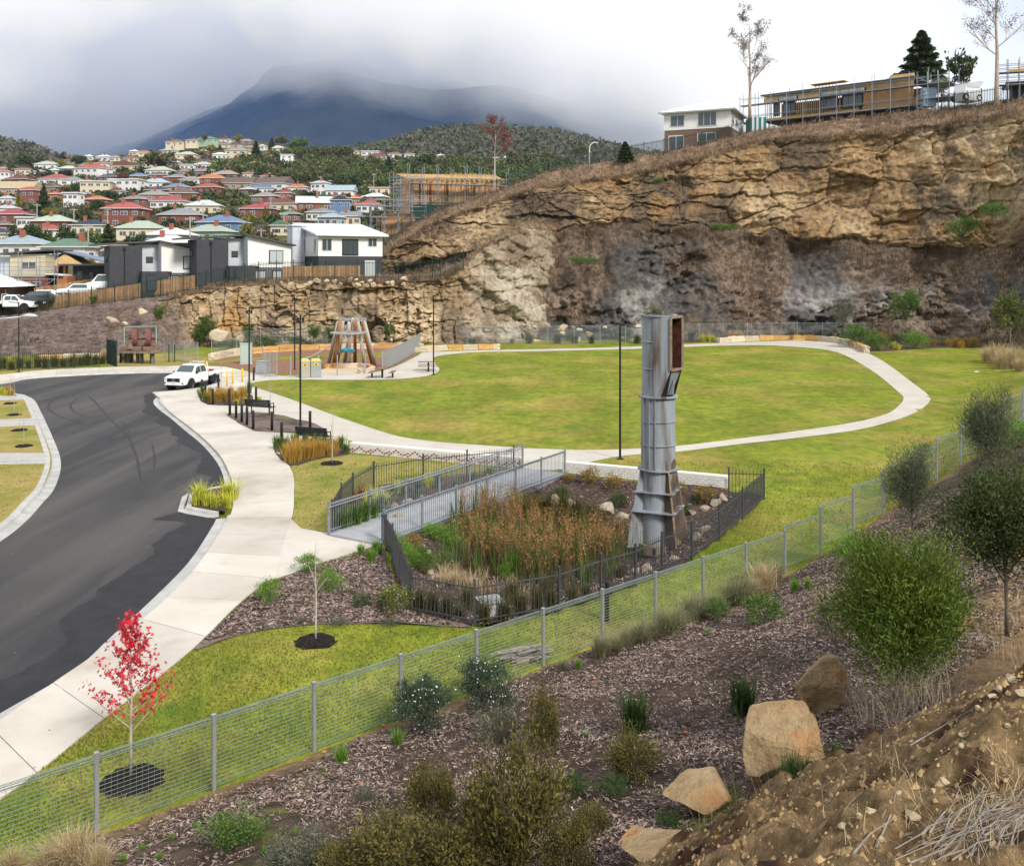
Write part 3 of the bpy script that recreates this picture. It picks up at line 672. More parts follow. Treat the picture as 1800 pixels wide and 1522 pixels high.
d_s = (fbm(U * .35 + Wz * .5, Wz * .2, 4, 165) - .5) * 2.6 + (l2 - .5) * .5 + (n_m - .5) * 1.4 + (k2 - .5) * .7 - .3 * sstep(.15, 0, g2) + (n_s - .5) * .5
WP[..., 1] -= rockm * (d_r * (1 - spur) + d_s * spur) + (1 - rockm) * (n_m - .5) * .5
WP[..., 2] += (n_s - .5) * .25 + sstep(1.5, 1, WV) * 0
c = np.empty(WP.shape); c[:] = (.30, .215, .125); c = lerp3(c, (.40, .31, .20), sstep(.45, .65, fbm(U * .2, Wz * .2, 4, 171))); c = lerp3(c, (.13, .095, .07), sstep(.54, .68, fbm(U * .3 + 7, Wz * .12, 4, 172)) * .8)
c = lerp3(c, (.34, .20, .08), sstep(.55, .7, fbm(U * .25 + 3, Wz * .25, 3, 173)) * sstep(520, 380, xw) * .9)
c = c * (.75 + .4 * k1[..., None] + .2 * k2[..., None]) * (.85 + .3 * k3[..., None])
g = np.empty(WP.shape); g[:] = (.30, .24, .17); g = lerp3(g, (.40, .345, .27), sstep(.45, .62, fbm(U * .3, Wz * .3, 4, 174))); g = lerp3(g, (.20, .15, .105), sstep(.55, .7, fbm(U * .2, Wz * .4, 4, 175)))
c = c * (1 - spur[..., None]) + g * spur[..., None]
mu = np.empty(WP.shape); mu[:] = (.165, .125, .108); mu = mu * (.6 + .8 * n_s[..., None]); mu = lerp3(mu, (.24, .155, .09), sstep(.55, .7, fbm(U * .3, Wz * .3, 3, 176)) * sstep(150, 330, xw))
c = mu * (1 - rockm[..., None]) + c * rockm[..., None]
gt = sstep(1.0, 1.35, WV) * sstep(300, 420, xw); c = lerp3(c, (.34, .25, .15), gt * .85)
me = npmesh('quarry_wall', WP.reshape(-1, 3), gridfaces(len(ws), WP.shape[0]), m_rock, False, np.clip(c, .01, 1).reshape(-1, 3))
tag(obj('quarry_wall', me), kind='structure')

# hillside suburb terrain
HB = [(104, 489), (125, 489), (160, 470), (220, 440), (300, 402), (420, 352), (560, 302), (720, 262), (900, 232), (1100, 215)]
CREST = [(-400, 320), (-100, 305), (0, 300), (100, 286), (200, 276), (300, 263), (380, 250), (450, 248), (550, 263), (650, 272), (800, 285), (900, 293), (1000, 290), (1100, 292), (1300, 300)]
BENCH = [(-400, 590), (-120, 569), (0, 560), (60, 553), (160, 540), (330, 515), (400, 500), (500, 494), (660, 492), (800, 488), (850, 520), (880, 900), (1300, 1200)]
_Yc = np.linspace(104, 1100, 500); _yc = interp(HB, _Yc)
def hill_z(X, Y):
    X = np.asarray(X, float); Y = np.asarray(Y, float); x = CX + F * X / Y
    yc = interp(CREST, x); Ycr = np.interp(-yc, -_yc, _Yc)
    Yq = np.minimum(Y, Ycr); zh = H + (HY - interp(HB, Yq)) * Yq / F - np.maximum(Y - Ycr, 0) * .06
    zb = H + (HY - interp(BENCH, x)) * 110 / F
    t = sstep(122, 175, Y); return zb * (1 - t) + zh * t
def hill_Y(x, y):
    """distance at which the hillside is seen at photo pixel (x, y)"""
    Y = np.linspace(112, 1000, 1800); X = (x - CX) / F * Y; z = hill_z(X, Y); yy = HY + (H - z) * F / Y
    k = np.argmax(yy <= y); return float(Y[k]) if k else 700.
T_, Yg = np.meshgrid(np.linspace(-.78, .25, 240), np.concatenate([np.linspace(112, 300, 70), np.linspace(304, 1000, 130), np.linspace(1020, 1500, 20)]))
Xg = T_ * Yg; Zg = hill_z(Xg, Yg) + (fbm(Xg * .03, Yg * .03, 4, 9) - .5) * np.clip((Yg - 150) / 200, 0, 1) * 2.5
n1 = fbm(Xg * .05, Yg * .03, 4, 33); n2 = fbm(Xg * .2, Yg * .1, 4, 34); hc = np.empty(Xg.shape + (3,)); hc[:] = (.075, .085, .032); hc = lerp3(hc, (.13, .10, .055), sstep(.45, .6, n1)); hc = lerp3(hc, (.05, .065, .028), sstep(.5, .65, n2))
hc = lerp3(hc, (.32, .24, .14), sstep(430, 380, np.hypot((CX + F * T_ - 385) * 4, 0) + np.abs(Yg - 600) * 2.5 + 280))
nb = sstep(175, 130, Yg); hc = hc * (1 - nb[..., None]) + nb[..., None] * np.array([.20, .165, .10])
me = npmesh('hillside', np.column_stack([Xg.ravel(), Yg.ravel(), Zg.ravel()]), gridfaces(Xg.shape[1], Xg.shape[0]), mat('hill_ground', (1, 1, 1), attr='col', scale=.15, rough=1, coords='World', bump=.5, bscale=.6, spec=.1), True, np.clip(hc, .01, 1).reshape(-1, 3))
tag(obj('hillside', me), kind='structure')

# wooded hills behind the suburb
def ridge_mesh(name, crest, Y, depth, foot, mt, seed, amp, nx=300, ny=40, x0=-300, x1=1500, fa=.004):
    xs_ = np.linspace(x0, x1, nx); t = np.linspace(0, 1, ny)
    yc = interp(crest, xs_); zc = H + (HY - yc) * Y / F; X = ((xs_ - CX) * Y / F)[None, :] * np.ones((ny, 1))
    zf = H + (HY - foot) * (Y - depth) / F
    prof = (1 - (1 - t) ** 1.35)[:, None]
    Z = zf + (zc[None, :] - zf) * prof; YY = (Y - depth + depth * t)[:, None] * np.ones((1, nx))
    X = X * (YY / Y)
    n = fbm(X * fa, YY * fa, 6, seed) - .5; Z = Z + n * amp * np.minimum(1, t * 4)[:, None] * (1 - .6 * t[:, None] ** 3)
    back = np.stack([X[-1] * 1.06, YY[-1] + depth * .4, Z[-1] - (zc - zf) * .5], -1)[None]
    pts = np.concatenate([np.stack([X, YY, Z], -1), back]); me = npmesh(name, pts.reshape(-1, 3), gridfaces(nx, ny + 1), mt, True)
    o = obj(name, me); tag(o, kind='structure'); return X, YY, Z
m_wood = mat('wooded_hill_ground', (.045, .05, .03), (.075, .07, .045), scale=.02, rough=1, coords='World', bump=4, bscale=.05, spec=.05)
m_mtn = mat('mountain_forest', (.014, .024, .024), (.032, .045, .038), scale=.012, rough=1, coords='World', bump=18, bscale=.03, spec=.02, col3=(.045, .055, .045), scale3=.003, detail=9)
hill_c = [(520, 300), (600, 282), (680, 268), (740, 248), (800, 238), (870, 232), (940, 240), (1000, 252), (1060, 268), (1120, 285), (1300, 310)]
RH = [ridge_mesh('wooded_hill', hill_c, 1250, 330, 305, m_wood, 5, 14, 200, 40, 520, 1300, .01),
      ridge_mesh('wooded_hill', [(-400, 230), (-100, 250), (0, 258), (30, 262), (60, 272), (90, 285), (130, 300), (160, 315)], 1100, 250, 322, m_wood, 6, 10, 140, 30, -400, 160, .01)]
MT = [(-400, 330), (0, 300), (100, 296), (160, 286), (230, 262), (300, 236), (360, 206), (420, 178), (450, 160), (462, 144), (480, 130), (510, 125), (540, 118), (570, 108), (600, 104), (640, 118), (680, 134), (720, 138), (770, 145), (820, 152), (900, 170), (1000, 185), (1100, 200), (1200, 215), (1500, 240)]
RM = ridge_mesh('mountain', MT, 4200, 1900, 312, m_mtn, 15, 200, 420, 120, -500, 1700, .0022)
RM2 = ridge_mesh('mountain', [(-500, 180), (-200, 200), (0, 225), (100, 225), (200, 205), (300, 185), (400, 165), (600, 150)], 5200, 900, 315, m_mtn, 25, 160, 160, 50, -700, 800, .0016)
# ------------------------------------------------------------------ plant library
def leafmat(name, col, col2, scale=3.0, isl=.35, trans=.25, rough=.6):
    m = mat(name, col, col2, scale=scale, rough=rough, isl=isl, spec=.25)
    n, l = m.node_tree.nodes, m.node_tree.links; b = n['Principled BSDF']; out = n['Material Output']
    t = n.new('ShaderNodeBsdfTranslucent'); l.new(b.inputs['Base Color'].links[0].from_socket, t.inputs[0])
    x = n.new('ShaderNodeMixShader'); x.inputs[0].default_value = trans; l.new(b.outputs[0], x.inputs[1]); l.new(t.outputs[0], x.inputs[2]); l.new(x.outputs[0], out.inputs[0])
    return m
L_green = leafmat('leaf_green', (.065, .13, .024), (.13, .21, .04))
L_bright = leafmat('leaf_bright_green', (.10, .22, .025), (.20, .34, .05))
L_dark = leafmat('leaf_dark_green', (.035, .075, .018), (.07, .125, .03))
L_olive = leafmat('leaf_olive', (.07, .075, .022), (.13, .12, .035))
L_bronze = leafmat('leaf_bronze', (.085, .055, .025), (.15, .11, .035))
L_grey = leafmat('leaf_grey_green', (.11, .125, .08), (.17, .17, .12))
L_blue = leafmat('leaf_blue_green', (.04, .075, .045), (.085, .12, .075))
L_lime = leafmat('leaf_lime', (.46, .48, .04), (.62, .60, .10))
L_gold = leafmat('leaf_gold', (.36, .24, .03), (.45, .33, .06))
L_orange = leafmat('blade_orange', (.42, .23, .04), (.48, .33, .08))
L_straw = leafmat('blade_straw', (.42, .31, .17), (.52, .42, .25))
L_brown = leafmat('blade_brown', (.19, .10, .055), (.28, .17, .10))
L_rust = leafmat('seed_rust', (.30, .14, .05), (.44, .25, .11))
L_red = leafmat('leaf_red', (.55, .018, .045), (.75, .045, .075), isl=.4, trans=.35)
L_redfl = leafmat('leaf_red_tip', (.30, .09, .03), (.36, .20, .05))
L_wood = mat('bark', (.13, .10, .08), (.22, .18, .15), scale=8, rough=.95, bump=.01, bscale=30)
L_pale = mat('pale_bark', (.38, .33, .29), (.48, .43, .38), scale=8, rough=.9)
L_gum = mat('gum_bark', (.30, .24, .20), (.45, .37, .32), scale=2, rough=.9)
L_far = [leafmat('far_leaf_dark', (.03, .052, .018), (.058, .086, .028), scale=.4, trans=.1), leafmat('far_leaf_olive', (.065, .072, .026), (.12, .12, .042), scale=.4, trans=.1),
         leafmat('far_leaf_green', (.055, .10, .022), (.12, .17, .04), scale=.4, trans=.1), leafmat('far_leaf_gold', (.17, .15, .025), (.24, .22, .04), scale=.4, trans=.1),
         leafmat('far_leaf_rust', (.10, .05, .025), (.16, .09, .045), scale=.4, trans=.1), leafmat('far_leaf_grey', (.10, .075, .065), (.15, .115, .10), scale=.4, trans=.1)]

def nrm(a): return a / (np.linalg.norm(a, axis=-1, keepdims=True) + 1e-9)
def leafquads(c, d, L, W, g):
    """diamond leaves: centre c, direction d, length L, width W -> verts (n*4,3), faces"""
    n = len(c); s = nrm(np.cross(d, g.normal(size=(n, 3)))); L = np.broadcast_to(np.asarray(L, float), (n,))[:, None]; W = np.broadcast_to(np.asarray(W, float), (n,))[:, None]
    nn = np.cross(d, s)
    v = np.stack([c - d * L * .5, c + s * W * .5 - nn * L * .06, c + d * L * .5, c - s * W * .5 - nn * L * .06], 1).reshape(-1, 3)
    return v, np.arange(n * 4).reshape(n, 4)
def blades(n, h, spread, w, droop, g, base=.06, hv=.4, c=None, az=None, seg=4):
    """curved strappy blades from a clump centre"""
    az = g.uniform(0, 2 * np.pi, n) if az is None else az; lean = g.uniform(.08, 1, n) ** .8 * spread; Ln = h * (1 - hv * g.random(n))
    b = np.stack([g.normal(0, base, n), g.normal(0, base, n), np.zeros(n)], -1)
    if c is not None: b = b + c
    o = np.stack([np.cos(az), np.sin(az), 0 * az], -1); sd = np.stack([-np.sin(az), np.cos(az), 0 * az], -1)
    ts = np.linspace(0, 1, seg); V = []
    for t in ts:
        p = b + o * (lean * t ** 1.4)[:, None] * (Ln / h)[:, None]; p[:, 2] += Ln * (t - droop * (lean / spread) * t ** 2.6)
        ww = (w * (1 - t ** 2 * .92) * (.7 + .3 * min(1, t * 4)))
        V.append(p + sd * ww / 2); V.append(p - sd * ww / 2)
    V = np.stack(V, 1); k = seg * 2
    f = np.array([[2 * i, 2 * i + 1, 2 * i + 3, 2 * i + 2] for i in range(seg - 1)])
    F_ = (np.arange(n)[:, None, None] * k + f[None]).reshape(-1, 4)
    return V.reshape(-1, 3), F_
def cat_geo(lst):
    V = []; Fc = []; k = 0
    for v, f in lst: V.append(v); Fc.append(f + k); k += len(v)
    return np.concatenate(V), np.concatenate(Fc)
MESH = {}
def tuft_mesh(key, mt, n=90, h=.5, spread=.35, w=.014, droop=.45, base=.05, seed=1, hv=.4, heads=None):
    if key not in MESH:
        g = np.random.default_rng(seed); parts = [blades(n, h, spread, w, droop, g, base, hv)]; mi = [0] * len(parts[0][1]); ms = [mt]
        if heads:
            m2, k, hl = heads; v, f = blades(k, h * 1.25, spread * .8, w * .5, droop * .3, g, base, .25); parts.append((v, f)); mi += [1] * len(f)
            tip = v.reshape(k, -1, 3)[:, -1]; c = np.repeat(tip, 10, 0) + g.normal(0, .03, (k * 10, 3)) * np.array([.6, .6, 1.6]) ; v, f = leafquads(c, nrm(g.normal(size=c.shape) + [0, 0, 1]), hl, hl * .35, g); parts.append((v, f)); mi += [1] * len(f); ms.append(m2)
        v, f = cat_geo(parts); MESH[key] = npmesh(key, v, f, ms, True, midx=mi)
    return MESH[key]
def blob_points(g, n, rx, ry, rz, clumps, tight=.28, hollow=.35, base=.12):
    """leaf positions gathered in clumps through an uneven ellipsoid standing on z=0"""
    d = nrm(g.normal(size=(clumps, 3))); d[:, 2] = np.where(g.random(clumps) < .42, -.78, 1) * np.abs(d[:, 2]); r = g.uniform(hollow, 1.0, clumps) ** .6 * g.uniform(.7, 1.28, clumps)
    cc = d * r[:, None] * np.array([rx, ry, rz * .44]); cc[:, 2] += rz * .5
    k = g.integers(0, clumps, n); p = cc[k] + g.normal(size=(n, 3)) * np.array([rx, ry, rz * .5]) * tight * g.uniform(.5, 1.1, clumps)[k][:, None]
    p[:, 2] = np.where(p[:, 2] < base * rz * .3, g.uniform(.02, base, n) * rz, p[:, 2]); return p, cc
def shrub_meshes(key, mt, n=1500, r=.4, h=.8, leaf=.05, asp=.35, clumps=40, seed=2, tight=.28, up=.4, flowers=None, stem=L_wood):
    if key not in MESH:
        g = np.random.default_rng(seed); p, cc = blob_points(g, n, r, r, h, clumps, tight)
        d = nrm(nrm(p - np.array([0, 0, h * .25])) * .7 + g.normal(size=p.shape) * .55 + np.array([0, 0, up])); v, f = leafquads(p, d, leaf * g.uniform(.7, 1.3, n), leaf * asp, g)
        ms = [mt]; mi = None
        if flowers:
            m2, k = flowers; q = p[g.integers(0, n, k)] * 1.04; v2, f2 = leafquads(q, nrm(g.normal(size=q.shape)), leaf * .55, leaf * .5, g); mi = [0] * len(f) + [1] * len(f2); v, f = cat_geo([(v, f), (v2, f2)]); ms.append(m2)
        fo = npmesh(key, v, f, ms, False, midx=mi); b = MB()
        for q in cc[:min(14, len(cc))]:
            q = Vector(q); b.tube([(R.uniform(-.03, .03), R.uniform(-.03, .03), 0), (q.x * .45, q.y * .45, q.z * .6), q], [h * .014, h * .01, h * .004], 5, False)
        MESH[key] = (fo, b.mesh(key + '_stems', stem))
    return MESH[key]
def tree_meshes(key, mt, h=3, trunk=.25, r=1.0, n=3000, leaf=.09, asp=.3, clumps=50, seed=3, bark=L_wood, tight=.2, lean=0.0, tr=.02, up=.2, hollow=.3, droop=False, limbs=22):
    if key not in MESH:
        g = np.random.default_rng(seed); ch = h * (1 - trunk); p, cc = blob_points(g, n, r, r, ch, clumps, tight, hollow, .02); p[:, 2] += h * trunk; cc = cc + [0, 0, h * trunk]
        p[:, 0] += lean * p[:, 2] / h; cc[:, 0] += lean * cc[:, 2] / h
        d = nrm(nrm(p - np.array([0, 0, h * .6])) * .6 + g.normal(size=p.shape) * .6 + np.array([0, 0, -.6 if droop else up])); v, f = leafquads(p, d, leaf * g.uniform(.7, 1.3, n), leaf * asp, g)
        cr = npmesh(key, v, f, mt); b = MB(); R1 = random.Random(seed)
        tp = [(lean * t * .8 + R1.uniform(-.02, .02) * h * t, R1.uniform(-.02, .02) * h * t, h * t * .86) for t in (0, .2, .4, .6, .8, 1)]
        b.tube(tp, [tr * h * k for k in (1.25, 1, .85, .6, .4, .15)], 8)
        for q in cc[:limbs]:
            q = Vector(q); z0 = max(h * trunk * .7, q.z - q.xy.length * .9 - .05 * h); z0 = min(z0, h * .75); s = Vector((lean * z0 / h * .95, 0, z0)); b.tube([s, s.lerp(q, .5) + Vector((0, 0, .03 * h)), q], [tr * h * .42, tr * h * .25, tr * h * .08], 5, False)
        MESH[key] = (cr, b.mesh(key + '_trunk', bark, True))
    return MESH[key]
def bare_tree(key, h=3.0, spread=.35, seed=4, bark=L_pale, depth=4, tr=.012, first=.3, upward=.75, twig_len=1.0, nb=(2, 4), leafm=None, leafn=0, leafs=.06, trunkonly=False):
    """recursive leafless tree; returns (trunk mesh, twig mesh, optional leaf mesh)"""
    if key in MESH: return MESH[key]
    R1 = random.Random(seed); tb, tw = MB(), MB(); tips = []
    def grow(p, d, L, r, dep, b):
        n = 4; pts = [p]; q = p.copy(); dd = d.copy()
        for i in range(n):
            dd = (dd + Vector((R1.gauss(0, .10), R1.gauss(0, .10), R1.gauss(.03, .05)))).normalized(); q = q + dd * L / n; pts.append(q.copy())
        b.tube(pts, [r * (1 - .55 * i / n) for i in range(n + 1)], 6 if dep > 1 else 4, False)
        if dep <= 1: tips.extend(pts[2:]); return
        for k in range(R1.randint(*nb)):
            t = R1.uniform(.35, 1.0); j = min(int(t * n), n); a = R1.uniform(0, 6.283); o = Vector((math.cos(a), math.sin(a), 0)); nd = (dd * upward + o * spread * R1.uniform(.7, 1.5) + Vector((0, 0, .12))).normalized()
            grow(pts[j], nd, L * R1.uniform(.5, .75) * twig_len, r * .5, dep - 1, tw)
    pts = [Vector((R1.gauss(0, .01) * h * t, R1.gauss(0, .01) * h * t, h * t)) for t in (0, .15, .3, .45, .6, .75, .9, 1)]
    tb.tube(pts, [tr * h * (1.15 - t) for t in (0, .15, .3, .45, .6, .75, .9, 1)], 8)
    if not trunkonly:
        for i in range(10):
            t = first + (1 - first) * i / 10; z = h * t; a = R1.uniform(0, 6.283); o = Vector((math.cos(a), math.sin(a), 0)); d = (o * spread * 1.6 + Vector((0, 0, upward))).normalized()
            grow(Vector((0, 0, z)), d, h * .34 * (1.15 - t * .7) * twig_len, tr * h * .45 * (1.1 - t), depth - 1, tw)
    out = [tb.mesh(key + '_trunk', bark, True), tw.mesh(key + '_twigs', bark) if tw.v else None, None]
    if leafm and tips:
        g = np.random.default_rng(seed); c = np.array([tips[i] for i in g.integers(0, len(tips), leafn)]) + g.normal(0, leafs, (leafn, 3)); v, f = leafquads(c, nrm(g.normal(size=c.shape)), leafs * g.uniform(.8, 1.6, leafn), leafs * .7, g); out[2] = npmesh(key + '_leaves', v, f, leafm)
    MESH[key] = out; return out

def put_tuft(me, loc, s=1.0, label='', cat='grass', group=None, name='grass_tuft'):
    o = obj(name, me, None, loc, R.uniform(0, 6.28)); s *= 1.2; o.scale = (s, s, s * R.uniform(.9, 1.15)); return tag(o, label, cat, group)
def put_shrub(ms, loc, s=1.0, label='', cat='shrub', group=None, name='shrub', rz=None):
    r = empty(name, loc, R.uniform(0, 6.28) if rz is None else rz, label, cat, group); r.scale = (s,) * 3 if isinstance(s, (int, float)) else s
    obj('foliage', ms[0], r); obj('stems', ms[1], r); return r
def put_tree(ms, loc, s=1.0, label='', cat='tree', group=None, name='tree', rz=None):
    r = empty(name, loc, R.uniform(0, 6.28) if rz is None else rz, label, cat, group); r.scale = (s,) * 3 if isinstance(s, (int, float)) else s
    obj('crown', ms[0], r); obj('trunk', ms[1], r); return r
def put_bare(ms, loc, s=1.0, label='', cat='tree', group=None, name='bare_tree', rz=None):
    r = empty(name, loc, R.uniform(0, 6.28) if rz is None else rz, label, cat, group); r.scale = (s,) * 3
    obj('trunk', ms[0], r)
    if ms[1]: obj('branches', ms[1], r)
    if ms[2]: obj('leaves', ms[2], r)
    return r
def mulch_ring(x, y, rx, label):
    """round mound of dark mulch at a young tree's foot"""
    c = GT(x, y); n = 26; b = MB(); vs = [(0, 0, .07)]; fs = []
    for k, (q, z) in enumerate(((.35, .085), (.7, .06), (1.0, .0))):
        for j in range(n):
            a = 6.2832 * j / n; w = q * rx * (1 + R.uniform(-.09, .09)); vs.append((w * math.cos(a), w * math.sin(a), z + R.uniform(-.015, .02)))
    fs += [(0, 1 + j, 1 + (j + 1) % n) for j in range(n)]
    for k in range(2): fs += [(1 + k * n + j, 1 + (k + 1) * n + j, 1 + (k + 1) * n + (j + 1) % n, 1 + k * n + (j + 1) % n) for j in range(n)]
    b.add(vs, fs); o = b.build('mulch_ring', m_black, None, c + Vector((0, 0, .01)), smooth=False); return tag(o, label, 'mulch')
# ------------------------------------------------------------------ things in the park
m_galv = mat('galvanised_steel', (.36, .38, .40), (.45, .47, .49), scale=6, rough=.45, metal=.55, spec=.5)
m_gbar = mat('painted_grey_steel', (.20, .225, .26), (.27, .295, .33), scale=4, rough=.5, metal=.2)
m_dgrey = mat('charcoal_steel', (.055, .058, .066), (.075, .078, .086), scale=5, rough=.5, metal=.2)
m_blk = mat('black_steel', (.012, .012, .014), (.02, .02, .022), scale=5, rough=.5)
m_grn = mat('dark_green_steel', (.012, .03, .024), (.018, .038, .03), scale=5, rough=.5)
m_tower = mat('weathered_grey_paint', (.25, .28, .32), (.36, .395, .44), scale=1.3, rough=.6, metal=.15, col3=(.11, .085, .07), scale3=2.6, stretch=(1, 1, .12), bump=.004, bscale=12)
m_rust = mat('rust', (.06, .022, .016), (.14, .055, .03), scale=5, rough=.95, bump=.008, bscale=25)
m_rustl = mat('rust_edge', (.19, .12, .08), (.31, .23, .165), scale=6, rough=.9, bump=.008, bscale=25)
m_scorch = mat('scorched_steel', (.05, .04, .035), (.16, .12, .085), scale=2.2, rough=.8, stretch=(1, 1, .4))
m_deck = mat('bridge_deck', (.30, .31, .325), (.36, .37, .385), scale=3, rough=.75, bump=.003, bscale=60)
m_whiteb = mat('white_brick', (.66, .64, .61), (.76, .74, .71), scale=9, rough=.85, bump=.004, bscale=50, objr=.06)
m_mort = mat('mortar', (.36, .35, .34), (.42, .41, .40), scale=9, rough=.95)
m_redb = mat('red_brick_end', (.30, .03, .045), (.38, .05, .06), scale=9, rough=.7)
m_sand = mat('sandstone', (.52, .42, .30), (.64, .54, .42), scale=1.6, rough=.95, bump=.02, bscale=9, objr=.16)
m_sando = mat('orange_sandstone', (.50, .27, .08), (.58, .36, .15), scale=1.6, rough=.95, bump=.02, bscale=9, objr=.16)
m_boul = mat('boulder_sandstone', (.30, .205, .10), (.46, .35, .21), scale=2.2, rough=.95, bump=.10, bscale=5, col3=(.38, .19, .07), scale3=1.2)
m_boulg = mat('garden_stone', (.33, .27, .20), (.45, .39, .31), scale=2.2, rough=.95, bump=.03, bscale=9, objr=.15)
m_log = mat('peeled_log', (.42, .36, .31), (.52, .47, .43), scale=3, rough=.9, stretch=(1, 1, .2))
m_logo = mat('orange_log', (.33, .14, .05), (.42, .21, .09), scale=3, rough=.9, stretch=(1, 1, .2))
m_yel = mat('yellow_paint', (.70, .46, .02), (.75, .52, .04), scale=4, rough=.5)
m_timb = mat('weathered_timber', (.17, .10, .07), (.26, .17, .12), scale=3, rough=.95, bump=.01, bscale=20, stretch=(.3, 1, 1))
m_oldw = mat('grey_old_timber', (.12, .095, .08), (.22, .185, .16), scale=3, rough=.95, bump=.01, bscale=20)
m_cab = mat('pale_green_cabinet', (.40, .48, .43), rough=.6)
m_teal = mat('teal_plastic', (.02, .22, .32), rough=.5)
m_stick = mat('grey_stick', (.20, .165, .14), (.34, .30, .26), scale=9, rough=.95)

def rock_mesh(key, seed, mt, n=2, sx=1, sy=1, sz=1, cuts=7, rough=.06):
    """angular boulder: an icosphere planed by random cuts, then roughened"""
    if key in MESH: return MESH[key]
    R1 = random.Random(seed); bm = bmesh.new(); bmesh.ops.create_icosphere(bm, subdivisions=n + 1, radius=1)
    if sz > 1.2 or sz < .7:
        for v in bm.verts: v.co.z = min(v.co.z, .5 + .12 * v.co.x)
    for k in range(cuts):
        nn = Vector((R1.gauss(0, 1), R1.gauss(0, 1), R1.gauss(.2, .8))).normalized(); d = R1.uniform(.4, .72)
        for v in bm.verts:
            t = v.co.dot(nn) - d
            if t > 0: v.co -= nn * t * .96
    for v in bm.verts:
        from mathutils import noise as _n
        v.co *= 1 + rough * (_n.noise(v.co * 2.3 + Vector((seed, 0, 0))) + .7 * _n.noise(v.co * 6) + .5 * _n.noise(v.co * 13))
        v.co.x *= sx; v.co.y *= sy; v.co.z *= sz
    me = bpy.data.meshes.new(key); bm.to_mesh(me); bm.free(); me.materials.append(mt); MESH[key] = me; return me

# ---- mesh fence on the embankment edge
def mesh_fence():
    root = empty('mesh_fence', (FX0, FY0, 0), 0, 'long galvanised wire mesh fence between the lawn and the mulched embankment', 'fence')
    org = Vector((FX0, FY0, 0)); pts = []
    for i in range(-6, 21):
        x, y = FX0 + FDX * i, FY0 + FDY * i
        pts.append(Vector((x, y, h1(x, y))))
    post = MB(); post.box((0, 0, .56), (.06, .06, 1.3)); post.box((0, 0, 1.225), (.07, .07, .03)); pm = post.mesh('post', m_galv)
    for i, p in enumerate(pts):
        o = obj('post', pm, root, p - org, math.atan2(FDY, FDX)); o.scale.z = 1 + .14 * (i > 16)
    for i in range(len(pts) - 1):
        a, c = pts[i] - org, pts[i + 1] - org; b = MB(); step = i >= 16; dz = c.z - a.z
        if step: a = a + Vector((0, 0, dz)); c = Vector((c.x, c.y, a.z))
        up = Vector((0, 0, 1)); d = (c - a); hor = Vector((d.x, d.y, 0)).normalized(); nn = Vector((-hor.y, hor.x, 0))
        a = a + hor * .03; c = c - hor * .03
        for k in range(17):
            z = .07 + k * .0645; w = .0058
            b.bar(a + up * z, c + up * z, w)
        for z, o_ in ((1.13, .05), (1.15, .09), (1.19, .09), (1.2, .03), (1.165, 0)): b.bar(a + up * (z - .03) + nn * o_, c + up * (z - .03) + nn * o_, .008)
        for z, o_ in ((.03, .05), (.05, .09)): b.bar(a + up * z + nn * o_, c + up * z + nn * o_, .006)
        L = (c - a).length; m = int(L / .09)
        for k in range(m + 1):
            p = a.lerp(c, k / m); b.bar(p + up * .07, p + up * 1.1, .0028)
            b.bar(p + up * 1.1, p + up * 1.16 + nn * .09, .004); b.bar(p + up * .07, p + up * .03 + nn * .06, .004)
        pn = b.build('wire_panel', m_wire, root)
m_wire = mat('galvanised_wire', (.20, .26, .23), (.28, .34, .31), scale=5, rough=.5, metal=.2)
mesh_fence()

# ---- picket fences
def picket_fence(pts, label, h=1.0, mt=None, gap=.11, pw=.018, postw=.055, rails=(.12, .88), name='picket_fence', group=None, bend=True, toph=.08, hs=None, closed=False):
    mt = mt or m_dgrey; pts = [Vector(p) for p in pts]; org = pts[0].copy(); root = empty(name, org, 0, label, 'fence', group)
    pb = MB(); pb.box((0, 0, (h + toph) / 2 - .03), (postw, postw, h + toph + .06)); pb.box((0, 0, h + toph + .01), (postw * 1.2, postw * 1.2, .02)); pm = pb.mesh('post', mt)
    for i, p in enumerate(pts):
        q = pts[min(i + 1, len(pts) - 1)] - pts[max(i - 1, 0)]; obj('post', pm, root, p - org, math.atan2(q.y, q.x))
    for a, c in zip(pts[:-1], pts[1:]):
        a, c = a - org, c - org; L = (c - a).length; up = Vector((0, 0, 1))
        for rz_ in rails: b = MB(); b.bar(a + up * h * rz_, c + up * h * rz_, max(.03, pw * 1.3)); b.build('rail', mt, root)
        b = MB(); n = max(2, int(L / gap))
        for k in range(1, n):
            p = a.lerp(c, k / n); b.bar(p + up * .05, p + up * h, pw)
        tag(b.build('pickets', mt, root), kind='stuff')
    return root
near_posts = [(690, 986), (704, 1026), (724, 1077), (834, 1099), (983, 1073), (1056, 1046), (1117, 1027), (1164, 1003), (1216, 981), (1264, 948), (1305, 912), (1343, 878)]
nf = [G(*p) for p in near_posts]
nf = [G(672, 953)] + [G(679, 968)] + nf
picket_fence(nf, 'charcoal picket fence curving along the near side of the reed pond')
picket_fence([G(1343, 878), G(1281, 876)], 'short charcoal picket gate panel between the white brick wall and the pond fence', h=1.05, gap=.12)
lf = [G(583, 938), G(600, 905), G(620, 884), G(657, 861), G(744, 846), G(821, 838), G(903, 829)]
picket_fence(lf, 'charcoal picket fence round the garden on the left of the footbridge')

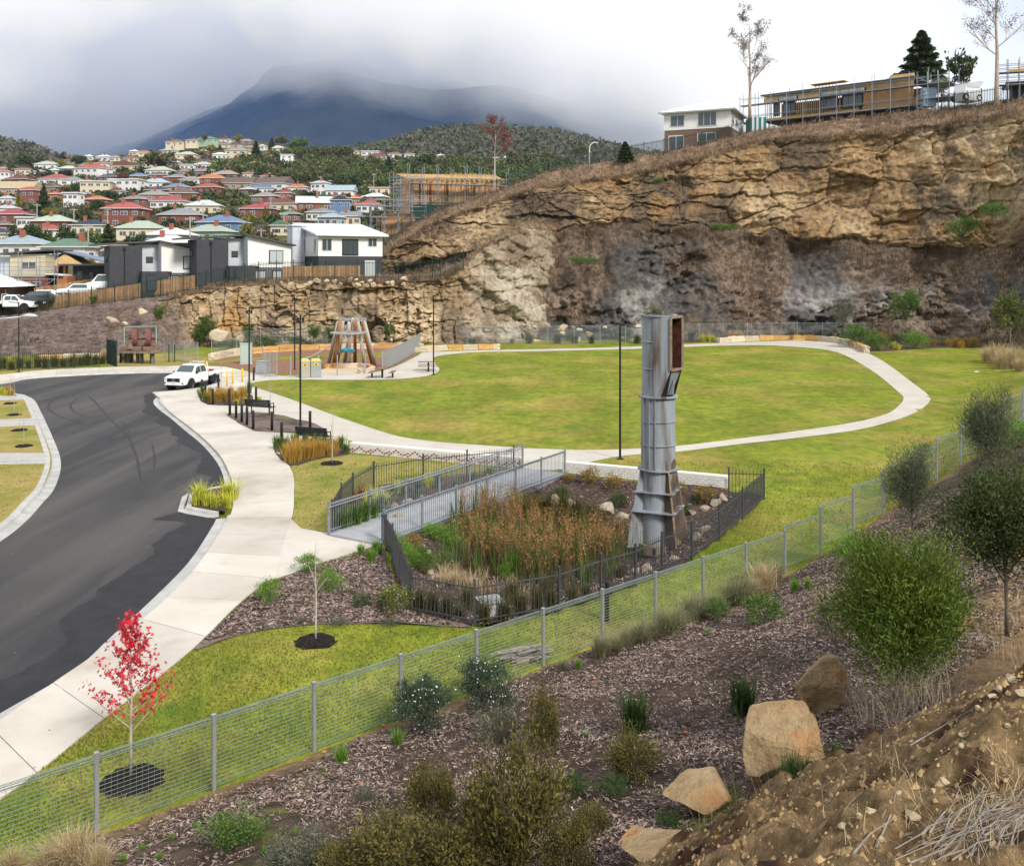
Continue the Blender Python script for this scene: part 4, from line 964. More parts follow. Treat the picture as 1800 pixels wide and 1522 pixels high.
# ---- footbridge
BA, BB = Vector((-5.72, 30.7, 0)), Vector((.38, 40.5, 0))
bd = (BB - BA); BL = bd.length; bang = math.atan2(bd.y, bd.x)
br = empty('footbridge', BA, bang, 'grey steel footbridge with railings crossing the reed pond', 'bridge')
W_ = 2.0
b = MB(); b.box((BL / 2, -W_ / 2, .055), (BL + .3, W_ - .06, .05)); b.build('deck', m_deck, br)
for y in (.03, -W_ - .03):
    b = MB(); b.box((BL / 2, y, -.02), (BL + .2, .07, .2)); b.box((BL / 2, y + (.03 if y > 0 else -.03), .085), (BL + .2, .12, .014)); b.box((BL / 2, y + (.02 if y > 0 else -.02), -.115), (BL + .2, .1, .014)); b.build('beam', m_gbar, br)
for x in (2.2, 5.5, 9.0):
    b = MB(); b.box((x, -W_ / 2, -.1), (.1, W_, .1)); b.box((x, -.3, -.6), (.12, .12, 1.0)); b.box((x, -W_ + .3, -.6), (.12, .12, 1.0)); b.build('pier', m_dgrey, br)
for y, x0, x1 in ((.04, -.1, BL + .2), (-W_ - .04, .1, BL + .1)):
    ra = obj('railing', None, br); n = 6; xs_ = [x0 + (x1 - x0) * i / n for i in range(n + 1)]; s = 1 if y > 0 else -1
    for x in xs_:
        b = MB(); b.box((x, y, .57), (.07, .05, 1.0)); b.box((x, y, 1.08), (.075, .055, .02)); b.build('post', m_gbar, ra)
    b = MB(); b.bar((x0, y, 1.0), (x1, y, 1.0), .045); b.bar((x0, y, .17), (x1, y, .17), .03); b.build('rail', m_gbar, ra)
    b = MB(); b.tube([(x0 - .1, y - s * .09, .78), (x0 - .12, y - s * .09, .9), (x0, y - s * .09, .93), (x1, y - s * .09, .93), (x1 + .12, y - s * .09, .88)], .02, 8); b.build('handrail', m_gbar, ra)
    b = MB(); m = int((x1 - x0) / .11)
    for k in range(1, m): b.bar((x0 + (x1 - x0) * k / m, y, .17), (x0 + (x1 - x0) * k / m, y, .985), .014)
    tag(b.build('balusters', m_gbar, ra), kind='stuff')
for x in (6.4, 9.1):
    b = MB(); b.cyl((x, -W_ - .2, -.08), (x + .05, -W_ - .34, -.2), .06, 12); b.cyl((x + .05, -W_ - .34, -.2), (x + .06, -W_ - .37, -.225), .075, 12); b.box((x, -W_ - .13, -.02), (.04, .16, .03)); b.build('floodlight', m_blk, br)

# ---- white brick walls
WA, WB = Vector((-7.45, 44.4, 0)), Vector((8.27, 37.2, 0)); wd = (WB - WA).normalized(); wang = math.atan2(wd.y, wd.x); WLen = (WB - WA).length
def brick_wall(s0, s1, z0, label, singles, zig=False):
    o = WA + wd * s0; L = s1 - s0; root = empty('brick_wall', o, wang, label, 'wall')
    top = .45; b = MB(); b.box((L / 2, .17, (z0 + top - .1) / 2 - .01), (L - .02, .31, top - z0 - .1)); b.build('core', m_mort, root)
    BL_, BH_ = .243, .0857; nc = int(round((top - .1 - z0) / BH_)); bm_ = MB(); bm_.box((0, 0, 0), (BL_ - .016, .05, BH_ - .016)); full = bm_.mesh('brick', m_whiteb)
    bm_ = MB(); bm_.box((0, 0, 0), (BL_ / 2 - .012, .05, BH_ - .012)); half = bm_.mesh('brick', m_whiteb); mass = MB(); dots = set()
    per = 8; n8 = int(L / (BL_ / 2))
    if zig:
        for k in range(n8):
            ph = (k // 1) % 16; up_ = [1, 0, 0, 1, 1, 2, 2, 3, 3, 3, 2, 2, 1, 1, 0, 0][ph]
    for r in range(nc):
        z = top - .1 - BH_ * (r + .5); x = 0; first = r % 2
        cells = ([(BL_ / 4, 1)] if first else [])
        x = BL_ / 2 if first else 0
        while x + BL_ <= L + .001: cells.append((x + BL_ / 2, 2)); x += BL_
        if x + BL_ / 2 <= L + .001: cells.append((x + BL_ / 4, 1))
        for cx_, k in cells:
            e = R.uniform(-.002, .002)
            if singles: obj('brick', full if k == 2 else half, root, (cx_, .006 + e, z))
            else: mass.box((cx_, .006 + e, z), ((BL_ if k == 2 else BL_ / 2) - .012, .05, BH_ - .012))
    if not singles and mass.v: tag(mass.build('bricks', m_whiteb, root), kind='stuff')
    cp = MB(); m = int(L / .086)
    for k in range(m): cp.box(((k + .5) * L / m, .17, top - .048), (L / m - .008, .36, .1))
    tag(cp.build('coping', m_whiteb, root), kind='stuff')
    if zig:
        k = 0; x = .06
        while x < L - .1:
            ph = k % 8; z = [.17, .09, .17, .25, .33, .25, .17, .1][ph] - .06 + .1
            z = .30 - [2, 3, 2, 1, 0, 1, 2, 2.6][ph] * .072
            for zz in ([z] + ([z - .12] if ph in (1,) else []) + ([z + .12] if ph in (1,) else [])):
                q = MB(); q.box((x, -.026, zz), (.07, .02, .058)); q.build('red_brick_end', m_redb, root)
            x += .122; k += 1
    return root
gap0, gap1 = WLen * ((.36 - WA.x) / (WB.x - WA.x)), WLen * ((2.1 - WA.x) / (WB.x - WA.x))
brick_wall(0, gap0, .0, 'low white brick wall with a zigzag of red bricks left of the footbridge', True, True)
brick_wall(gap1, WLen, -.55, 'white painted brick wall behind the steel tower, right of the footbridge', True)

# ---- steel tower
def tower():
    base = Vector((2.0 + 2.82 - .06, 31.2, 0)); base = P(1157, 905, 31.2); base.z = -.62
    T = empty('steel_tower', base, 0, 'tall weathered grey steel quarry tower with rust-edged square opening standing in the pond', 'tower')
    f = lambda y: H - (y - HY) * 31.2 / F - base.z        # height above base for a photo row
    zb, z1, z2, z3, z4, zt = 0.12, f(893), f(860), f(822), f(695), f(553)
    def sec(r, za, zz, nm, mt=m_tower, r2=None):
        b = MB(); b.lathe([(r, za), (r if r2 is None else r2, zz)], 40); return b.build(nm, mt, T, smooth=True)
    r0 = .60
    b = MB(); b.lathe([(r0 + .12, 0), (r0 + .12, .30), (r0, .30)], 40); b.build('foot_ring', m_rustl, T)
    for k in range(10):
        a = 6.2832 * k / 10; q = MB(); q.box((math.cos(a) * (r0 + .125), math.sin(a) * (r0 + .125), .15), (.03, .07, .2), a); q.build('slot', m_blk, T)
    sec(.56, .1, z3, 'lower_drum', m_tower, .555); sec(.55, z3, z4, 'middle_drum'); 
    for z, r, w in ((z3, .66, .03), (z4, .64, .035), (f(738), .58, .025), (f(779), .585, .025), (zt - .01, .61, .035)):
        b = MB(); b.lathe([(.5, z - w), (r, z - w), (r, z + w * .4), (.5, z + w * .4)], 40); b.build('flange', m_tower if r < .62 else m_tower, T)
    # square skirt: four tapered gussets and two square shelves
    for k in range(4):
        a = math.radians(-68 + 90 * k); ca, sa = math.cos(a), math.sin(a); b = MB(); t = .02
        prof = [(.5, .2), (1.12, .2), (.64, z3 - .03), (.5, z3 - .03)]; tx, ty = -sa * t, ca * t
        vs = [(ca * r + s * tx, sa * r + s * ty, z) for s in (-1, 1) for r, z in prof]
        b.add(vs, [(0, 1, 2, 3), (7, 6, 5, 4), (0, 4, 5, 1), (1, 5, 6, 2), (2, 6, 7, 3), (3, 7, 4, 0)]); b.build('gusset', m_tower if k in (2, 3) else m_scorch, T)
        b = MB(); b.bar((ca * 1.13, sa * 1.13, .2), (ca * .65, sa * .65, z3 - .03), .055, .02); b.build('gusset_edge', m_rustl if k in (0, 1) else m_tower, T)
    for z, r in ((z2, .90), (z1, 1.0)):
        b = MB(); pts = [(math.cos(math.radians(-68 + 90 * k)) * r, math.sin(math.radians(-68 + 90 * k)) * r) for k in range(4)]
        inner = [(.55 * math.cos(6.2832 * j / 24), .55 * math.sin(6.2832 * j / 24)) for j in range(24)]; b.prism(pts, z - .02, z + .015); b.build('shelf', m_tower, T)
    # upper casing: drum merging into a rectangular duct that opens to the right
    n = 40; b = MB(); h4, ht = z4 + .01, zt
    ang = math.radians(-38); dx, dy = math.cos(ang), math.sin(ang); ux, uy = -dy, dx
    R0 = .52; out = .66; hw = .34
    ring = []
    for j in range(n + 1):
        t = math.radians(90) + math.pi * j / n; ring.append((R0 * math.cos(t), R0 * math.sin(t)))
    plan = ring + [(.2, -R0), (out, -hw * 1.05), (out, hw * 1.05), (.2, R0)]
    W3 = lambda p: (p[0] * dx + p[1] * ux, p[0] * dy + p[1] * uy)
    zop = f(647)
    low = [(min(p[0], .30), p[1]) for p in plan]; m = len(plan)
    vs = [(*W3(p), h4) for p in low] + [(*W3(p), zop) for p in plan] + [(*W3(p), ht) for p in plan]
    fs = []
    for i in range(m):
        j = (i + 1) % m; fs.append((i, j, m + j, m + i))
        if i != m - 3: fs.append((m + i, m + j, 2 * m + j, 2 * m + i))
    b.add(vs, fs); me = b.mesh('upper_casing', m_tower); obj('upper_casing', me, T)
    b = MB(); q = [(.02, -hw * .98), (out - .03, -hw * .98), (out - .03, hw * .98), (.02, hw * .98)]
    vs = [(*W3(p), zop + .03) for p in q] + [(*W3(p), ht - .12) for p in q]; b.add(vs, [(0, 3, 7, 4), (0, 1, 5, 4), (3, 2, 6, 7), (0, 1, 2, 3), (4, 5, 6, 7)]); b.build('rusty_lining', m_rust, T)
    c0 = [(out + .01, -hw * 1.12), (out + .01, hw * 1.12)]; b = MB()
    A, B_ = Vector((*W3(c0[0]), zop)), Vector((*W3(c0[1]), zop)); C_, D_ = Vector((*W3(c0[1]), ht - .06)), Vector((*W3(c0[0]), ht - .06))
    for p, q in ((A, B_), (B_, C_), (C_, D_), (D_, A)): b.bar(p, q, .07, .07)
    b.build('opening_frame', m_rustl, T)
    b = MB(); b.bar(Vector((*W3((.4, -.05)), zop)), Vector((*W3((.4, -.05)), ht - .15)), .05); b.build('inner_rib', m_rust, T)
    # chute under the opening
    for s in (-1, 1):
        b = MB(); p = [Vector((*W3((.3, s * hw)), h4 + .03)), Vector((*W3((.46, s * hw * .8)), h4 + .03)), Vector((*W3((out, s * hw)), zop - .02)), Vector((*W3((.3, s * hw)), zop - .02))]
        off = Vector((ux, uy, 0)) * .02; b.add([v - off for v in p] + [v + off for v in p], [(0, 1, 2, 3), (7, 6, 5, 4), (0, 4, 5, 1), (1, 5, 6, 2), (2, 6, 7, 3), (3, 7, 4, 0)]); b.build('bracket', m_blk, T)
    b = MB(); b.bar(Vector((*W3((.5, .05)), h4 + .05)), Vector((*W3((.56, .05)), zop - .05)), .06, .05); b.build('bracket', m_gbar, T)
    # vertical stiffeners and partial hoops
    for a, za, zz, rr_ in ((math.radians(-128), z3, z4, .565), (math.radians(-108), z3, z4, .565), (math.radians(-150), z3, z4, .565), (math.radians(-112), z4, zt, .53)):
        b = MB(); b.box((math.cos(a) * rr_, math.sin(a) * rr_, (za + zz) / 2), (.05, .035, zz - za - .05), a); b.build('stiffener', m_tower, T)
    for z in (f(600), f(647)):
        b = MB(); pts = [(math.cos(math.radians(t)) * .53, math.sin(math.radians(t)) * .53, z) for t in range(-220, -111, 9)]; b.tube(pts, .022, 6); b.build('hoop', m_tower, T)
    b = MB(); b.lathe([(0, zt - .12), (.5, zt - .12)], 24); b.build('cap_plate', m_rust, T)
    # scorch marks burnt through the paint low on the drum: thin plates of bare metal
    for a0, a1, za, zz in ((-52, -14, f(820), f(803)), (-56, -16, f(858), f(828)), (-60, -12, f(892), f(863))):
        b = MB(); pr = 12; vs = []
        for i in range(pr + 1):
            a = math.radians(a0 + (a1 - a0) * i / pr); h_ = (zz - za) * (.55 + .45 * math.sin(math.pi * i / pr)); vs += [(.563 * math.cos(a), .563 * math.sin(a), za), (.563 * math.cos(a), .563 * math.sin(a), za + h_)]
        b.add(vs, [(2 * i, 2 * i + 2, 2 * i + 3, 2 * i + 1) for i in range(pr)]); b.build('scorch_mark', m_scorch, T, smooth=True)
    g = put_shrub(shrub_meshes('tower_shrub', L_olive, 500, .34, .5, .07, .3, 18, 71), base + Vector((-.12, .05, zt - .12)), 1.0, 'small olive shrub growing out of the top of the steel tower')
tower()

# ---- lamp posts
def lamp(x, yb, yt, label, heads, name='lamp_post', h_off=0):
    p = G(x, yb); h = (yb - yt) * p.y / F; r = empty(name, p, 0, label, 'lamp post', 'black lamp posts in the park')
    b = MB(); b.cyl((0, 0, 0), (0, 0, h), .055, 10, .045); b.build('pole', m_blk, r)
    b = MB(); b.box((0, 0, .015), (.3, .3, .03)); b.lathe([(.1, .03), (.07, .09)], 10); b.build('base_plate', m_blk, r)
    for s in heads:
        b = MB()
        if len(heads) > 1:
            b.box((s * .14, 0, h - .28), (.1, .14, .22)); b.bar((0, 0, h - .22), (s * .2, 0, h - .2), .06); b.bar((s * .15, 0, h - .12), (s * .3, 0, h - .03), .06); b.bar((s * .3, 0, h - .03), (s * 1.05, 0, h + .02), .24, .06)
        else:
            b.bar((0, 0, h - .05), (s * .18, 0, h - .04), .09); b.bar((s * .15, 0, h - .04), (s * .72, 0, h - .03), .2, .05)
        b.build('lamp_head', m_blk, r)
    return r
lamp(1090, 807, 569, 'black single-arm lamp post beside the steel tower', (1,))
lamp(762, 659, 522, 'black single-arm lamp post by the far picnic table', (-1,))
lamp(438, 702, 541, 'black twin-arm lamp post standing in the grasses near the parked ute', (-1, 1))
lamp(528, 750, 553, 'black twin-arm lamp post nearest the camera, beside the benches', (-1, 1))
lamp(518, 650, 520, 'black twin-arm lamp post inside the playground forecourt', (-1, 1))
p = G(33, 655); r = empty('lamp_post', p, 0, 'black lamp post at the far left beyond the road', 'lamp post'); b = MB(); b.cyl((0, 0, 0), (0, 0, 5.7), .06, 10, .05); b.build('pole', m_blk, r); b = MB(); b.bar((0, 0, 5.65), (-.8, 0, 5.7), .2, .05); b.build('lamp_head', m_blk, r); b = MB(); b.box((0, 0, .02), (.3, .3, .04)); b.build('base_plate', m_blk, r)
p = G(-60, 690); r = empty('street_light', p, 0, 'pale curved street light arm reaching in from the left edge', 'street light')
b = MB(); hh = 4.9; tip = P(60, 556, p.y) - p; b.tube([(0, 0, 0), (0, 0, tip.z - 1.6), (.3, 0, tip.z - .75), (1.2, 0, tip.z - .3), (tip.x - .8, 0, tip.z - .03)], [.08, .06, .055, .05, .045], 10); b.build('pole', m_galv, r, smooth=True)
b = MB(); b.tube([(tip.x - .9, 0, tip.z - .02), (tip.x - .5, 0, tip.z + .05), (tip.x, 0, tip.z + .03), (tip.x + .25, 0, tip.z)], [.05, .13, .12, .03], 10); b.build('lamp_head', mat('lamp_grey', (.5, .51, .53), rough=.5), r, smooth=True)

# ---- benches, bollards, picnic tables
def bench(x, y, ang, label):
    r = empty('bench', G(x, y), ang, label, 'bench', 'black park benches')
    for k in range(5):
        b = MB(); b.box((0, -.2 + k * .1, .45), (1.75, .085, .03)); b.build('seat_slat', m_blk, r)
    for k in range(4):
        b = MB(); b.box((0, .26 + k * .03, .55 + k * .1), (1.75, .03, .085)); b.build('backrest_slat', m_blk, r)
    for s in (-.75, .75):
        b = MB(); b.bar((s, -.2, 0), (s, -.2, .44), .05); b.build('leg', m_blk, r); b = MB(); b.bar((s, .24, 0), (s, .25, .44), .05); b.bar((s, .25, .44), (s, .36, .9), .05); b.build('leg', m_blk, r)
        b = MB(); b.bar((s, -.22, .66), (s, .3, .66), .04); b.bar((s, -.2, .44), (s, -.2, .66), .04); b.build('armrest', m_blk, r)
bench(458, 728, math.radians(160), 'black slatted bench on the concrete pad beside the lawn path')
bench(553, 782, math.radians(160), 'black bench half hidden behind orange grasses near the red zigzag wall')
bo = MB(); bo.lathe([(0, 0), (.075, 0), (.075, .98), (.06, 1.0), (0, 1.0)], 12); bom = bo.mesh('bollard', m_blk, True)
def lamb(k): return ['leftmost', 'second', 'third', 'fourth', 'fifth', 'sixth', 'seventh', 'eighth', 'ninth', 'tenth', 'eleventh', 'twelfth', 'thirteenth', 'fourteenth', 'fifteenth', 'sixteenth', 'seventeenth', 'eighteenth', 'nineteenth', 'twentieth'][k]
for k, (x, y) in enumerate([(355, 693), (361, 702), (374, 712), (384, 683), (403, 712), (404, 730), (415, 736), (425, 742), (434, 748), (445, 755), (478, 757), (450, 708), (545, 756), (495, 778), (446, 669)]):
    o = obj('bollard', bom, None, G(x, y)); tag(o, 'black steel bollard beside the footpath planting beds', 'bollard', 'black bollards')
yb = MB(); yb.lathe([(0, 0), (.06, 0), (.06, 1.0), (.045, 1.03), (0, 1.03)], 12); ybm = yb.mesh('bollard', m_yel, True)
for x, y in ((399, 679), (409, 675), (426, 672)): tag(obj('bollard', ybm, None, G(x, y)), 'yellow steel bollard on the plaza behind the parked ute', 'bollard', 'yellow bollards')
def picnic(x, y, ang, label, sides=(-1, 1)):
    r = empty('picnic_table', G(x, y), ang, label, 'picnic table', 'picnic tables by the playground')
    for k in range(4):
        b = MB(); b.box((0, -.27 + k * .18, .75), (1.7, .165, .04)); b.build('table_board', m_timb, r)
    b = MB(); b.box((0, 0, .37), (.14, .14, .7)); b.build('pedestal', m_blk, r)
    for s in sides:
        for k in range(2):
            b = MB(); b.box((0, s * .8 - .09 + k * .18, .46), (1.7, .165, .04)); b.build('bench_board', m_timb, r)
        b = MB(); b.box((0, s * .8, .22), (.12, .12, .44)); b.build('bench_leg', m_blk, r)
picnic(672, 664, math.radians(88), 'brown timber picnic table with two benches on the path corner')
picnic(753, 652, math.radians(5), 'brown timber picnic table behind the single-arm lamp post')

# ---- playground
PC = G(612, 650); pr_ = empty('climbing_frame', PC, 0, 'tall log climbing frame of leaning peeled poles in the playground', 'climbing frame')
def pxl(x, y, Y): return P(x, y, Y) - PC
poles = [((594, 566), (577, 641), 83, 0), ((603, 565), (592, 640), 80, 0), ((598, 563), (586, 643), 79, 1), ((613, 566), (613, 643), 79, 0), ((624, 563), (624, 638), 83.5, 1), ((629, 562), (641, 643), 79, 0), ((636, 561), (655, 640), 81, 1), ((641, 565), (659, 642), 80, 0), ((620, 560), (605, 637), 84, 0)]
for (tx, ty), (bx_, by_), Y, o_ in poles:
    b = MB(); b.tube([G(bx_, by_ + 1) - PC, (G(bx_, by_ + 1) - PC).lerp(pxl(tx, ty, G(bx_, by_).y * .25 + PC.y * .75), .5) + Vector((R.uniform(-.04, .04), 0, 0)), pxl(tx, ty, G(bx_, by_).y * .25 + PC.y * .75)], [.17, .15, .12], 10); b.build('log_pole', m_logo if o_ else m_log, pr_, smooth=True)
b = MB(); c = pxl(613, 586, PC.y); b.lathe([(.9, c.z), (1.55, c.z), (1.55, c.z + .1), (.9, c.z + .1), (.9, c.z)], 16, (c.x, c.y, 0)); b.build('platform', m_galv, pr_)
b = MB(); pts = [pxl(624 + 24 * math.cos(t) - 4, 562 - 2 * math.sin(t * 2), PC.y) for t in np.linspace(0, 6.28, 14)]; b.tube(pts, .05, 6, False); b.build('top_ring', m_galv, pr_)
for q in ((600, 585, 596, 620), (607, 588, 620, 625), (628, 588, 640, 624), (618, 590, 610, 612)):
    b = MB(); b.cyl(pxl(q[0], q[1], PC.y), pxl(q[2], q[3], PC.y), .025, 6); b.build('rope', m_log, pr_)
b = MB(); b.tube([pxl(601, 617, PC.y), pxl(606, 615, PC.y - .6), pxl(614, 615, PC.y - .6), pxl(621, 617, PC.y)], .16, 8); b.build('swing_seat', m_teal, pr_)
sl_ = empty('slide', G(545, 632), 0, 'stainless steel slide beside the log climbing frame', 'slide'); o0 = G(545, 632)
a_, b_ = P(534, 632, o0.y), P(583, 607, o0.y + 2)
b = MB(); ptsS = [P(531, 633, o0.y) - o0, P(545, 630, o0.y) - o0, P(562, 621, o0.y + .8) - o0, P(583, 607, o0.y + 1.6) - o0]
for s in (0, .55): b.tube([p + Vector((0, s, .12)) for p in ptsS], .05, 6)
b.build('side_rail', m_galv, sl_)
b = MB(); vs = []; 
for p in ptsS: vs += [p, p + Vector((0, .55, 0))]
b.add(vs, [(2 * i, 2 * i + 2, 2 * i + 3, 2 * i + 1) for i in range(3)]); b.build('chute', m_galv, sl_)
b = MB(); b.cyl(P(583, 607, o0.y + 1.8) - o0, Vector((P(583, 607, o0.y + 1.8) - o0).xy.to_3d()), .06, 8); b.build('support', m_galv, sl_)
# small mesh panels (grey steel) at the playground
def panel_fence(pts, label, h=1.1, mt=None, name='panel_fence', infill=.05, group=None, hs=None):
    mt = mt or m_galv; pts = [Vector(p) for p in pts]; org = pts[0].copy(); r = empty(name, org, 0, label, 'fence', group)
    pb = MB(); pb.box((0, 0, h / 2), (.07, .07, h + .1)); pm = pb.mesh('post', mt)
    for p in pts: obj('post', pm, r, p - org)
    for a, c in zip(pts[:-1], pts[1:]):
        a, c = a - org, c - org; b = MB(); up = Vector((0, 0, 1))
        b.bar(a + up * h, c + up * h, .04); b.build('rail', mt, r); b = MB(); b.bar(a + up * .08, c + up * .08, .04); b.build('rail', mt, r); b = MB(); L = (c - a).length; n = max(2, int(L / infill))
        for k in range(1, n): b.bar(a.lerp(c, k / n) + up * .08, a.lerp(c, k / n) + up * h, .012)
        tag(b.build('infill_bars', mt, r), kind='stuff')
    return r
pts = [G(x, y) for x, y in ((672, 650), (680, 648), (690, 643), (700, 638), (707, 634), (714, 630), (720, 626), (727, 622), (733, 617), (738, 611))]
panel_fence(pts, 'grey steel slat fence stepping up beside the playground path', 1.55, m_galv)
panel_fence([G(466, 663), G(474, 662), G(487, 662)], 'short grey steel gate panel left of the playground entrance', 1.9, m_galv)
for x, y in ((511, 663), (560, 661), (593, 660), (642, 657), (462, 640)):
    o = MB(); o.cyl((0, 0, 0), (0, 0, 1.6), .05, 8); o.cyl((0, 0, 1.6), (0, 0, 1.63), .06, 8); tag(o.build('gate_post', m_galv, None, G(x, y)), 'slim grey steel post at the playground entrance', 'post', 'playground posts')
p = G(545, 663); r = empty('litter_bin', p, .3, 'stainless steel litter bin with a yellow lid by the playground', 'bin')
for k, x in enumerate((-.42, .42)):
    b = MB(); b.box((x, 0, .62), (.8, .75, 1.2)); b.build('cabinet', m_galv if k else mat('bin_steel', (.42, .40, .33), rough=.5, metal=.3), r, bevel=.02); b = MB(); b.extr([(x - .4, 1.23), (x + .4, 1.23), (x + .3, 1.42), (x - .3, 1.42)], -.38, .38); b.build('lid', mat('bin_lid', (.62, .52, .22), rough=.5), r)
    b = MB(); b.box((x, -.38, 1.0), (.34, .02, .2)); b.build('sign_plate', m_yel, r)
    b = MB(); b.box((x, -.392, 1.02), (.1, .012, .1)); b.box((x, -.392, .96), (.16, .012, .03)); b.build('bin_symbol', m_blk, r)
p = G(433, 640); b = MB(); r = empty('utility_cabinet', p, .1, 'pale green utility cabinet near the playground', 'cabinet'); b.box((0, 0, .9), (1.0, .5, 1.75)); b.build('body', m_cab, r, bevel=.02); b = MB(); b.box((0, 0, 1.8), (1.08, .58, .06)); b.build('lid', m_cab, r); b = MB(); b.box((0, -.26, .9), (.9, .015, 1.5)); b.build('door', m_cab, r); b = MB(); b.box((0, 0, .03), (1.1, .6, .06)); b.build('plinth', m_kerb, r)
p = G(462, 657); r = empty('utility_cabinet', p, -.1, 'low grey steel utility box beside the playground gate', 'cabinet'); b = MB(); b.box((0, 0, .5), (.9, .7, .96)); b.build('body', m_galv, r, bevel=.02); b = MB(); b.box((0, 0, 1.0), (.98, .78, .05)); b.build('lid', m_galv, r)

# ---- sandstone block edgings
blk = [];
for k in range(6): blk.append(rock_mesh('edging_block_%d' % k, 200 + k, m_sando if k % 3 == 2 else m_sand, 1, .8, .8, .8, 3, .03))
def boxrock(key, mt, seed):
    R1 = random.Random(seed); bm = bmesh.new(); bmesh.ops.create_cube(bm, size=1); bmesh.ops.subdivide_edges(bm, edges=bm.edges[:], cuts=2, use_grid_fill=True)
    for v in bm.verts: v.co += Vector((R1.gauss(0, .018), R1.gauss(0, .03), R1.gauss(0, .03))); v.co.z += .5
    me = bpy.data.meshes.new(key); bm.to_mesh(me); bm.free(); me.materials.append(mt); return me
BR = [boxrock('sandstone_block', m_sand, 1), boxrock('sandstone_block', m_sand, 2), boxrock('sandstone_block', m_sando, 3), boxrock('sandstone_block', m_sand, 4), boxrock('sandstone_block', m_sando, 5)]
def edging(px, label, L=1.5, h=.5, w=.5, name='stone_edging', off=0):
    pts = [G(x, y) for x, y in px]; org = pts[0].copy(); r = empty(name, org, 0, label, 'edging'); c = resample(spline(pts, 8), .1); s = 0; i = 0
    while i < len(c) - 3:
        n = int(L * R.uniform(.75, 1.3) / .1); j = min(i + n, len(c) - 1); a, e = c[i], c[j]; d = e - a
        if d.length > .3:
            o = obj('block', R.choice(BR), r, (a + e) / 2 - org, math.atan2(d.y, d.x)); o.scale = (d.length * .985, w, h * R.uniform(.88, 1.08))
        i = j
    return r
edging([(372, 633), (400, 627), (440, 622), (500, 618), (560, 615), (640, 613), (700, 613), (745, 613)], 'sandstone block edging behind the playground', 2.0, .62, .6)
edging([(726, 619.5), (770, 616.5), (800, 615.5), (850, 614.5), (880, 614)], 'sandstone blocks along the path beside the far lawn edge', 2.0, .55, .5)
edging([(1262, 603), (1300, 600.5), (1340, 599), (1400, 598), (1440, 599.5), (1480, 604), (1508, 612), (1524, 621)], 'curved line of sandstone blocks edging the far path', 1.9, .6, .55)
edging([(572, 648), (600, 645), (640, 646), (655, 650), (648, 655), (630, 657)], 'low sandstone edging round the sandpit', 1.6, .35, .4)
edging([(70, 631), (100, 630), (150, 628.5), (200, 627)], 'rough stone edging below the mulched bank', 2.2, .4, .6)

# ---- boulders and garden stones
def boulder(x, y, wpx, label, seed, sx=1, sy=.8, sz=.8, mt=None, sink=.15, rz=0, cat='boulder', group=None, p=None, n=3, cuts=13, name='boulder'):
    p = p or GT(x, y); s = wpx * p.y / F / 2
    me = rock_mesh('boulder_%d' % seed, seed, mt or m_boul, n, 1, sy, sz, cuts, .055)
    o = obj(name, me, None, p + Vector((0, s * .3, s * sz * (1 - 2 * sink) * .9)), rz); o.scale = (s * sx,) * 3; return tag(o, label, cat, group)
boulder(1380, 1376, 178, 'large pointed tan sandstone boulder beside the big strappy plant', 301, 1, .85, 1.05, sink=.14)
boulder(1462, 1250, 118, 'upright square-topped sandstone block beside the green wattle', 302, 1, .9, 1.25, sink=.1)
boulder(1235, 1436, 172, 'rounded orange sandstone boulder at the foot of the soil bank', 303, 1, .8, .62, sink=.2)
boulder(1200, 1540, 260, 'broad pale sandstone slab at the bottom edge of the picture', 304, 1, .8, .42, sink=.3)
boulder(1690, 1120, 100, 'sandstone boulder between the wattle and the tall right-hand tree', 305, 1, .8, .6, sink=.2)
boulder(1795, 985, 70, 'sandstone boulder behind the tall tree at the right edge', 306, 1, .8, .6, sink=.2)
for k, (x, y, w) in enumerate([(955, 893, 34), (978, 885, 30), (1000, 893, 28), (1068, 906, 42), (1093, 912, 30), (1195, 908, 24), (1215, 905, 22), (1240, 900, 22), (1258, 888, 26), (1272, 880, 24), (1140, 1005, 26), (1120, 1010, 22), (1185, 985, 22), (1225, 950, 26), (1240, 935, 24),
                                (742, 965, 20), (752, 975, 18), (760, 988, 20), (770, 1000, 18), (757, 1012, 20), (765, 1022, 22), (690, 898, 26), (715, 888, 24), (738, 880, 26), (700, 912, 24)]):
    boulder(x, y, w, 'tan garden stone lying in the bed round the reed pond', 400 + k % 8, 1, .85, .7, m_boulg, sink=.2, rz=R.uniform(0, 3), cat='stone', group='garden stones round the pond', n=2, cuts=6, name='garden_stone')
# concrete pit box inside the pond fence
p = GT(861, 1082); r = empty('pit_box', p, .35, 'square concrete drainage box with a steel grate inside the pond fence', 'drain box'); b = MB(); b.box((0, 0, .2), (.62, .62, .44)); b.build('body', m_kerb, r, bevel=.015); b = MB(); b.box((0, 0, .43), (.66, .66, .03)); b.build('grate_frame', m_galv, r)
for k in range(7):
    b = MB(); b.box((-.24 + k * .08, 0, .452), (.02, .56, .02)); b.build('grate_bar', m_galv, r)
o = MB(); o.lathe([(0, 0), (.055, 0), (.055, .95), (0, .97)], 12); tag(o.build('marker_post', m_blk, None, G(1067, 1092)), 'short black post behind the wire mesh fence', 'post')
o = MB(); o.box((0, 0, .22), (.03, .03, .44)); tag(o.build('garden_stake', mat('stake_timber', (.07, .05, .04), rough=.9), None, GT(601, 1060)), 'thin dark stake with a white tip in the mulch bed', 'stake'); 
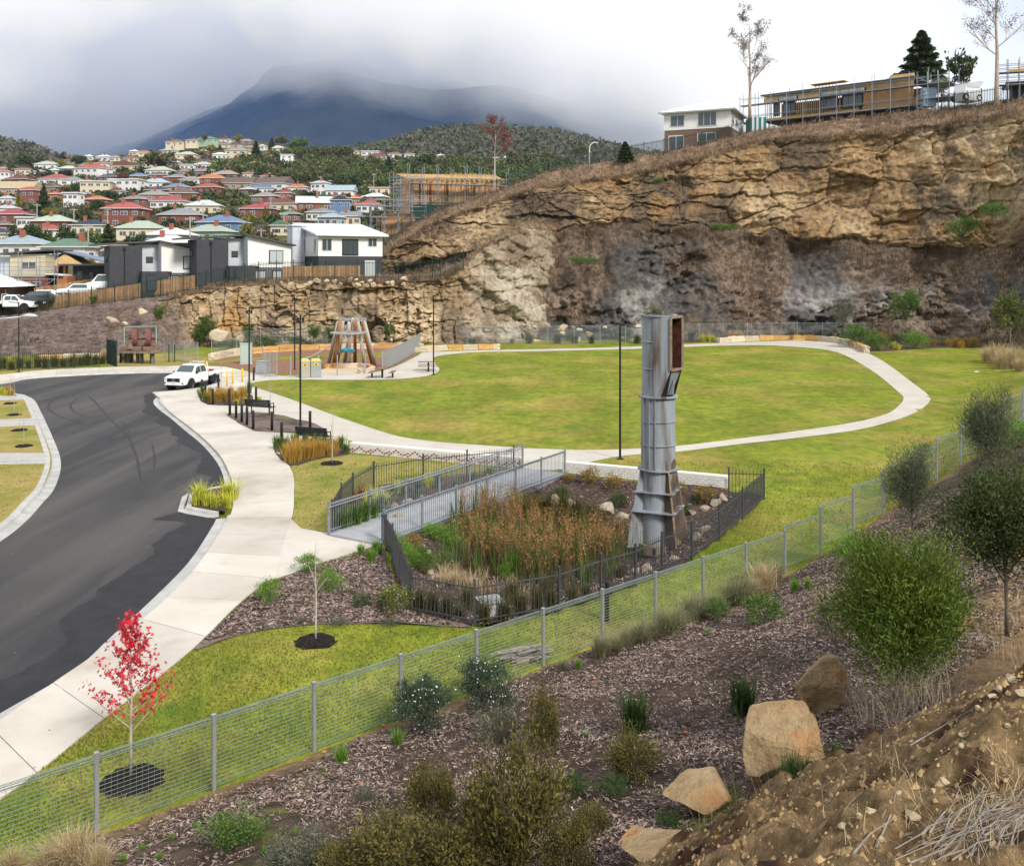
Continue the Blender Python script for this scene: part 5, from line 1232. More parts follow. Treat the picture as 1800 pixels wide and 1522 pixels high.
# pile of sticks inside the fence
p = GT(925, 1170); p = p + Vector((-.05, .35, 0)); r = empty('stick_pile', p, 0, 'pile of grey sticks stacked behind the wire mesh fence', 'stick pile')
for k in range(30):
    z = .03 + .22 * R.random(); a = R.gauss(.35, .16) if k < 24 else R.gauss(-.9, .3); L = R.uniform(.5, 1.15) if k < 24 else R.uniform(.4, .75); c = Vector((R.uniform(-.3, .3), R.uniform(-.2, .2), z)); d = Vector((math.cos(a), math.sin(a), R.uniform(-.05, .1) if k < 24 else .35)) * L / 2
    b = MB(); m_ = c + Vector((0, 0, R.uniform(-.02, .03))); b.tube([c - d, m_, c + d], [R.uniform(.012, .03)] * 3, 6); b.build('stick', m_stick, r)

# ---- far fences along the quarry floor
def mesh_run(px, label, h=1.8, gap=2.4, mt=None, z=0, diam=.14, wire=.012):
    pts = resample(spline([G(x, y) for x, y in px], 6), gap); org = pts[0].copy(); r = empty('mesh_fence', org, 0, label, 'fence'); pb = MB(); pb.cyl((0, 0, -.1), (0, 0, h + .05), .035, 8); pm = pb.mesh('post', m_galv)
    for p in pts: obj('post', pm, r, p - org)
    for a, c in zip(pts[:-1], pts[1:]):
        a, c = a - org, c - org; b = MB(); up = Vector((0, 0, 1)); b.bar(a + up * h, c + up * h, .03)
        n = int(h / diam)
        for k in range(n + 1): b.bar(a + up * (k * h / n), c + up * (k * h / n), wire)
        m = int((c - a).length / diam)
        for k in range(1, m): b.bar(a.lerp(c, k / m), a.lerp(c, k / m) + up * h, wire)
        b.build('wire_panel', m_wire2, r)
m_wire2 = mat('far_wire', (.30, .35, .37), rough=.5, metal=.3)
mesh_run([(372, 622), (430, 617), (500, 611), (560, 606), (640, 602), (740, 600), (800, 604), (900, 606), (1050, 604), (1200, 601), (1300, 599), (1450, 598), (1600, 600), (1740, 606), (1800, 612)], 'long wire mesh fence along the foot of the quarry cliff', 2.0, 3.0)
mesh_run([(288, 631), (305, 634), (330, 638), (350, 640)], 'short wire mesh fence beside the old timber machine', 1.9, 2.2)
gr_posts = [G(x, y) for x, y in ((-60, 654), (0, 652.5), (40, 651.5), (85, 650), (130, 648.5), (175, 646.5))]
picket_fence(gr_posts, 'low dark green picket fence in front of the flax strip at far left', 1.5, m_grn, .14, .02, .06)
picket_fence([G(188, 640), G(205, 645)], 'dark green picket gate standing open beside the old timber machine', 2.2, m_grn, .1, .025, .08)
picket_fence([P(28, 622, 96), P(54, 620, 97), P(67, 616, 98)], 'short dark green fence on the mulched bank', 1.3, m_grn, .14, .02, .06)
for x, y in ((250, 640), (297, 637), (307, 637)):
    o = MB(); o.box((0, 0, .8), (.07, .07, 1.6)); o.box((0, 0, 1.61), (.08, .08, .02)); tag(o.build('fence_post', m_grn, None, G(x, y)), 'dark green steel post in front of the old timber machine', 'post', 'green posts by the machine')

# ---- old stone crusher / timber machine
p = G(243, 639); k_ = p.y / F; M_ = empty('stone_crusher', p, math.radians(-6), 'old timber stone crusher with two rusty flywheels under a pipe frame', 'machine')
def mx(px): return (px - 243) * k_
def mz(py): return (639 - py) * k_
for x in (216, 222, 236, 243, 264, 273):
    b = MB(); b.box((mx(x), R.uniform(-.5, .9), mz(618) / 2), (.22, .25, mz(618))); b.build('leg', m_oldw, M_)
for k, (x0, x1, y, hh) in enumerate(((214, 279, 618, 4), (212, 262, 613, 6), (217, 274, 606, 4), (217, 272, 610, 5))):
    b = MB(); b.box(((mx(x0) + mx(x1)) / 2, -.6 + k * .5, mz(y)), (mx(x1) - mx(x0), .35, hh * k_)); b.build('beam', m_timb if k != 0 else m_oldw, M_)
b = MB(); b.box((mx(245), .3, mz(612)), (mx(274) - mx(216), 1.4, .3)); b.build('deck', m_timb, M_)
for x in (231, 256):
    b = MB(); c = Vector((mx(x), .6, mz(594))); 
    b.lathe([(.62, -.22), (.85, -.22), (.85, .22), (.62, .22), (.62, -.22)], 28); me = b.mesh('flywheel_rim', mat('wheel_rust', (.13, .05, .045), (.2, .085, .075), scale=4, rough=.9)); o = obj('flywheel', me, M_, c); o.rotation_euler = (0, math.radians(90), math.radians(24))
    s = MB(); s.cyl((0, 0, -.2), (0, 0, .2), .14, 12)
    for q in range(6): a = q * math.pi / 3; s.bar((0, 0, 0), (.64 * math.cos(a), .64 * math.sin(a), 0), .09, .06)
    s.build('spokes', m_rust, o)
b = MB(); b.cyl((mx(219), .6, mz(596)), (mx(272), .6, mz(597)), .08, 10); b.build('shaft', m_rust, M_)
for x in (214, 273):
    b = MB(); b.cyl((mx(x), .3, mz(614)), (mx(x), .3, mz(575)), .06, 8); b.build('frame_post', mat('green_pipe', (.25, .32, .27), rough=.6), M_)
b = MB(); b.cyl((mx(214), .3, mz(575.5)), (mx(273), .3, mz(574)), .05, 8); b.build('frame_bar', mat('green_pipe', (.25, .32, .27)), M_)
b = MB(); b.box((mx(212), .9, mz(628)), (.9, .8, 1.2)); b.build('gear_case', m_blk, M_)
b = MB(); b.extr([(mx(232), mz(612)), (mx(239), mz(612)), (mx(237.5), mz(603)), (mx(234.5), mz(603))], -.8, -.6); b.build('bearing_block', m_rustl, M_)

# ---- parked ute
m_white = mat('white_car_paint', (.74, .75, .76), rough=.25, spec=.6)
m_tyr = mat('tyre', (.018, .018, .019), rough=.9)
m_rim = mat('steel_rim', (.40, .41, .42), rough=.4, metal=.6)
m_gls = glass('car_glass', (.06, .085, .09), .05)
m_lampg = mat('headlamp_glass', (.55, .58, .6), rough=.1, spec=.8)
m_plate = mat('number_plate', (.62, .62, .66), rough=.5)
def body_loft(b, secs):
    """secs: list of (x, [(y,z)...]) half-sections mirrored"""
    rows = []
    for x, h in secs: rows.append([(x, y, z) for y, z in h] + [(x, -y, z) for y, z in reversed(h)])
    m = len(rows[0]); vs = [v for r in rows for v in r]; fs = []
    for i in range(len(rows) - 1): fs += [(i * m + j, i * m + (j + 1) % m, (i + 1) * m + (j + 1) % m, (i + 1) * m + j) for j in range(m)]
    fs += [tuple(range(m)), tuple((len(rows) - 1) * m + j for j in reversed(range(m)))]; b.add(vs, fs)
def wheel(parent, x, y, r=.38, w=.26):
    b = MB(); b.lathe([(r * .6, -w / 2), (r * .93, -w / 2), (r, -w * .35), (r, w * .35), (r * .93, w / 2), (r * .6, w / 2)], 24); o = obj('wheel', b.mesh('tyre', m_tyr, True), parent, (x, y, r)); o.rotation_euler = (math.radians(90), 0, 0)
    s = MB(); s.lathe([(0, .04), (r * .2, .07), (r * .55, .02), (r * .62, .1)], 20); s.lathe([(0, -.04), (r * .2, -.07), (r * .55, -.02), (r * .62, -.1)], 20); s.build('rim', m_rim, o, smooth=True)
def ute(loc, ang, label, detail=True, tray=True, name='ute'):
    r = empty(name, loc, ang, label, 'ute')
    b = MB()   # lower body: bonnet and cab floor, x forward
    lo = .42
    S_ = lambda w, zb, zt, wt: [(w * .96, zb), (w, zb + .12), (w, zt - .16), (wt, zt)]
    body_loft(b, [(2.62, S_(.62, .52, .86, .56)), (2.58, S_(.80, .45, .94, .70)), (2.42, S_(.90, .40, 1.04, .78)), (2.0, S_(.925, .42, 1.10, .83)), (1.3, S_(.93, .45, 1.16, .86)), (.9, S_(.93, .45, 1.17, .87)), (-.2, S_(.93, .45, 1.17, .87)), (-.72, S_(.93, .45, 1.16, .87))])
    b.build('body', m_white, r, smooth=False, bevel=.025)
    b = MB(); C2 = lambda w0, z0, w1, z1: [(w0, z0), (w0 - .01, z0 + .05), (w1, z1 - .06), (w1 - .1, z1)]
    body_loft(b, [(1.28, C2(.85, 1.12, .84, 1.2)), (.62, C2(.86, 1.13, .70, 1.74)), (.45, C2(.86, 1.13, .69, 1.79)), (-.45, C2(.86, 1.13, .69, 1.80)), (-.68, C2(.86, 1.13, .70, 1.72)), (-.74, C2(.86, 1.13, .72, 1.60))])
    b.build('cab', m_white, r, bevel=.02)
    b = MB(); b.add([(1.235, .72, 1.235), (1.235, -.72, 1.235), (.66, -.60, 1.735), (.66, .60, 1.735)], [(0, 1, 2, 3)]); b.build('windscreen', m_gls, r)
    for s in (1, -1):
        b = MB(); b.add([(1.02, s * .857, 1.21), (.22, s * .865, 1.21), (.22, s * .735, 1.68), (.62, s * .735, 1.66)], [(0, 1, 2, 3)]); b.build('window', m_gls, r)
        b = MB(); b.add([(.14, s * .865, 1.21), (-.55, s * .865, 1.21), (-.5, s * .735, 1.66), (.14, s * .735, 1.68)], [(0, 1, 2, 3)]); b.build('window', m_gls, r)
        b = MB(); b.box((.95, s * .99, 1.24), (.12, .16, .16)); b.build('mirror', m_blk, r, bevel=.02)
        b = MB(); b.box((2.46, s * .73, .93), (.22, .26, .13), s * .35); b.build('headlight', m_lampg, r, bevel=.02)
        b = MB(); b.box((2.58, s * .72, .56), (.06, .2, .09)); b.build('fog_light', m_blk, r)
        for x in (.2,): q = MB(); q.box((x, s * .935, 1.02), (.16, .02, .03)); q.build('door_handle', m_white, r)
        for x in (1.65, -1.62):
            q = MB(); q.tube([(x + .47 * math.cos(t), s * .905, .40 + .47 * math.sin(t)) for t in np.linspace(-.1, math.pi + .1, 14)], .05, 6); q.build('wheel_arch', m_blk if x > 0 else m_blk, r)
            q = MB(); q.cyl((x, s * .6, .42), (x, s * .938, .42), .47, 20); q.build('wheel_well', m_blk, r); wheel(r, x, s * .86)
    b = MB(); b.box((2.60, 0, .80), (.06, 1.12, .30)); b.build('grille', m_blk, r, bevel=.02)
    b = MB(); b.tube([(2.635, .13 * math.cos(t), .86 + .05 * math.sin(t)) for t in np.linspace(0, 6.283, 16)], .012, 6, False); b.build('grille_badge', m_rim, r)
    b = MB(); b.box((2.64, 0, .64), (.02, .37, .12)); b.build('number_plate', m_plate, r)
    b = MB(); b.box((2.56, 0, .47), (.16, 1.5, .14)); b.build('bumper', m_white, r, bevel=.03); b = MB(); b.box((1.2, 0, .36), (2.6, 1.2, .14)); b.build('chassis', m_blk, r); b = MB(); b.box((-1.5, 0, .52), (2.4, .8, .14)); b.build('chassis', m_blk, r)
    if tray:
        b = MB(); b.box((-1.85, 0, .82), (2.15, 1.86, .08)); b.build('tray_floor', m_galv, r)
        for s in (1, -1): b = MB(); b.box((-1.85, s * .92, .99), (2.15, .03, .28)); b.build('tray_side', m_white, r)
        b = MB(); b.box((-2.91, 0, .99), (.03, 1.86, .28)); b.build('tailgate', m_white, r)
        b = MB()
        for s in (1, -1): b.bar((-.84, s * .88, .82), (-.84, s * .72, 1.9), .05)
        b.bar((-.84, -.72, 1.9), (-.84, .72, 1.9), .05); b.bar((-.84, -.8, 1.4), (-.84, .8, 1.4), .04); b.build('headboard', m_white, r)
        if detail:
            for x, y in ((-.6, .62), (-.6, -.62)): b = MB(); b.lathe([(0, 1.80), (.07, 1.80), (.06, 1.93), (0, 1.94)], 10, (x - .24, y, .1)); b.build('beacon', mat('beacon_amber', (.6, .2, .03), rough=.3), r)
            b = MB(); b.box((-1.05, .3, 1.35), (.2, .5, .75)); b.build('tool_rack', m_yel, r, bevel=.04); b = MB(); b.box((-1.9, -.1, 1.0), (1.2, .9, .3)); b.build('tool_box', mat('red_toolbox', (.25, .04, .04), rough=.5), r, bevel=.04)
    return r
uc = G(329, 680); uc.z = -.1
ute(uc + Vector((.1, .9, 0)), math.radians(256), 'white tray-back ute parked at the end of the road').scale = (.92,) * 3
# ------------------------------------------------------------------ suburb on the hillside
WALLC = {'white': (.70, .69, .66), 'cream': (.62, .54, .38), 'brick': (.24, .085, .06), 'pink brick': (.36, .20, .16), 'orange brick': (.42, .17, .08), 'tan brick': (.38, .27, .19), 'blue': (.12, .20, .33), 'grey': (.36, .38, .40), 'dark grey': (.08, .085, .095), 'yellow': (.60, .48, .22), 'green': (.30, .42, .30)}
ROOFC = {'red': (.36, .075, .055), 'crimson': (.36, .05, .065), 'orange': (.48, .14, .045), 'maroon': (.17, .05, .045), 'brown': (.15, .10, .085), 'taupe': (.26, .235, .205), 'grey': (.22, .235, .26), 'pale grey': (.46, .49, .51), 'white': (.72, .73, .74), 'pale green': (.38, .46, .36), 'green': (.10, .20, .13), 'navy': (.035, .05, .09), 'blue': (.11, .19, .34), 'pale blue': (.30, .40, .47), 'tan': (.46, .35, .19), 'dark': (.05, .052, .058)}
def wmat(k):
    if 'brick' in k: return mat('wall_' + k.replace(' ', '_'), WALLC[k], tuple(c * .72 for c in WALLC[k]), scale=5, rough=.9, objr=.12)
    return mat('wall_' + k.replace(' ', '_'), WALLC[k], tuple(c * .9 for c in WALLC[k]), scale=2, rough=.8, objr=.06)
def rmat(k):
    if not k.startswith('_') and k not in ('white', 'dark') and not isinstance(ROOFC[k], list): a_ = sum(ROOFC[k]) / 3; ROOFC[k] = [c * .8 + a_ * .2 for c in ROOFC[k]]
    return mat('roof_' + k.replace(' ', '_'), tuple(ROOFC[k]), tuple(c * .8 for c in ROOFC[k]), scale=1.5, rough=.75, objr=.12, stretch=(1, 1, .3))
m_trim = mat('white_trim', (.66, .66, .64), rough=.6)
m_pane = glass('house_glass', (.05, .065, .08), .08)
m_chim = mat('chimney_brick', (.34, .12, .075), (.26, .09, .06), scale=6, rough=.9)
_q = MB(); _q.box((0, 0, 0), (1, .08, 1)); WINF = _q.mesh('window_frame', m_trim)
_q = MB(); _q.box((-.24, -.03, 0), (.42, .06, .84)); _q.box((.24, -.03, 0), (.42, .06, .84)); WINP = _q.mesh('pane', m_pane)
_q = MB(); _q.box((0, 0, 0), (1, .1, 1)); DOORM = _q.mesh('door', mat('house_door', (.12, .08, .06), rough=.6))
def window(parent, loc, w, h, rz=0, fm=None):
    o = obj('window', fm or WINF, parent, loc, rz); o.scale = (w, 1, h); p = obj('pane', WINP, o, (0, -.02, 0)); return o
def hip(b, w, d, z, rise, ov=.5, kind='h'):
    X, Yb = w / 2 + ov, d / 2 + ov
    if kind == 'h':
        r = max(X - Yb, .05) if X >= Yb else .05; ry = max(Yb - X, .05) if Yb > X else 0
        vs = [(-X, -Yb, z), (X, -Yb, z), (X, Yb, z), (-X, Yb, z), (-r, -ry, z + rise), (r, ry if ry else 0, z + rise)]
        if ry: vs[4] = (0, -ry, z + rise); vs[5] = (0, ry, z + rise); fs = [(0, 1, 4), (1, 2, 5, 4), (2, 3, 5), (3, 0, 4, 5), (3, 2, 1, 0)]
        else: fs = [(0, 1, 5, 4), (1, 2, 5), (2, 3, 4, 5), (3, 0, 4), (3, 2, 1, 0)]
        b.add(vs, fs)
    elif kind == 'g': b.extr([(-Yb, z), (Yb, z), (0, z + rise)], -X, X, 'x')
    elif kind == 'G': b.extr([(-X, z), (X, z), (0, z + rise)], -Yb, Yb, 'y')
    else: b.box((0, 0, z + .12), (2 * X, 2 * Yb, .24))
SUB = []
def house(x, yb, wpx, wall, roof, st=1, kind='h', chim=None, rz=None, dep=.72):
    Y = hill_Y(x, yb) ; w = wpx * Y / F; w = max(w, 5); d = max(5.5, min(w * dep, 12)); Y += d / 2
    loc = Vector(((x - CX) / F * Y, Y, 0)); loc.z = H - (yb - HY) * (Y - d / 2) / F
    a = R.uniform(-.32, .18) if rz is None else rz
    r = empty('house', loc, a); tag(r, None, 'house', 'houses on the suburb hillside'); h = 2.9 * st + .3
    b = MB(); b.box((0, 0, h / 2 - 1.5), (w, d, h + 3)); b.build('wall', wmat(wall), r)
    rise = min(w, d) * (.25 if kind == 'h' else .30); b = MB(); hip(b, w, d, h, rise, .5, kind); rf = b.build('roof', rmat(roof), r)
    if kind in 'gG':
        b = MB()
        if kind == 'g': b.extr([(-d / 2, h), (d / 2, h), (0, h + rise * .9)], -w / 2, w / 2, 'x')
        else: b.extr([(-w / 2, h), (w / 2, h), (0, h + rise * .9)], -d / 2, d / 2, 'y')
        b.build('gable_wall', wmat(wall), r)
    b = MB()
    for s in (-1, 1): b.box((0, s * (d / 2 + .5), h - .08), (w + 1.0, .1, .18)); b.box((s * (w / 2 + .5), 0, h - .08), (.1, d + .9, .18))
    b.build('gutter', m_trim, rf)
    if (chim if chim is not None else R.random() < .5) and kind != 'f':
        b = MB(); cx_ = R.uniform(-.3, .3) * w; b.box((cx_, -d * .12, h + rise * .75), (.8, .8, rise + 1.2)); b.build('chimney', m_chim, rf)
    n = 2 if wpx < 24 else 3 if wpx < 42 else 4
    for f in range(st):
        for k in range(n):
            wx = -w / 2 + w * (k + .5) / n + R.uniform(-.3, .3); ww = R.choice((1.3, 1.8, 2.4)); z = 1.6 + f * 2.9
            if k == n // 2 and f == 0 and wpx > 30: o = obj('door', DOORM, r, (wx, -d / 2 - .03, 1.15)); o.scale = (1.0, 1, 2.1); continue
            window(r, (wx, -d / 2 - .03, z), min(ww, w / n * .75), 1.25)
        window(r, (-w / 2 - .03, R.uniform(-.2, .2) * d, 1.6 + f * 2.9), 1.6, 1.2, -math.pi / 2); window(r, (w / 2 + .03, R.uniform(-.2, .2) * d, 1.6 + f * 2.9), 1.6, 1.2, math.pi / 2)
    big = 'two-storey ' if st > 1 else ''; shape = {'h': 'hipped', 'g': 'gabled', 'G': 'front-gabled', 'f': 'flat'}[kind]
    r['label'] = f'{big}{wall} house with {roof} {shape} roof'; SUB.append((x, yb, wpx, r, loc, w, d)); return r
HS = [(8, 322, 24, 'white', 'red', 2), (35, 326, 46, 'brick', 'maroon'), (102, 325, 52, 'white', 'red'), (85, 298, 38, 'white', 'pale green'), (122, 306, 32, 'pink brick', 'pale green'), (164, 315, 52, 'white', 'red', 2), (158, 283, 13, 'white', 'white'), (184, 284, 22, 'white', 'white'), (181, 296, 24, 'white', 'red'),
 (192, 321, 30, 'brick', 'navy'), (34, 343, 66, 'tan brick', 'tan', 1, 'g'), (92, 340, 22, 'pink brick', 'brown', 1, 'G'), (52, 360, 38, 'brick', 'red', 2), (130, 327, 34, 'white', 'grey'), (130, 352, 52, 'grey', 'navy', 1, 'f'), (172, 342, 50, 'cream', 'white', 2, 'f'), (226, 338, 54, 'white', 'white', 2, 'f'), (14, 362, 24, 'white', 'pale grey'),
 (98, 354, 16, 'orange brick', 'orange'), (130, 366, 26, 'white', 'white', 2, 'f'), (171, 364, 38, 'brick', 'orange'), (14, 381, 34, 'white', 'pale grey'), (24, 393, 54, 'brick', 'crimson'), (50, 400, 26, 'white', 'white', 1, 'f'), (96, 407, 64, 'brick', 'pale green'), (88, 425, 46, 'white', 'red'), (160, 415, 56, 'cream', 'navy'),
 (6, 414, 20, 'brick', 'brown'), (4, 433, 26, 'cream', 'navy'), (206, 348, 24, 'white', 'maroon'), (222, 400, 66, 'brick', 'red', 2, 'h', True), (250, 421, 74, 'cream', 'pale green', 1, 'h', True), (302, 436, 70, 'grey', 'white'), (300, 454, 72, 'dark grey', 'white'), (371, 428, 70, 'green', 'pale green', 1, 'h', True), (392, 409, 74, 'blue', 'blue', 1, 'h', True),
 (321, 394, 70, 'brick', 'grey', 1, 'h', True), (360, 376, 60, 'cream', 'pale grey'), (300, 367, 56, 'white', 'crimson'), (275, 355, 48, 'pink brick', 'taupe'), (238, 363, 38, 'brick', 'taupe'), (323, 352, 52, 'brick', 'brown'), (278, 346, 38, 'brick', 'navy'), (313, 340, 38, 'yellow', 'blue'), (276, 332, 48, 'white', 'pale blue'),
 (245, 320, 32, 'brick', 'blue'), (280, 318, 34, 'brick', 'brown'), (311, 322, 34, 'brick', 'grey'), (338, 325, 28, 'white', 'taupe'), (375, 324, 50, 'brick', 'orange'), (367, 341, 46, 'brick', 'red'), (399, 316, 44, 'brick', 'taupe'), (424, 333, 52, 'tan brick', 'brown', 1, 'g'), (283, 309, 44, 'white', 'pale green'), (222, 301, 46, 'cream', 'maroon', 1, 'G'),
 (237, 274, 14, 'cream', 'white'), (254, 275, 20, 'cream', 'red'), (298, 272, 26, 'cream', 'pale green'), (330, 280, 36, 'cream', 'pale green'), (311, 257, 32, 'cream', 'brown'), (340, 254, 22, 'cream', 'brown'), (366, 251, 28, 'green', 'green'), (397, 252, 26, 'white', 'maroon', 1, 'G'), (392, 261, 32, 'cream', 'brown'), (419, 280, 38, 'cream', 'taupe', 2), (388, 280, 24, 'white', 'white'),
 (332, 299, 26, 'white', 'white', 1, 'f'), (359, 298, 28, 'white', 'pale grey'), (491, 268, 20, 'cream', 'white', 1, 'G'), (462, 264, 12, 'white', 'white'), (505, 289, 22, 'white', 'white', 2, 'f'), (440, 266, 14, 'tan brick', 'taupe'), (625, 273, 14, 'cream', 'brown'), (652, 274, 30, 'white', 'white', 1, 'f'), (664, 284, 46, 'white', 'maroon'),
 (479, 334, 68, 'white', 'brown', 1, 'g', True), (463, 343, 42, 'white', 'blue'), (437, 345, 24, 'brick', 'pale blue'), (525, 341, 38, 'white', 'orange'), (468, 358, 44, 'brick', 'taupe'), (500, 352, 26, 'pink brick', 'crimson'), (497, 372, 60, 'cream', 'maroon', 1, 'h', True), (456, 382, 56, 'brick', 'crimson', 1, 'h', True), (552, 371, 60, 'brick', 'pale grey', 1, 'g', True),
 (564, 345, 28, 'white', 'pale grey', 2), (600, 347, 48, 'white', 'pale blue', 1, 'g'), (594, 361, 34, 'brick', 'brown'), (599, 381, 34, 'blue', 'navy', 2, 'G'), (626, 362, 20, 'orange brick', 'orange'), (660, 359, 40, 'pink brick', 'white'), (650, 374, 42, 'white', 'crimson'), (565, 389, 44, 'white', 'grey'), (512, 392, 28, 'brick', 'green'), (583, 399, 40, 'grey', 'pale blue'), (617, 397, 34, 'cream', 'grey', 1, 'g'), (495, 416, 26, 'cream', 'green', 1, 'G'), (668, 342, 36, 'cream', 'tan', 1, 'f'),
 (694, 278, 20, 'white', 'maroon'), (720, 279, 18, 'white', 'brown'), (746, 279, 18, 'pink brick', 'maroon'), (776, 281, 14, 'white', 'white'), (842, 286, 24, 'white', 'white', 1, 'f'), (870, 285, 16, 'white', 'white', 1, 'f'), (888, 285, 14, 'white', 'pale grey'), (941, 290, 34, 'white', 'pale grey'), (735, 290, 20, 'brick', 'brown'), (690, 292, 22, 'white', 'crimson'),
 (40, 457, 84, 'white', 'pale blue', 1, 'h', True), (126, 465, 82, 'white', 'green', 1, 'h', True), (186, 462, 26, 'cream', 'tan', 1, 'f')]
for h_ in HS: house(*h_)
_t = 0; _n = 0
while _n < 46 and _t < 4000:
    _t += 1; x = R.uniform(0, 480) if _n < 36 else R.uniform(600, 905); w = R.uniform(15, 27); y = R.uniform(float(interp(CREST, x)) + 6, 330 if x < 480 else 296)
    if any(abs(s[0] - x) < (s[2] + w) * .5 and abs(s[1] - y) < 11 for s in SUB): continue
    house(x, y, w, R.choice(['white', 'cream', 'white', 'brick', 'pink brick', 'cream', 'tan brick']), R.choice(['red', 'white', 'pale green', 'brown', 'maroon', 'pale grey', 'orange', 'grey', 'taupe']), 1, R.choice('hhhgG')); _n += 1
# roads and poles
m_pole = mat('timber_pole', (.32, .31, .30), (.40, .39, .37), scale=4, rough=.95)
def pole(x, yt, yb, label):
    Y = hill_Y(x, yb); k = Y / F; r = empty('power_pole', P(x, yb, Y), R.uniform(-.4, .4), label, 'power pole', 'timber power poles in the suburb'); h = (yb - yt) * k
    b = MB(); b.cyl((0, 0, -1), (0, 0, h), .19, 8, .14); b.build('pole', m_pole, r); b = MB(); b.box((0, 0, h - .6), (2.2, .12, .14)); b.build('crossarm', m_pole, r)
    for x_ in (-1, -.5, .5, 1): b = MB(); b.lathe([(0, h - .53), (.07, h - .53), (.05, h - .33), (0, h - .33)], 6, (x_, 0, 0)); b.build('insulator', m_trim, r)
for x, yt, yb in ((155, 394, 440), (189, 366, 400), (357, 356, 398), (334, 381, 440), (130, 366, 402), (195, 284, 306), (372, 297, 314), (376, 298, 316), (563, 310, 337), (580, 316, 334), (657, 305, 338), (476, 346, 382), (499, 374, 414), (474, 303, 320), (13, 350, 376), (65, 358, 388), (118, 272, 290), (317, 314, 328), (459, 402, 422), (306, 253, 272)): pole(x, yt, yb, 'timber power pole among the houses on the hillside')

# trees: individual crowns of a few kinds
def far_round(key, mi, seed, n=800, leaf=.8): return tree_meshes(key, L_far[mi], 7, .12, 3.2, n, leaf, .75, 26, seed, L_wood, .2, 0, .022, .2, .3, limbs=8)
def far_cone(key, mi, seed, n=1500, wide=1.9):
    if key not in MESH:
        g = np.random.default_rng(seed); t = g.random(n) ** .75; r = wide * (1 - t) ** .8 * (.55 + .45 * g.random(n)) * (1 + .25 * np.sin(t * 40)); a = g.uniform(0, 6.283, n); p = np.stack([r * np.cos(a), r * np.sin(a), .4 + t * 8.6], -1)
        d = nrm(np.stack([np.cos(a), np.sin(a), -.5 + 0 * a], -1) + g.normal(size=p.shape) * .4); v, f = leafquads(p, d, .8, .55, g); b = MB(); b.tube([(0, 0, 0), (0, 0, 4), (0, 0, 8.6)], [.22, .14, .03], 6); MESH[key] = (npmesh(key, v, f, L_far[mi]), b.mesh(key + '_trunk', L_wood))
    return MESH[key]
FT = {'r0': [far_round('far_dark_%d' % k, 0, 500 + k) for k in range(3)], 'r1': [far_round('far_olive_%d' % k, 1, 510 + k) for k in range(3)], 'r2': [far_round('far_green_%d' % k, 2, 520 + k) for k in range(2)], 'r3': [far_round('far_gold_%d' % k, 3, 530 + k) for k in range(2)], 'r4': [far_round('far_rust_%d' % k, 4, 540 + k) for k in range(2)], 'r5': [far_round('far_greybrown', 5, 550, 260, .5)],
      'c0': [far_cone('far_cone', 0, 560), far_cone('far_cone_b', 0, 561, 1600, 2.4)], 'c3': [far_cone('far_cone_gold', 3, 562, 900, 1.1)], 'c2': [far_cone('far_cone_green', 0, 563, 1800, 2.2)]}
WORD = {'r0': 'dark green tree', 'r1': 'olive tree', 'r2': 'fresh green tree', 'r3': 'golden tree', 'r4': 'rusty autumn tree', 'r5': 'bare grey-brown tree', 'c0': 'dark conifer', 'c3': 'slim golden cypress', 'c2': 'green conifer'}
FARTREES = []
def far_tree(kind, x, yb, hpx, wpx=None, Y=None, label=None):
    Y = Y or hill_Y(x, yb) - 1; k = Y / F; ms = R.choice(FT[kind]); h0 = 9 if kind[0] == 'c' else 7.4; w0 = (4.2 if kind != 'c3' else 2.2) if kind[0] == 'c' else 7.2
    s = hpx * k / h0; sw = (wpx or hpx * .9) * k / w0; p = P(x, yb, Y)
    o = put_tree(ms, p - Vector((0, 0, .3)), (sw, sw, s), label or '', 'tree', 'trees among the suburb houses', 'conifer' if kind[0] == 'c' else 'garden_tree'); FARTREES.append((x, yb, WORD[kind], o)); return o
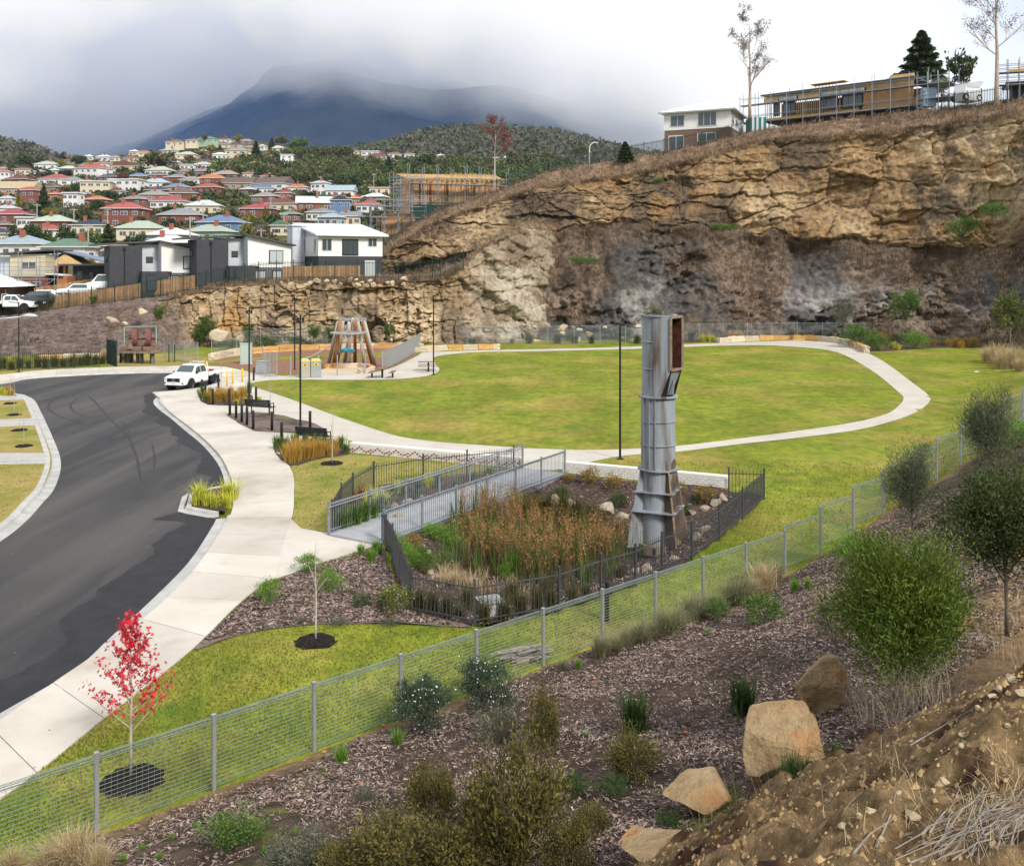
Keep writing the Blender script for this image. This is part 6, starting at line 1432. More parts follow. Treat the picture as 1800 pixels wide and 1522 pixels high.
TREES = [('c0', 77, 384, 58, 28), ('c3', 32, 367, 35, 9), ('r1', 147, 392, 34, 32), ('c0', 190, 452, 60, 36), ('r0', 228, 452, 44, 46), ('r0', 40, 432, 42, 46), ('r0', 62, 434, 44, 32), ('r2', 85, 432, 26, 30), ('r0', 118, 428, 36, 34), ('r2', 160, 436, 34, 34), ('r4', 108, 446, 16, 40), ('r0', 172, 372, 24, 24), ('r0', 197, 356, 24, 30), ('r5', 146, 424, 28, 18), ('r5', 118, 384, 34, 34), ('r3', 88, 386, 24, 26), ('r0', 134, 338, 20, 18), ('r3', 116, 338, 16, 16),
 ('r0', 55, 296, 28, 44), ('r1', 32, 292, 22, 20), ('r3', 108, 296, 16, 16), ('r0', 140, 296, 26, 30), ('r1', 112, 284, 18, 22), ('r3', 150, 294, 14, 12), ('r5', 55, 322, 16, 24), ('r0', 80, 312, 16, 30), ('r0', 118, 312, 16, 30), ('r0', 147, 318, 14, 20), ('r4', 216, 322, 22, 28), ('r0', 216, 306, 14, 24), ('r0', 248, 306, 16, 20), ('r1', 275, 298, 34, 60), ('r4', 332, 288, 18, 18), ('r3', 352, 276, 14, 26), ('r3', 370, 272, 20, 18), ('r4', 378, 262, 10, 16), ('r3', 418, 252, 18, 16), ('c0', 450, 288, 40, 26), ('r0', 360, 246, 10, 10), ('r2', 523, 266, 24, 32), ('r2', 537, 260, 18, 14), ('c2', 478, 262, 20, 14), ('r1', 495, 256, 20, 24),
 ('r1', 402, 400, 36, 48), ('r3', 435, 400, 28, 28), ('r0', 300, 380, 20, 44), ('r2', 310, 376, 20, 36), ('r0', 247, 400, 22, 30), ('r0', 296, 402, 22, 28), ('r3', 336, 346, 12, 22), ('r4', 262, 384, 22, 22), ('r0', 262, 326, 12, 26), ('r0', 335, 328, 12, 24), ('r0', 430, 320, 10, 30), ('r1', 380, 356, 14, 40), ('r0', 350, 360, 14, 30), ('r0', 245, 440, 34, 26), ('r2', 275, 452, 22, 30), ('r0', 486, 412, 44, 26), ('r3', 433, 424, 36, 26), ('r5', 462, 418, 30, 34), ('r0', 545, 350, 18, 30), ('r0', 525, 364, 16, 30), ('r0', 494, 346, 14, 22), ('c0', 474, 330, 24, 16), ('c0', 620, 388, 28, 18), ('r5', 565, 378, 16, 26), ('r2', 515, 380, 14, 16), ('r0', 560, 362, 20, 18), ('r0', 608, 350, 12, 20), ('r0', 652, 346, 10, 22), ('r2', 640, 362, 18, 14), ('c3', 466, 382, 20, 6), ('c3', 471, 382, 18, 6), ('r4', 540, 400, 16, 30), ('r0', 525, 400, 14, 22),
 ('r1', 572, 286, 30, 40), ('r1', 600, 286, 34, 36), ('r0', 616, 280, 20, 16), ('c0', 683, 316, 42, 22), ('r0', 752, 300, 34, 36), ('r3', 692, 268, 12, 14), ('r1', 740, 318, 26, 30), ('r1', 800, 288, 18, 24), ('r0', 700, 284, 10, 12), ('r5', 715, 284, 12, 18), ('r0', 770, 300, 20, 24), ('r1', 940, 296, 26, 40), ('r1', 905, 300, 34, 30), ('r0', 985, 298, 18, 16), ('r1', 980, 290, 18, 24), ('r1', 1018, 276, 24, 28), ('r1', 960, 284, 18, 30), ('r3', 158, 468, 18, 26), ('r5', 108, 470, 14, 24), ('r5', 178, 468, 40, 20), ('r1', 20, 300, 16, 16), ('r0', 5, 340, 18, 22), ('r0', 30, 386, 14, 30), ('r4', 60, 404, 14, 26)]
for t in TREES: far_tree(*t)
for x, yb, w_, o in FARTREES:
    hx = min(SUB, key=lambda s: abs(s[0] - x) + 1.6 * abs(s[1] - yb)); rel = 'left of' if x < hx[0] - hx[2] * .5 else 'right of' if x > hx[0] + hx[2] * .5 else 'in front of' if yb > hx[1] else 'behind'
    if not o.get('label'): o['label'] = f"{w_} {rel} the {hx[3]['label'].replace('two-storey ', '').replace(' hipped', '').replace(' gabled', '').replace(' front-gabled', '').replace(' flat', '').replace(' house with', ' house,')}"
# garden greenery between the houses (uncountable): clumps of leaves on the slope
def scatter_clumps(name, mts, pts, rad, nq, leaf, seed, label, zs=.8):
    g = np.random.default_rng(seed); k = len(pts); V = []; MI = []
    p = np.repeat(np.asarray(pts, float), nq, 0); rr_ = np.repeat(np.asarray(rad, float), nq); d = nrm(g.normal(size=p.shape)); d[:, 2] = np.abs(d[:, 2]); q = p + d * (rr_ * g.uniform(.5, 1.05, len(p)))[:, None] * np.array([1, 1, zs])
    dd = nrm(d + g.normal(size=d.shape) * .5); lf = rr_ * leaf * g.uniform(.7, 1.3, len(p)); v, f = leafquads(q, dd, lf, lf * .8, g); mi = np.repeat(g.integers(0, len(mts), k), nq)
    return tag(obj(name, npmesh(name, v, f, mts, False, midx=mi)), label, kind='stuff')
pts = []; rad = []
occ = np.array([(s[4].x, s[4].y, max(s[5], s[6]) * .62) for s in SUB])
while len(pts) < 2500:
    x = R.uniform(-60, 1000); y = R.triangular(262, 470, 330); 
    if y < interp(CREST, x) + 3: continue
    Y = hill_Y(x, y); X = (x - CX) / F * Y
    if Y < 150 and x > 180: continue
    if np.any(np.hypot(occ[:, 0] - X, occ[:, 1] - Y) < occ[:, 2] + 1.0): continue
    if np.any((np.abs(occ[:, 0] - X) < occ[:, 2]) & (occ[:, 1] > Y) & (occ[:, 1] - Y < 9)): continue
    pts.append((X, Y, float(hill_z(X, Y)))); rad.append(R.uniform(1.0, 2.9) * min(1.5, max(.7, Y / 350)))
scatter_clumps('garden_greenery', [L_far[0], L_far[1], L_far[2], L_far[0], L_far[4], L_far[5], L_far[1]], pts, rad, 46, .5, 7, 'mixed garden shrubs and hedges between the suburb houses')
# belt of woodland right of the crest, reads as one mass
pts = []; rad = []
while len(pts) < 620:
    x = R.uniform(370, 1010); y = R.uniform(272, 336); lo_ = interp([(370, 300), (430, 284), (480, 276), (560, 272), (680, 290), (800, 290), (1010, 292)], x); hi_ = interp([(370, 318), (420, 312), (480, 318), (560, 330), (700, 334), (1010, 340)], x)
    if not lo_ < y < hi_: continue
    Y = hill_Y(x, y); X = (x - CX) / F * Y
    if np.any(np.hypot(occ[:, 0] - X, occ[:, 1] - Y) < occ[:, 2] + 2): continue
    pts.append((X, Y, float(hill_z(X, Y)) + 1.5)); rad.append(R.uniform(2.6, 5.0))
scatter_clumps('woodland', [L_far[1], L_far[0], L_far[1], L_far[2]], pts, rad, 150, .30, 8, 'olive woodland belt across the hillside', 1.15)
# trees on the wooded hills behind
for (X, YY, Z), nn, sd in zip(RH, (2600, 700), (9, 10)):
    g = np.random.default_rng(sd); i = g.integers(2, X.shape[0], nn); j = g.integers(0, X.shape[1], nn); pts = np.stack([X[i, j] + g.uniform(-4, 4, nn), YY[i, j], Z[i, j] + 4], -1)
    scatter_clumps('hill_forest', [mat('forest_a', (.055, .07, .04), (.085, .092, .052), scale=.1, rough=1), mat('forest_b', (.085, .085, .058), (.125, .115, .085), scale=.1, rough=1)], pts, g.uniform(4.5, 8, nn), 22, .55, sd + 20, 'eucalypt forest on the hill behind the suburb', 1.3)
# ------------------------------------------------------------------ near houses, building sites, fences on the benches
m_ch = mat('charcoal_cladding', (.040, .042, .050), (.052, .054, .062), scale=2, rough=.7)
m_chl = mat('grey_cladding', (.10, .105, .12), (.12, .125, .14), scale=2, rough=.7)
m_lg = mat('light_grey_and_shaded_white', (.46, .49, .53), (.52, .55, .59), scale=1.5, rough=.7)
m_wc = mat('white_cladding', (.70, .70, .69), (.76, .76, .75), scale=1.5, rough=.7)
m_wroof = mat('white_metal_roof', (.76, .78, .80), (.80, .82, .84), scale=1, rough=.45, spec=.5)
m_droof = mat('charcoal_roof', (.07, .072, .08), rough=.5)
m_pale_t = mat('paling_timber', (.30, .17, .085), (.40, .25, .13), scale=2.5, rough=.95, isl=.25)
m_frame = mat('pine_framing', (.58, .38, .17), (.68, .48, .25), scale=2, rough=.9)
m_osb = mat('orange_sheathing', (.44, .23, .11), (.55, .34, .19), scale=.8, rough=.9)
m_lvl = mat('yellow_beam', (.58, .34, .04), rough=.7)
m_wrap = mat('teal_wrap', (.015, .15, .12), rough=.6)
m_scaf = mat('scaffold_tube', (.26, .29, .32), rough=.5, metal=.4)
m_bbrick = mat('brown_brick', (.145, .085, .065), (.20, .125, .095), scale=4, rough=.9)
m_dwin = mat('dark_window_frame', (.02, .022, .026), rough=.5)
_q = MB(); _q.box((0, 0, 0), (1, .08, 1)); DWF = _q.mesh('window_frame', m_dwin)
m_bl = glass('blind_glass', (.42, .46, .48), .1); _q = MB(); _q.box((0, -.03, 0), (.88, .06, .88)); BLP = _q.mesh('pane', m_bl); _q = MB(); _q.box((0, -.03, 0), (.88, .06, .88)); GLP = _q.mesh('pane', m_pane)
def win2(parent, loc, w, h, rz, frame, pane, mull=0):
    o = obj('window', frame, parent, loc, rz); o.scale = (w, 1, h); obj('pane', pane, o, (0, -.02, 0))
    for k in range(mull):
        q = MB(); q.box((-.5 + (k + 1) / (mull + 1), -.06, 0), (.05 / max(w, .5), .06, .96)); q.build('mullion', frame.materials[0], o)
    return o
def clad(parent, name, x0, x1, y0, y1, z0, z1, mt, boards=0):
    """a wall block; boards>0 adds separate lapped boards joined as fine relief"""
    b = MB(); b.box(((x0 + x1) / 2, (y0 + y1) / 2, (z0 + z1) / 2), (x1 - x0, y1 - y0, z1 - z0)); o = b.build(name, mt, parent)
    if boards:
        q = MB(); n = int((z1 - z0) / boards)
        for k in range(n):
            z = z0 + (k + .5) * (z1 - z0) / n; q.box(((x0 + x1) / 2, (y0 + y1) / 2, z), (x1 - x0 + .03, y1 - y0 + .03, (z1 - z0) / n - .03))
        tag(q.build('weatherboards', mt, o), kind='stuff')
    return o
def frame_at(name, x, y, Y, deg, label, cat='house'):
    return empty(name, P(x, y, Y), math.radians(deg), label, cat)
# white house with a skillion roof
r = frame_at('house', 560, 489, 117, 30, 'new white weatherboard house with white skillion roof over a charcoal ground floor')
Lf, Ls = 8.2, 8.0
clad(r, 'ground_floor_wall', 0, Lf, 0, Ls, -1, 2.65, m_ch); up_ = clad(r, 'upper_wall', -.05, Lf + .05, -.05, Ls, 2.65, 5.1, m_wc, .2)
b = MB(); b.extr([(-.05, 5.1), (Ls, 5.1), (Ls, 6.7), (-.05, 5.25)], -.05, Lf + .05, 'x'); b.build('gable_wall', m_lg, r)  # white gable greyed: the shade on this side is put into its colour
b = MB(); b.extr([(-.8, 5.12), (Ls + .5, 6.82), (Ls + .5, 7.0), (-.8, 5.32)], -.6, Lf + .6, 'x'); rf = b.build('roof', m_wroof, r)
q = MB()
for k in range(16): q.extr([(-.8, 5.32), (Ls + .5, 7.0), (Ls + .5, 7.05), (-.8, 5.37)], -.5 + k * .6 - .02, -.5 + k * .6 + .02, 'x')
tag(q.build('roof_ribs', m_wroof, rf), kind='stuff')
for x, w, z, h, m in ((1.0, 1.3, 4.05, 1.5, 1), (4.0, 2.1, 3.75, 2.0, 2), (6.9, 1.2, 4.4, 1.0, 1)): win2(r, (x, -.09, z), w, h, 0, DWF if m == 2 else WINF, GLP, m)
for y, w in ((1.0, .5), (5.0, .5)): win2(r, (-.09, y, 3.9), w, 1.9, -math.pi / 2, WINF, GLP)
win2(r, (6.6, -.05, 1.1), 1.4, 2.1, 0, WINF, BLP, 1); win2(r, (1.2, -.05, 1.7), .6, .8, 0, DWF, GLP)
win2(r, (-.05, 2.2, 1.5), 1.2, .8, -math.pi / 2, DWF, GLP); 
b = MB(); b.box((-.9, 6.0, 4.0), (1.6, 2.2, 5)); b.build('side_wing', m_lg, r); b = MB(); b.box((-.9, 6.0, 6.55), (2.0, 2.6, .15)); b.build('roof', m_wroof, r)
# two charcoal and white skillion houses
def modern(x, y, Y, s, label):
    r = frame_at('house', x, y, Y, 30, label)
    S = s
    clad(r, 'lower_wall', 0, 5.1 * S, 0, 6, -1, 2.3 * S, m_chl); w = clad(r, 'upper_wall', 0, 5.1 * S, -.04, 6, 2.3 * S, 4.9 * S, m_wc, .25)
    clad(r, 'side_wall', -.04, .0, 0.0, 5.9, 2.0 * S, 5.9 * S, m_lg)
    b = MB(); b.add([(0, -.04, 4.9 * S), (5.1 * S, -.04, 4.9 * S), (0, -.04, 5.95 * S), (0, 6, 4.9 * S), (5.1 * S, 6, 4.9 * S), (0, 6, 5.95 * S)], [(0, 1, 2), (3, 5, 4), (0, 3, 4, 1), (1, 4, 5, 2), (0, 2, 5, 3)]); b.build('gable_wall', m_wc, r)
    # roof slab sloping down to the right and to the left
    b = MB(); b.extr([(-.3, 6.0 * S), (5.6 * S, 4.85 * S), (5.6 * S, 5.02 * S), (-.3, 6.2 * S)], -.6, 6.4, 'y'); b.build('roof', m_droof, r)
    b = MB(); b.extr([(-7.3 * S, 5.55 * S), (-.3, 6.0 * S), (-.3, 6.2 * S), (-7.3 * S, 5.72 * S)], 1.4, 6.6, 'y'); b.build('roof', m_droof, r)
    clad(r, 'link_wall', -2.6 * S, 0, 2.2, 6, -1, 5.75 * S, m_lg)
    # charcoal tower block at the left
    dk = clad(r, 'tower_wall', -5.6 * S, -2.0 * S, -.5 + 1.6, 6, -1.2, 5.55 * S, m_ch)
    clad(r, 'porch_wall', -2.4 * S, .6, -1.2, .6, -1, 2.5 * S, m_ch)
    win2(r, (3.3 * S, -.08, 3.55 * S), 1.7 * S, 1.6 * S, 0, DWF, BLP, 1); win2(r, (-1.0 * S, 2.14, 3.9 * S), .75, .7, 0, DWF, GLP)
    win2(r, (-1.3 * S, -1.24, 1.1), 1.2, 1.9, 0, DWF, GLP); win2(r, (1.3 * S, -.04, 1.0), 1.5, 1.9, 0, DWF, BLP, 1); win2(r, (3.4 * S, -.04, 1.0), 1.1, 1.9, 0, DWF, BLP)
    win2(r, (-5.65 * S, 3.4, 3.9 * S), 1.0, .6, -math.pi / 2, DWF, GLP); win2(r, (-5.65 * S, 3.6, .9), .6, .7, -math.pi / 2, WINF, GLP)
    b = MB(); b.cyl((-4.0 * S, 1.03, -1), (-4.0 * S, 1.03, 5.1 * S), .05, 8); b.build('downpipe', m_blk, r); b = MB(); b.box((-4.0 * S, 1.0, 5.2 * S), (.3, .2, .3)); b.build('rain_head', m_blk, r); b = MB(); b.cyl((.75, -1.26, -1), (.75, -1.26, 2.2 * S), .05, 8); b.box((.75, -1.28, 2.3 * S), (.3, .2, .35)); b.build('downpipe', m_blk, r)
    return r
modern(436, 505, 113, 1.0, 'charcoal and white skillion-roofed house nearest the white weatherboard house')
modern(284, 514, 113, .98, 'charcoal and white skillion-roofed house behind the paling fence')
# smaller things on the left building site
r = frame_at('house', 188, 505, 118, 12, 'narrow light grey house wing with white roof left of the charcoal house'); clad(r, 'wall', 0, 1.8, 0, 4, -1, 3.1, m_lg, .2); b = MB(); b.extr([(-.3, 3.2), (2.2, 3.6), (2.2, 3.75), (-.3, 3.35)], -.3, 4.2, 'y'); b.build('roof', m_wroof, r)
for x in (.5, 1.4): win2(r, (x, -.06, 2.0), .25, .9, 0, DWF, GLP)
r = frame_at('house', 128, 503, 119, 5, 'low charcoal flat-roofed house under construction'); clad(r, 'wall', 0, 4.2, 0, 6, -1, 2.5, m_ch); b = MB(); b.box((1.6, 2.6, 2.62), (6, 7.6, .2)); b.build('roof', m_droof, r); win2(r, (.9, -.05, 1.0), .7, 1.9, 0, DWF, GLP); win2(r, (2.2, -.05, 1.2), .3, .8, 0, WINF, GLP)
b = MB(); b.extr([(-3.2, 2.5), (1.2, 2.5), (-1.0, 4.0)], .2, 5, 'y'); b.build('framed_gable', m_frame, r); b = MB(); b.extr([(-3.6, 2.55), (-1.0, 4.15), (-1.0, 4.3), (-3.6, 2.7)], -.1, 5.3, 'y'); b.build('roof', m_droof, r); b = MB(); b.extr([(-1.0, 4.15), (3.8, 2.9), (3.8, 3.05), (-1.0, 4.3)], -.1, 5.3, 'y'); b.build('roof', mat('blue_grey_roof', (.14, .18, .25), rough=.5), r)
for x in (-2.8, -1.9, -1.0): b = MB(); b.box((x, .1, 1.0), (.25, .25, 3)); b.build('brick_pier', wmat('orange brick'), r)
r = frame_at('house', 18, 510, 116, 4, 'cream two-storey house with scaffolding round it'); clad(r, 'ground_floor_wall', -.2, 4.4, 0, 7, -1, 1.6, wmat('brick')); clad(r, 'upper_wall', 0, 4.1, -.05, 7, 1.6, 4.3, wmat('cream'), .22); b = MB(); b.extr([(-1.2, 4.2), (4.6, 4.7), (4.6, 4.9), (-1.2, 4.4)], -.6, 7.4, 'y'); b.build('roof', m_droof, r); win2(r, (2.2, -.1, 3.0), 1.8, .75, 0, WINF, GLP, 1)
for k in range(6): win2(r, (.3 + k * .62, -.05, .55), .45, .95, 0, WINF, GLP)
clad(r, 'side_wing', -2.6, -.3, .5, 6, -1, 4.0, m_lg); b = MB(); b.extr([(4.2, 1.85), (6.3, 1.7), (6.3, 1.85), (4.2, 2.0)], -.4, 5, 'y'); b.build('porch_roof', m_wroof, r); b = MB(); b.box((6.0, 1.5, .3), (1.2, 3, 2.8)); b.build('porch_wall', wmat('orange brick'), r)
def scaffold(loc, ang, L, D, Hh, label, lifts=(2.0, 4.0), bay=2.0, boards=True, name='scaffold', dense=True):
    r = empty(name, loc, ang, label, 'scaffold'); n = max(1, int(round(L / bay)))
    for i in range(n + 1):
        for y in (0, D):
            b = MB(); b.cyl((L * i / n, y, -1), (L * i / n, y, Hh * R.uniform(.9, 1.08)), .045, 6); b.build('standard', m_scaf, r)
    for z in lifts:
        for y in (0, D):
            for dz in ((0, .5, 1.0) if dense else (0, 1.0)):
                b = MB(); b.cyl((0, y, z + dz), (L, y, z + dz), .035, 6); b.build('ledger', m_scaf, r)
        for i in range(n + 1): b = MB(); b.cyl((L * i / n, 0, z), (L * i / n, D, z), .035, 6); b.build('transom', m_scaf, r)
        if boards:
            for k in range(3): b = MB(); b.box((L / 2, D * (k + .5) / 3, z + .06), (L, D / 3 - .03, .06)); b.build('plank', mat('scaffold_plank', (.20, .22, .25), rough=.8), r)
    for i in range(0, n, 2): b = MB(); b.cyl((L * i / n, 0, 0), (L * (i + 1) / n, 0, lifts[0]), .035, 6); b.build('brace', m_scaf, r)
    return r
scaffold(P(0, 512, 113.5), math.radians(4), 6.2, 1.0, 4.6, 'steel scaffold in front of the cream house', (1.4, 2.9), 2.0, False)
r = frame_at('house', -30, 540, 112, 4, 'white hipped roof shelter over dark brick piers at the left edge'); b = MB(); b.add([(-3, -3, 2.4), (4.6, -3, 2.4), (4.6, 4, 2.4), (-3, 4, 2.4), (.5, .5, 4.2)], [(0, 1, 4), (1, 2, 4), (2, 3, 4), (3, 0, 4), (3, 2, 1, 0)]); b.build('roof', m_wroof, r); clad(r, 'wall', -2.4, 3.6, -1, 3.4, -1, 2.4, m_bbrick)
for x in (2.2, 3.0): b = MB(); b.box((x, -1.03, 1.0), (.12, .06, 2.2)); b.build('timber_post', m_frame, r)
# cars behind the paling fence
ute(P(22, 546, 109.5), math.radians(4), 'white flat-tray ute parked behind the green fence at far left', False, True)
def car(loc, ang, label, van=False, paint=None):
    r = empty('car', loc, ang, label, 'car'); pm = paint or m_white; b = MB(); S_ = lambda w, zb, zt: [(w * .95, zb), (w, zb + .15), (w, zt - .12), (w * .9, zt)]; t = 1.15 if van else .95
    body_loft(b, [(2.2, S_(.7, .4, .75)), (2.05, S_(.85, .35, .85)), (1.0, S_(.88, .35, t)), (-1.9, S_(.88, .35, t)), (-2.15, S_(.8, .4, t * .97))]); b.build('body', pm, r, bevel=.03)
    b = MB(); hh = 2.0 if van else 1.48; body_loft(b, [(1.05, [(.8, t - .05), (.78, t)]), (.35, [(.82, t - .05), (.66, hh)]), (-1.3 if not van else -2.0, [(.82, t - .05), (.66, hh)]), (-2.0 if not van else -2.12, [(.8, t - .05), (.72, t + .05)])]); b.build('cabin', pm, r)
    b = MB(); b.add([(.98, .66, t + .06), (.98, -.66, t + .06), (.42, -.58, hh - .05), (.42, .58, hh - .05)], [(0, 1, 2, 3)]); b.build('windscreen', m_gls, r)
    for s in (1, -1):
        b = MB(); b.add([(.75, s * .815, t + .04), (-1.2, s * .815, t + .04), (-1.1, s * .69, hh - .1), (.35, s * .69, hh - .1)], [(0, 1, 2, 3)]); b.build('window', m_gls, r)
        for x in (1.35, -1.35): wheel(r, x, s * .76, .32, .2)
    return r
car(P(72, 532, 112), math.radians(200), 'white car facing left behind the timber paling fence', paint=m_white)
car(P(62, 535, 110.4), math.radians(185), 'dark car parked beside the white ute at far left', paint=mat('dark_car_paint', (.05, .055, .06), rough=.3, spec=.6))
car(P(136, 521, 113), math.radians(195), 'white sedan showing above the middle of the paling fence', paint=m_white)
car(P(180, 512, 114.5), math.radians(190), 'white delivery van beside the charcoal house', True)
# timber paling fences on the bench
def paling(pts, h, label):
    pts = [Vector(p) for p in pts]; org = pts[0].copy(); r = empty('paling_fence', org, 0, label, 'fence')
    for a, c in zip(pts[:-1], pts[1:]):
        a, c = a - org, c - org; n = max(1, int((c - a).length / .13)); up = Vector((0, 0, 1))
        for z in (.35, h - .3): b = MB(); b.bar(a + up * z + Vector((0, .06, 0)), c + up * z + Vector((0, .06, 0)), .05, .08); b.build('rail', m_pale_t, r)
        q = MB(); d = (c - a) / n; ang = math.atan2(d.y, d.x)
        for k in range(n): p = a + d * (k + .5); q.box(p + up * (h / 2 + R.uniform(-.03, .03)), (d.xy.length * .88, .02, h), ang)
        tag(q.build('palings', m_pale_t, r), kind='stuff')
    return r
paling([P(55, 553, 110.5), P(100, 546, 110.8), P(150, 539, 111), P(200, 532, 111.2), P(250, 524, 111.4), P(300, 516, 111.6), P(358, 508, 111.8)], 1.75, 'weathered timber paling fence below the charcoal houses')
paling([P(497, 491, 112.5), P(540, 490.5, 112.5), P(590, 490, 112.5), P(633, 489.5, 112.5)], 1.5, 'timber paling fence in front of the white weatherboard house')
paling([P(60, 530, 114), P(110, 522, 115), P(165, 513, 116)], 1.6, 'orange timber fence behind the parked cars')
picket_fence([P(x, y, 109.6) for x, y in ((-60, 563), (-20, 560), (4, 558), (25, 556), (48, 553), (84, 549), (121, 543), (161, 538), (201, 533), (243, 527), (282, 521), (322, 515), (362, 509), (400, 501), (430, 497), (455, 494), (486, 492), (516, 491), (550, 491), (588, 491), (628, 491), (660, 491), (700, 491), (738, 490), (760, 489), (775, 488), (800, 482), (815, 474))], 'dark green spear-top picket fence along the top of the quarry wall', 2.1, m_grn, .17, .035, .1, name='picket_fence')

# ---- buildings above the cliff
def P_top(x, dy, Y): return P(x, float(interp(TOP, x)) + dy, Y)
r = frame_at('house', 1168, 264, 137, -24, 'two-storey house of white boards over brown brick with white hipped roof above the cliff')
Lf, Ls = 9.3, 9.5
clad(r, 'brick_wall', 0, Lf, 0, Ls, -1.5, 2.7, m_bbrick); clad(r, 'upper_wall', -.05, Lf + .05, -.05, Ls, 2.7, 5.2, m_wc, .2)
b = MB(); X0, X1, Y0_, Y1_ = -.7, Lf + .7, -.7, Ls + .7; cx_, cy_ = Lf / 2, Ls / 2; b.add([(X0, Y0_, 5.2), (X1, Y0_, 5.2), (X1, Y1_, 5.2), (X0, Y1_, 5.2), (cx_ - .3, cy_, 7.2), (cx_ + .3, cy_, 7.2)], [(0, 1, 5, 4), (1, 2, 5), (2, 3, 4, 5), (3, 0, 4), (3, 2, 1, 0)]); rf = b.build('roof', m_wroof, r)
b = MB(); b.box((Lf / 2, -.72, 5.12), (Lf + 1.5, .12, .2)); b.box((Lf + .72, Ls / 2, 5.12), (.12, Ls + 1.4, .2)); b.build('gutter', mat('grey_gutter', (.34, .35, .36)), rf)
for x, w, z, h, fr in ((1.9, 2.1, 4.0, 1.6, WINF), (6.1, 2.8, 4.0, 2.0, WINF), (1.7, 2.2, .9, 2.1, WINF), (6.0, 2.6, 1.5, 1.2, WINF)): win2(r, (x, -.09 if z > 2.7 else -.04, z), w, h, 0, fr, GLP, 1 if z < 3 else 2 if x > 5 else 1)
for y, w, z, h in ((1.2, 1.3, 4.0, 1.5), (3.6, 1.3, 4.0, 1.5), (6.6, 1.0, 4.0, 1.5), (1.4, 1.1, 1.6, .7), (5.2, 1.0, 1.4, .8)): win2(r, (Lf + (.09 if z > 2.7 else .04), y, z), w, h, math.pi / 2, WINF, GLP, 1)
# long timber-framed house
A_, B_ = Vector(((1343 - CX) / F * 142, 142, 29.9)), Vector(((1606 - CX) / F * 128, 128, 29.9)); d = B_ - A_; LL = d.length; ang = math.atan2(d.y, d.x)
r = empty('house', A_, ang, 'long timber-framed house under construction on posts above the cliff', 'house')
b = MB(); b.box((LL / 2, 3, .0), (LL, 6.4, .35)); b.build('floor', m_droof, r); b = MB(); b.box((3.3, -.25, .05), (6.8, .12, .42)); b.build('floor_beam', m_lvl, r); b = MB(); b.box((LL / 2 + 2, -.22, .0), (LL - 5, .1, .25)); b.build('floor_beam', m_frame, r)
b = MB(); b.box((LL * .84, .0, 1.9), (LL * .32, .14, 3.4)); b.build('sheathed_wall', mat('ply_wall', (.40, .23, .11), (.48, .30, .16), scale=.7, rough=.9), r); b = MB(); b.box((LL / 2, 6, 1.7), (LL, .12, 3.1)); b.build('back_wall', mat('ply_wall', (.40, .23, .11)), r)
for k in range(44):
    x = .2 + k * LL * .66 / 44
    b = MB(); b.box((x, 0, 1.75), (.07, .1, 3.2)); b.build('stud', m_frame, r)
for z in (.25, 2.55, 3.3): b = MB(); b.box((LL * .33, -.02, z), (LL * .66, .14, .14)); b.build('wall_plate', m_frame, r)
b = MB(); b.box((LL * .33, -.03, 2.95), (LL * .66, .1, .5)); b.build('lintel_board', m_frame, r); b = MB(); b.box((LL * .67, -.06, 3.35), (LL * .66, .12, .6)); b.build('fascia_board', mat('ply_wall2', (.46, .29, .14), (.52, .34, .18), scale=.7, rough=.9), r)
for x, w, h in ((4.0, 1.9, 2.0), (2.1, .9, 2.0), (9.9, 2.6, 1.7), (13.2, 3.0, 1.9)): win2(r, (x, -.12, 1.55), w, h, 0, DWF, GLP, 2)
for x, w in ((3.8, 3.0), (10.5, 4.0), (13.5, 3.2)): win2(r, (x, -.13, 2.95), w, .45, 0, DWF, BLP, 3)
b = MB(); b.box((LL / 2, 3, 3.75), (LL + .6, 7.2, .14)); b.build('roof', m_droof, r); b = MB(); b.box((LL * .93, .2, 3.9), (LL * .14, .3, .9)); b.build('parapet', m_frame, r)
for k in range(9): b = MB(); b.box((LL * .32 + k * .5, 2.5, 4.3 - k * .05), (.08, .1, 1.1)); b.build('clerestory_stud', m_frame, r)
b = MB(); b.box((LL * .32 + 2, 2.5, 4.85), (5, 1.6, .1), 0, 0); b.build('clerestory_plate', m_lvl, r)
for k in range(9):
    for y in (.4, 5.4): b = MB(); b.box((.6 + k * LL / 8.6, y, -1.8), (.14, .14, 3.5)); b.build('stump', m_dwin, r)
scaffold(A_ + Vector((math.sin(ang) * 1.3 - math.cos(ang) * 3.2, -math.cos(ang) * 1.3 - math.sin(ang) * 3.2, -2.2)), ang, LL + 5.5, 1.0, 6.6, 'long steel scaffold along the timber-framed house above the cliff', (2.0, 4.6), 2.4, True, dense=False)
scaffold(P(1612, 196, 126), ang, 4, 4, 5.5, 'cage of steel scaffold at the right end of the timber-framed house', (1.5, 3.4), 1.3, True)
b = MB(); b.box((0, 0, 0), (1.6, 1.2, 2.4)); o = b.build('portable_toilet', mat('blue_plastic', (.30, .42, .55), rough=.5), None, P(1632, 172, 126)); tag(o, 'pale blue site cabin behind the scaffold cage', 'cabin')
r = frame_at('shed', 1320, 236, 137, 0, 'small teal-wrapped frame between the white house and the timber house', 'shed'); clad(r, 'wrapped_wall', 0, 2.2, 0, 3, -1, 2.4, m_wrap); 
for x in (.3, .9, 1.6): b = MB(); b.box((x, -.04, .8), (.3, .06, 3.3)); b.build('post', m_lg, r)
r = empty('skip_loader', P(1700, 180, 122), .4, 'white site machine with a tipped hopper above the cliff', 'machine')
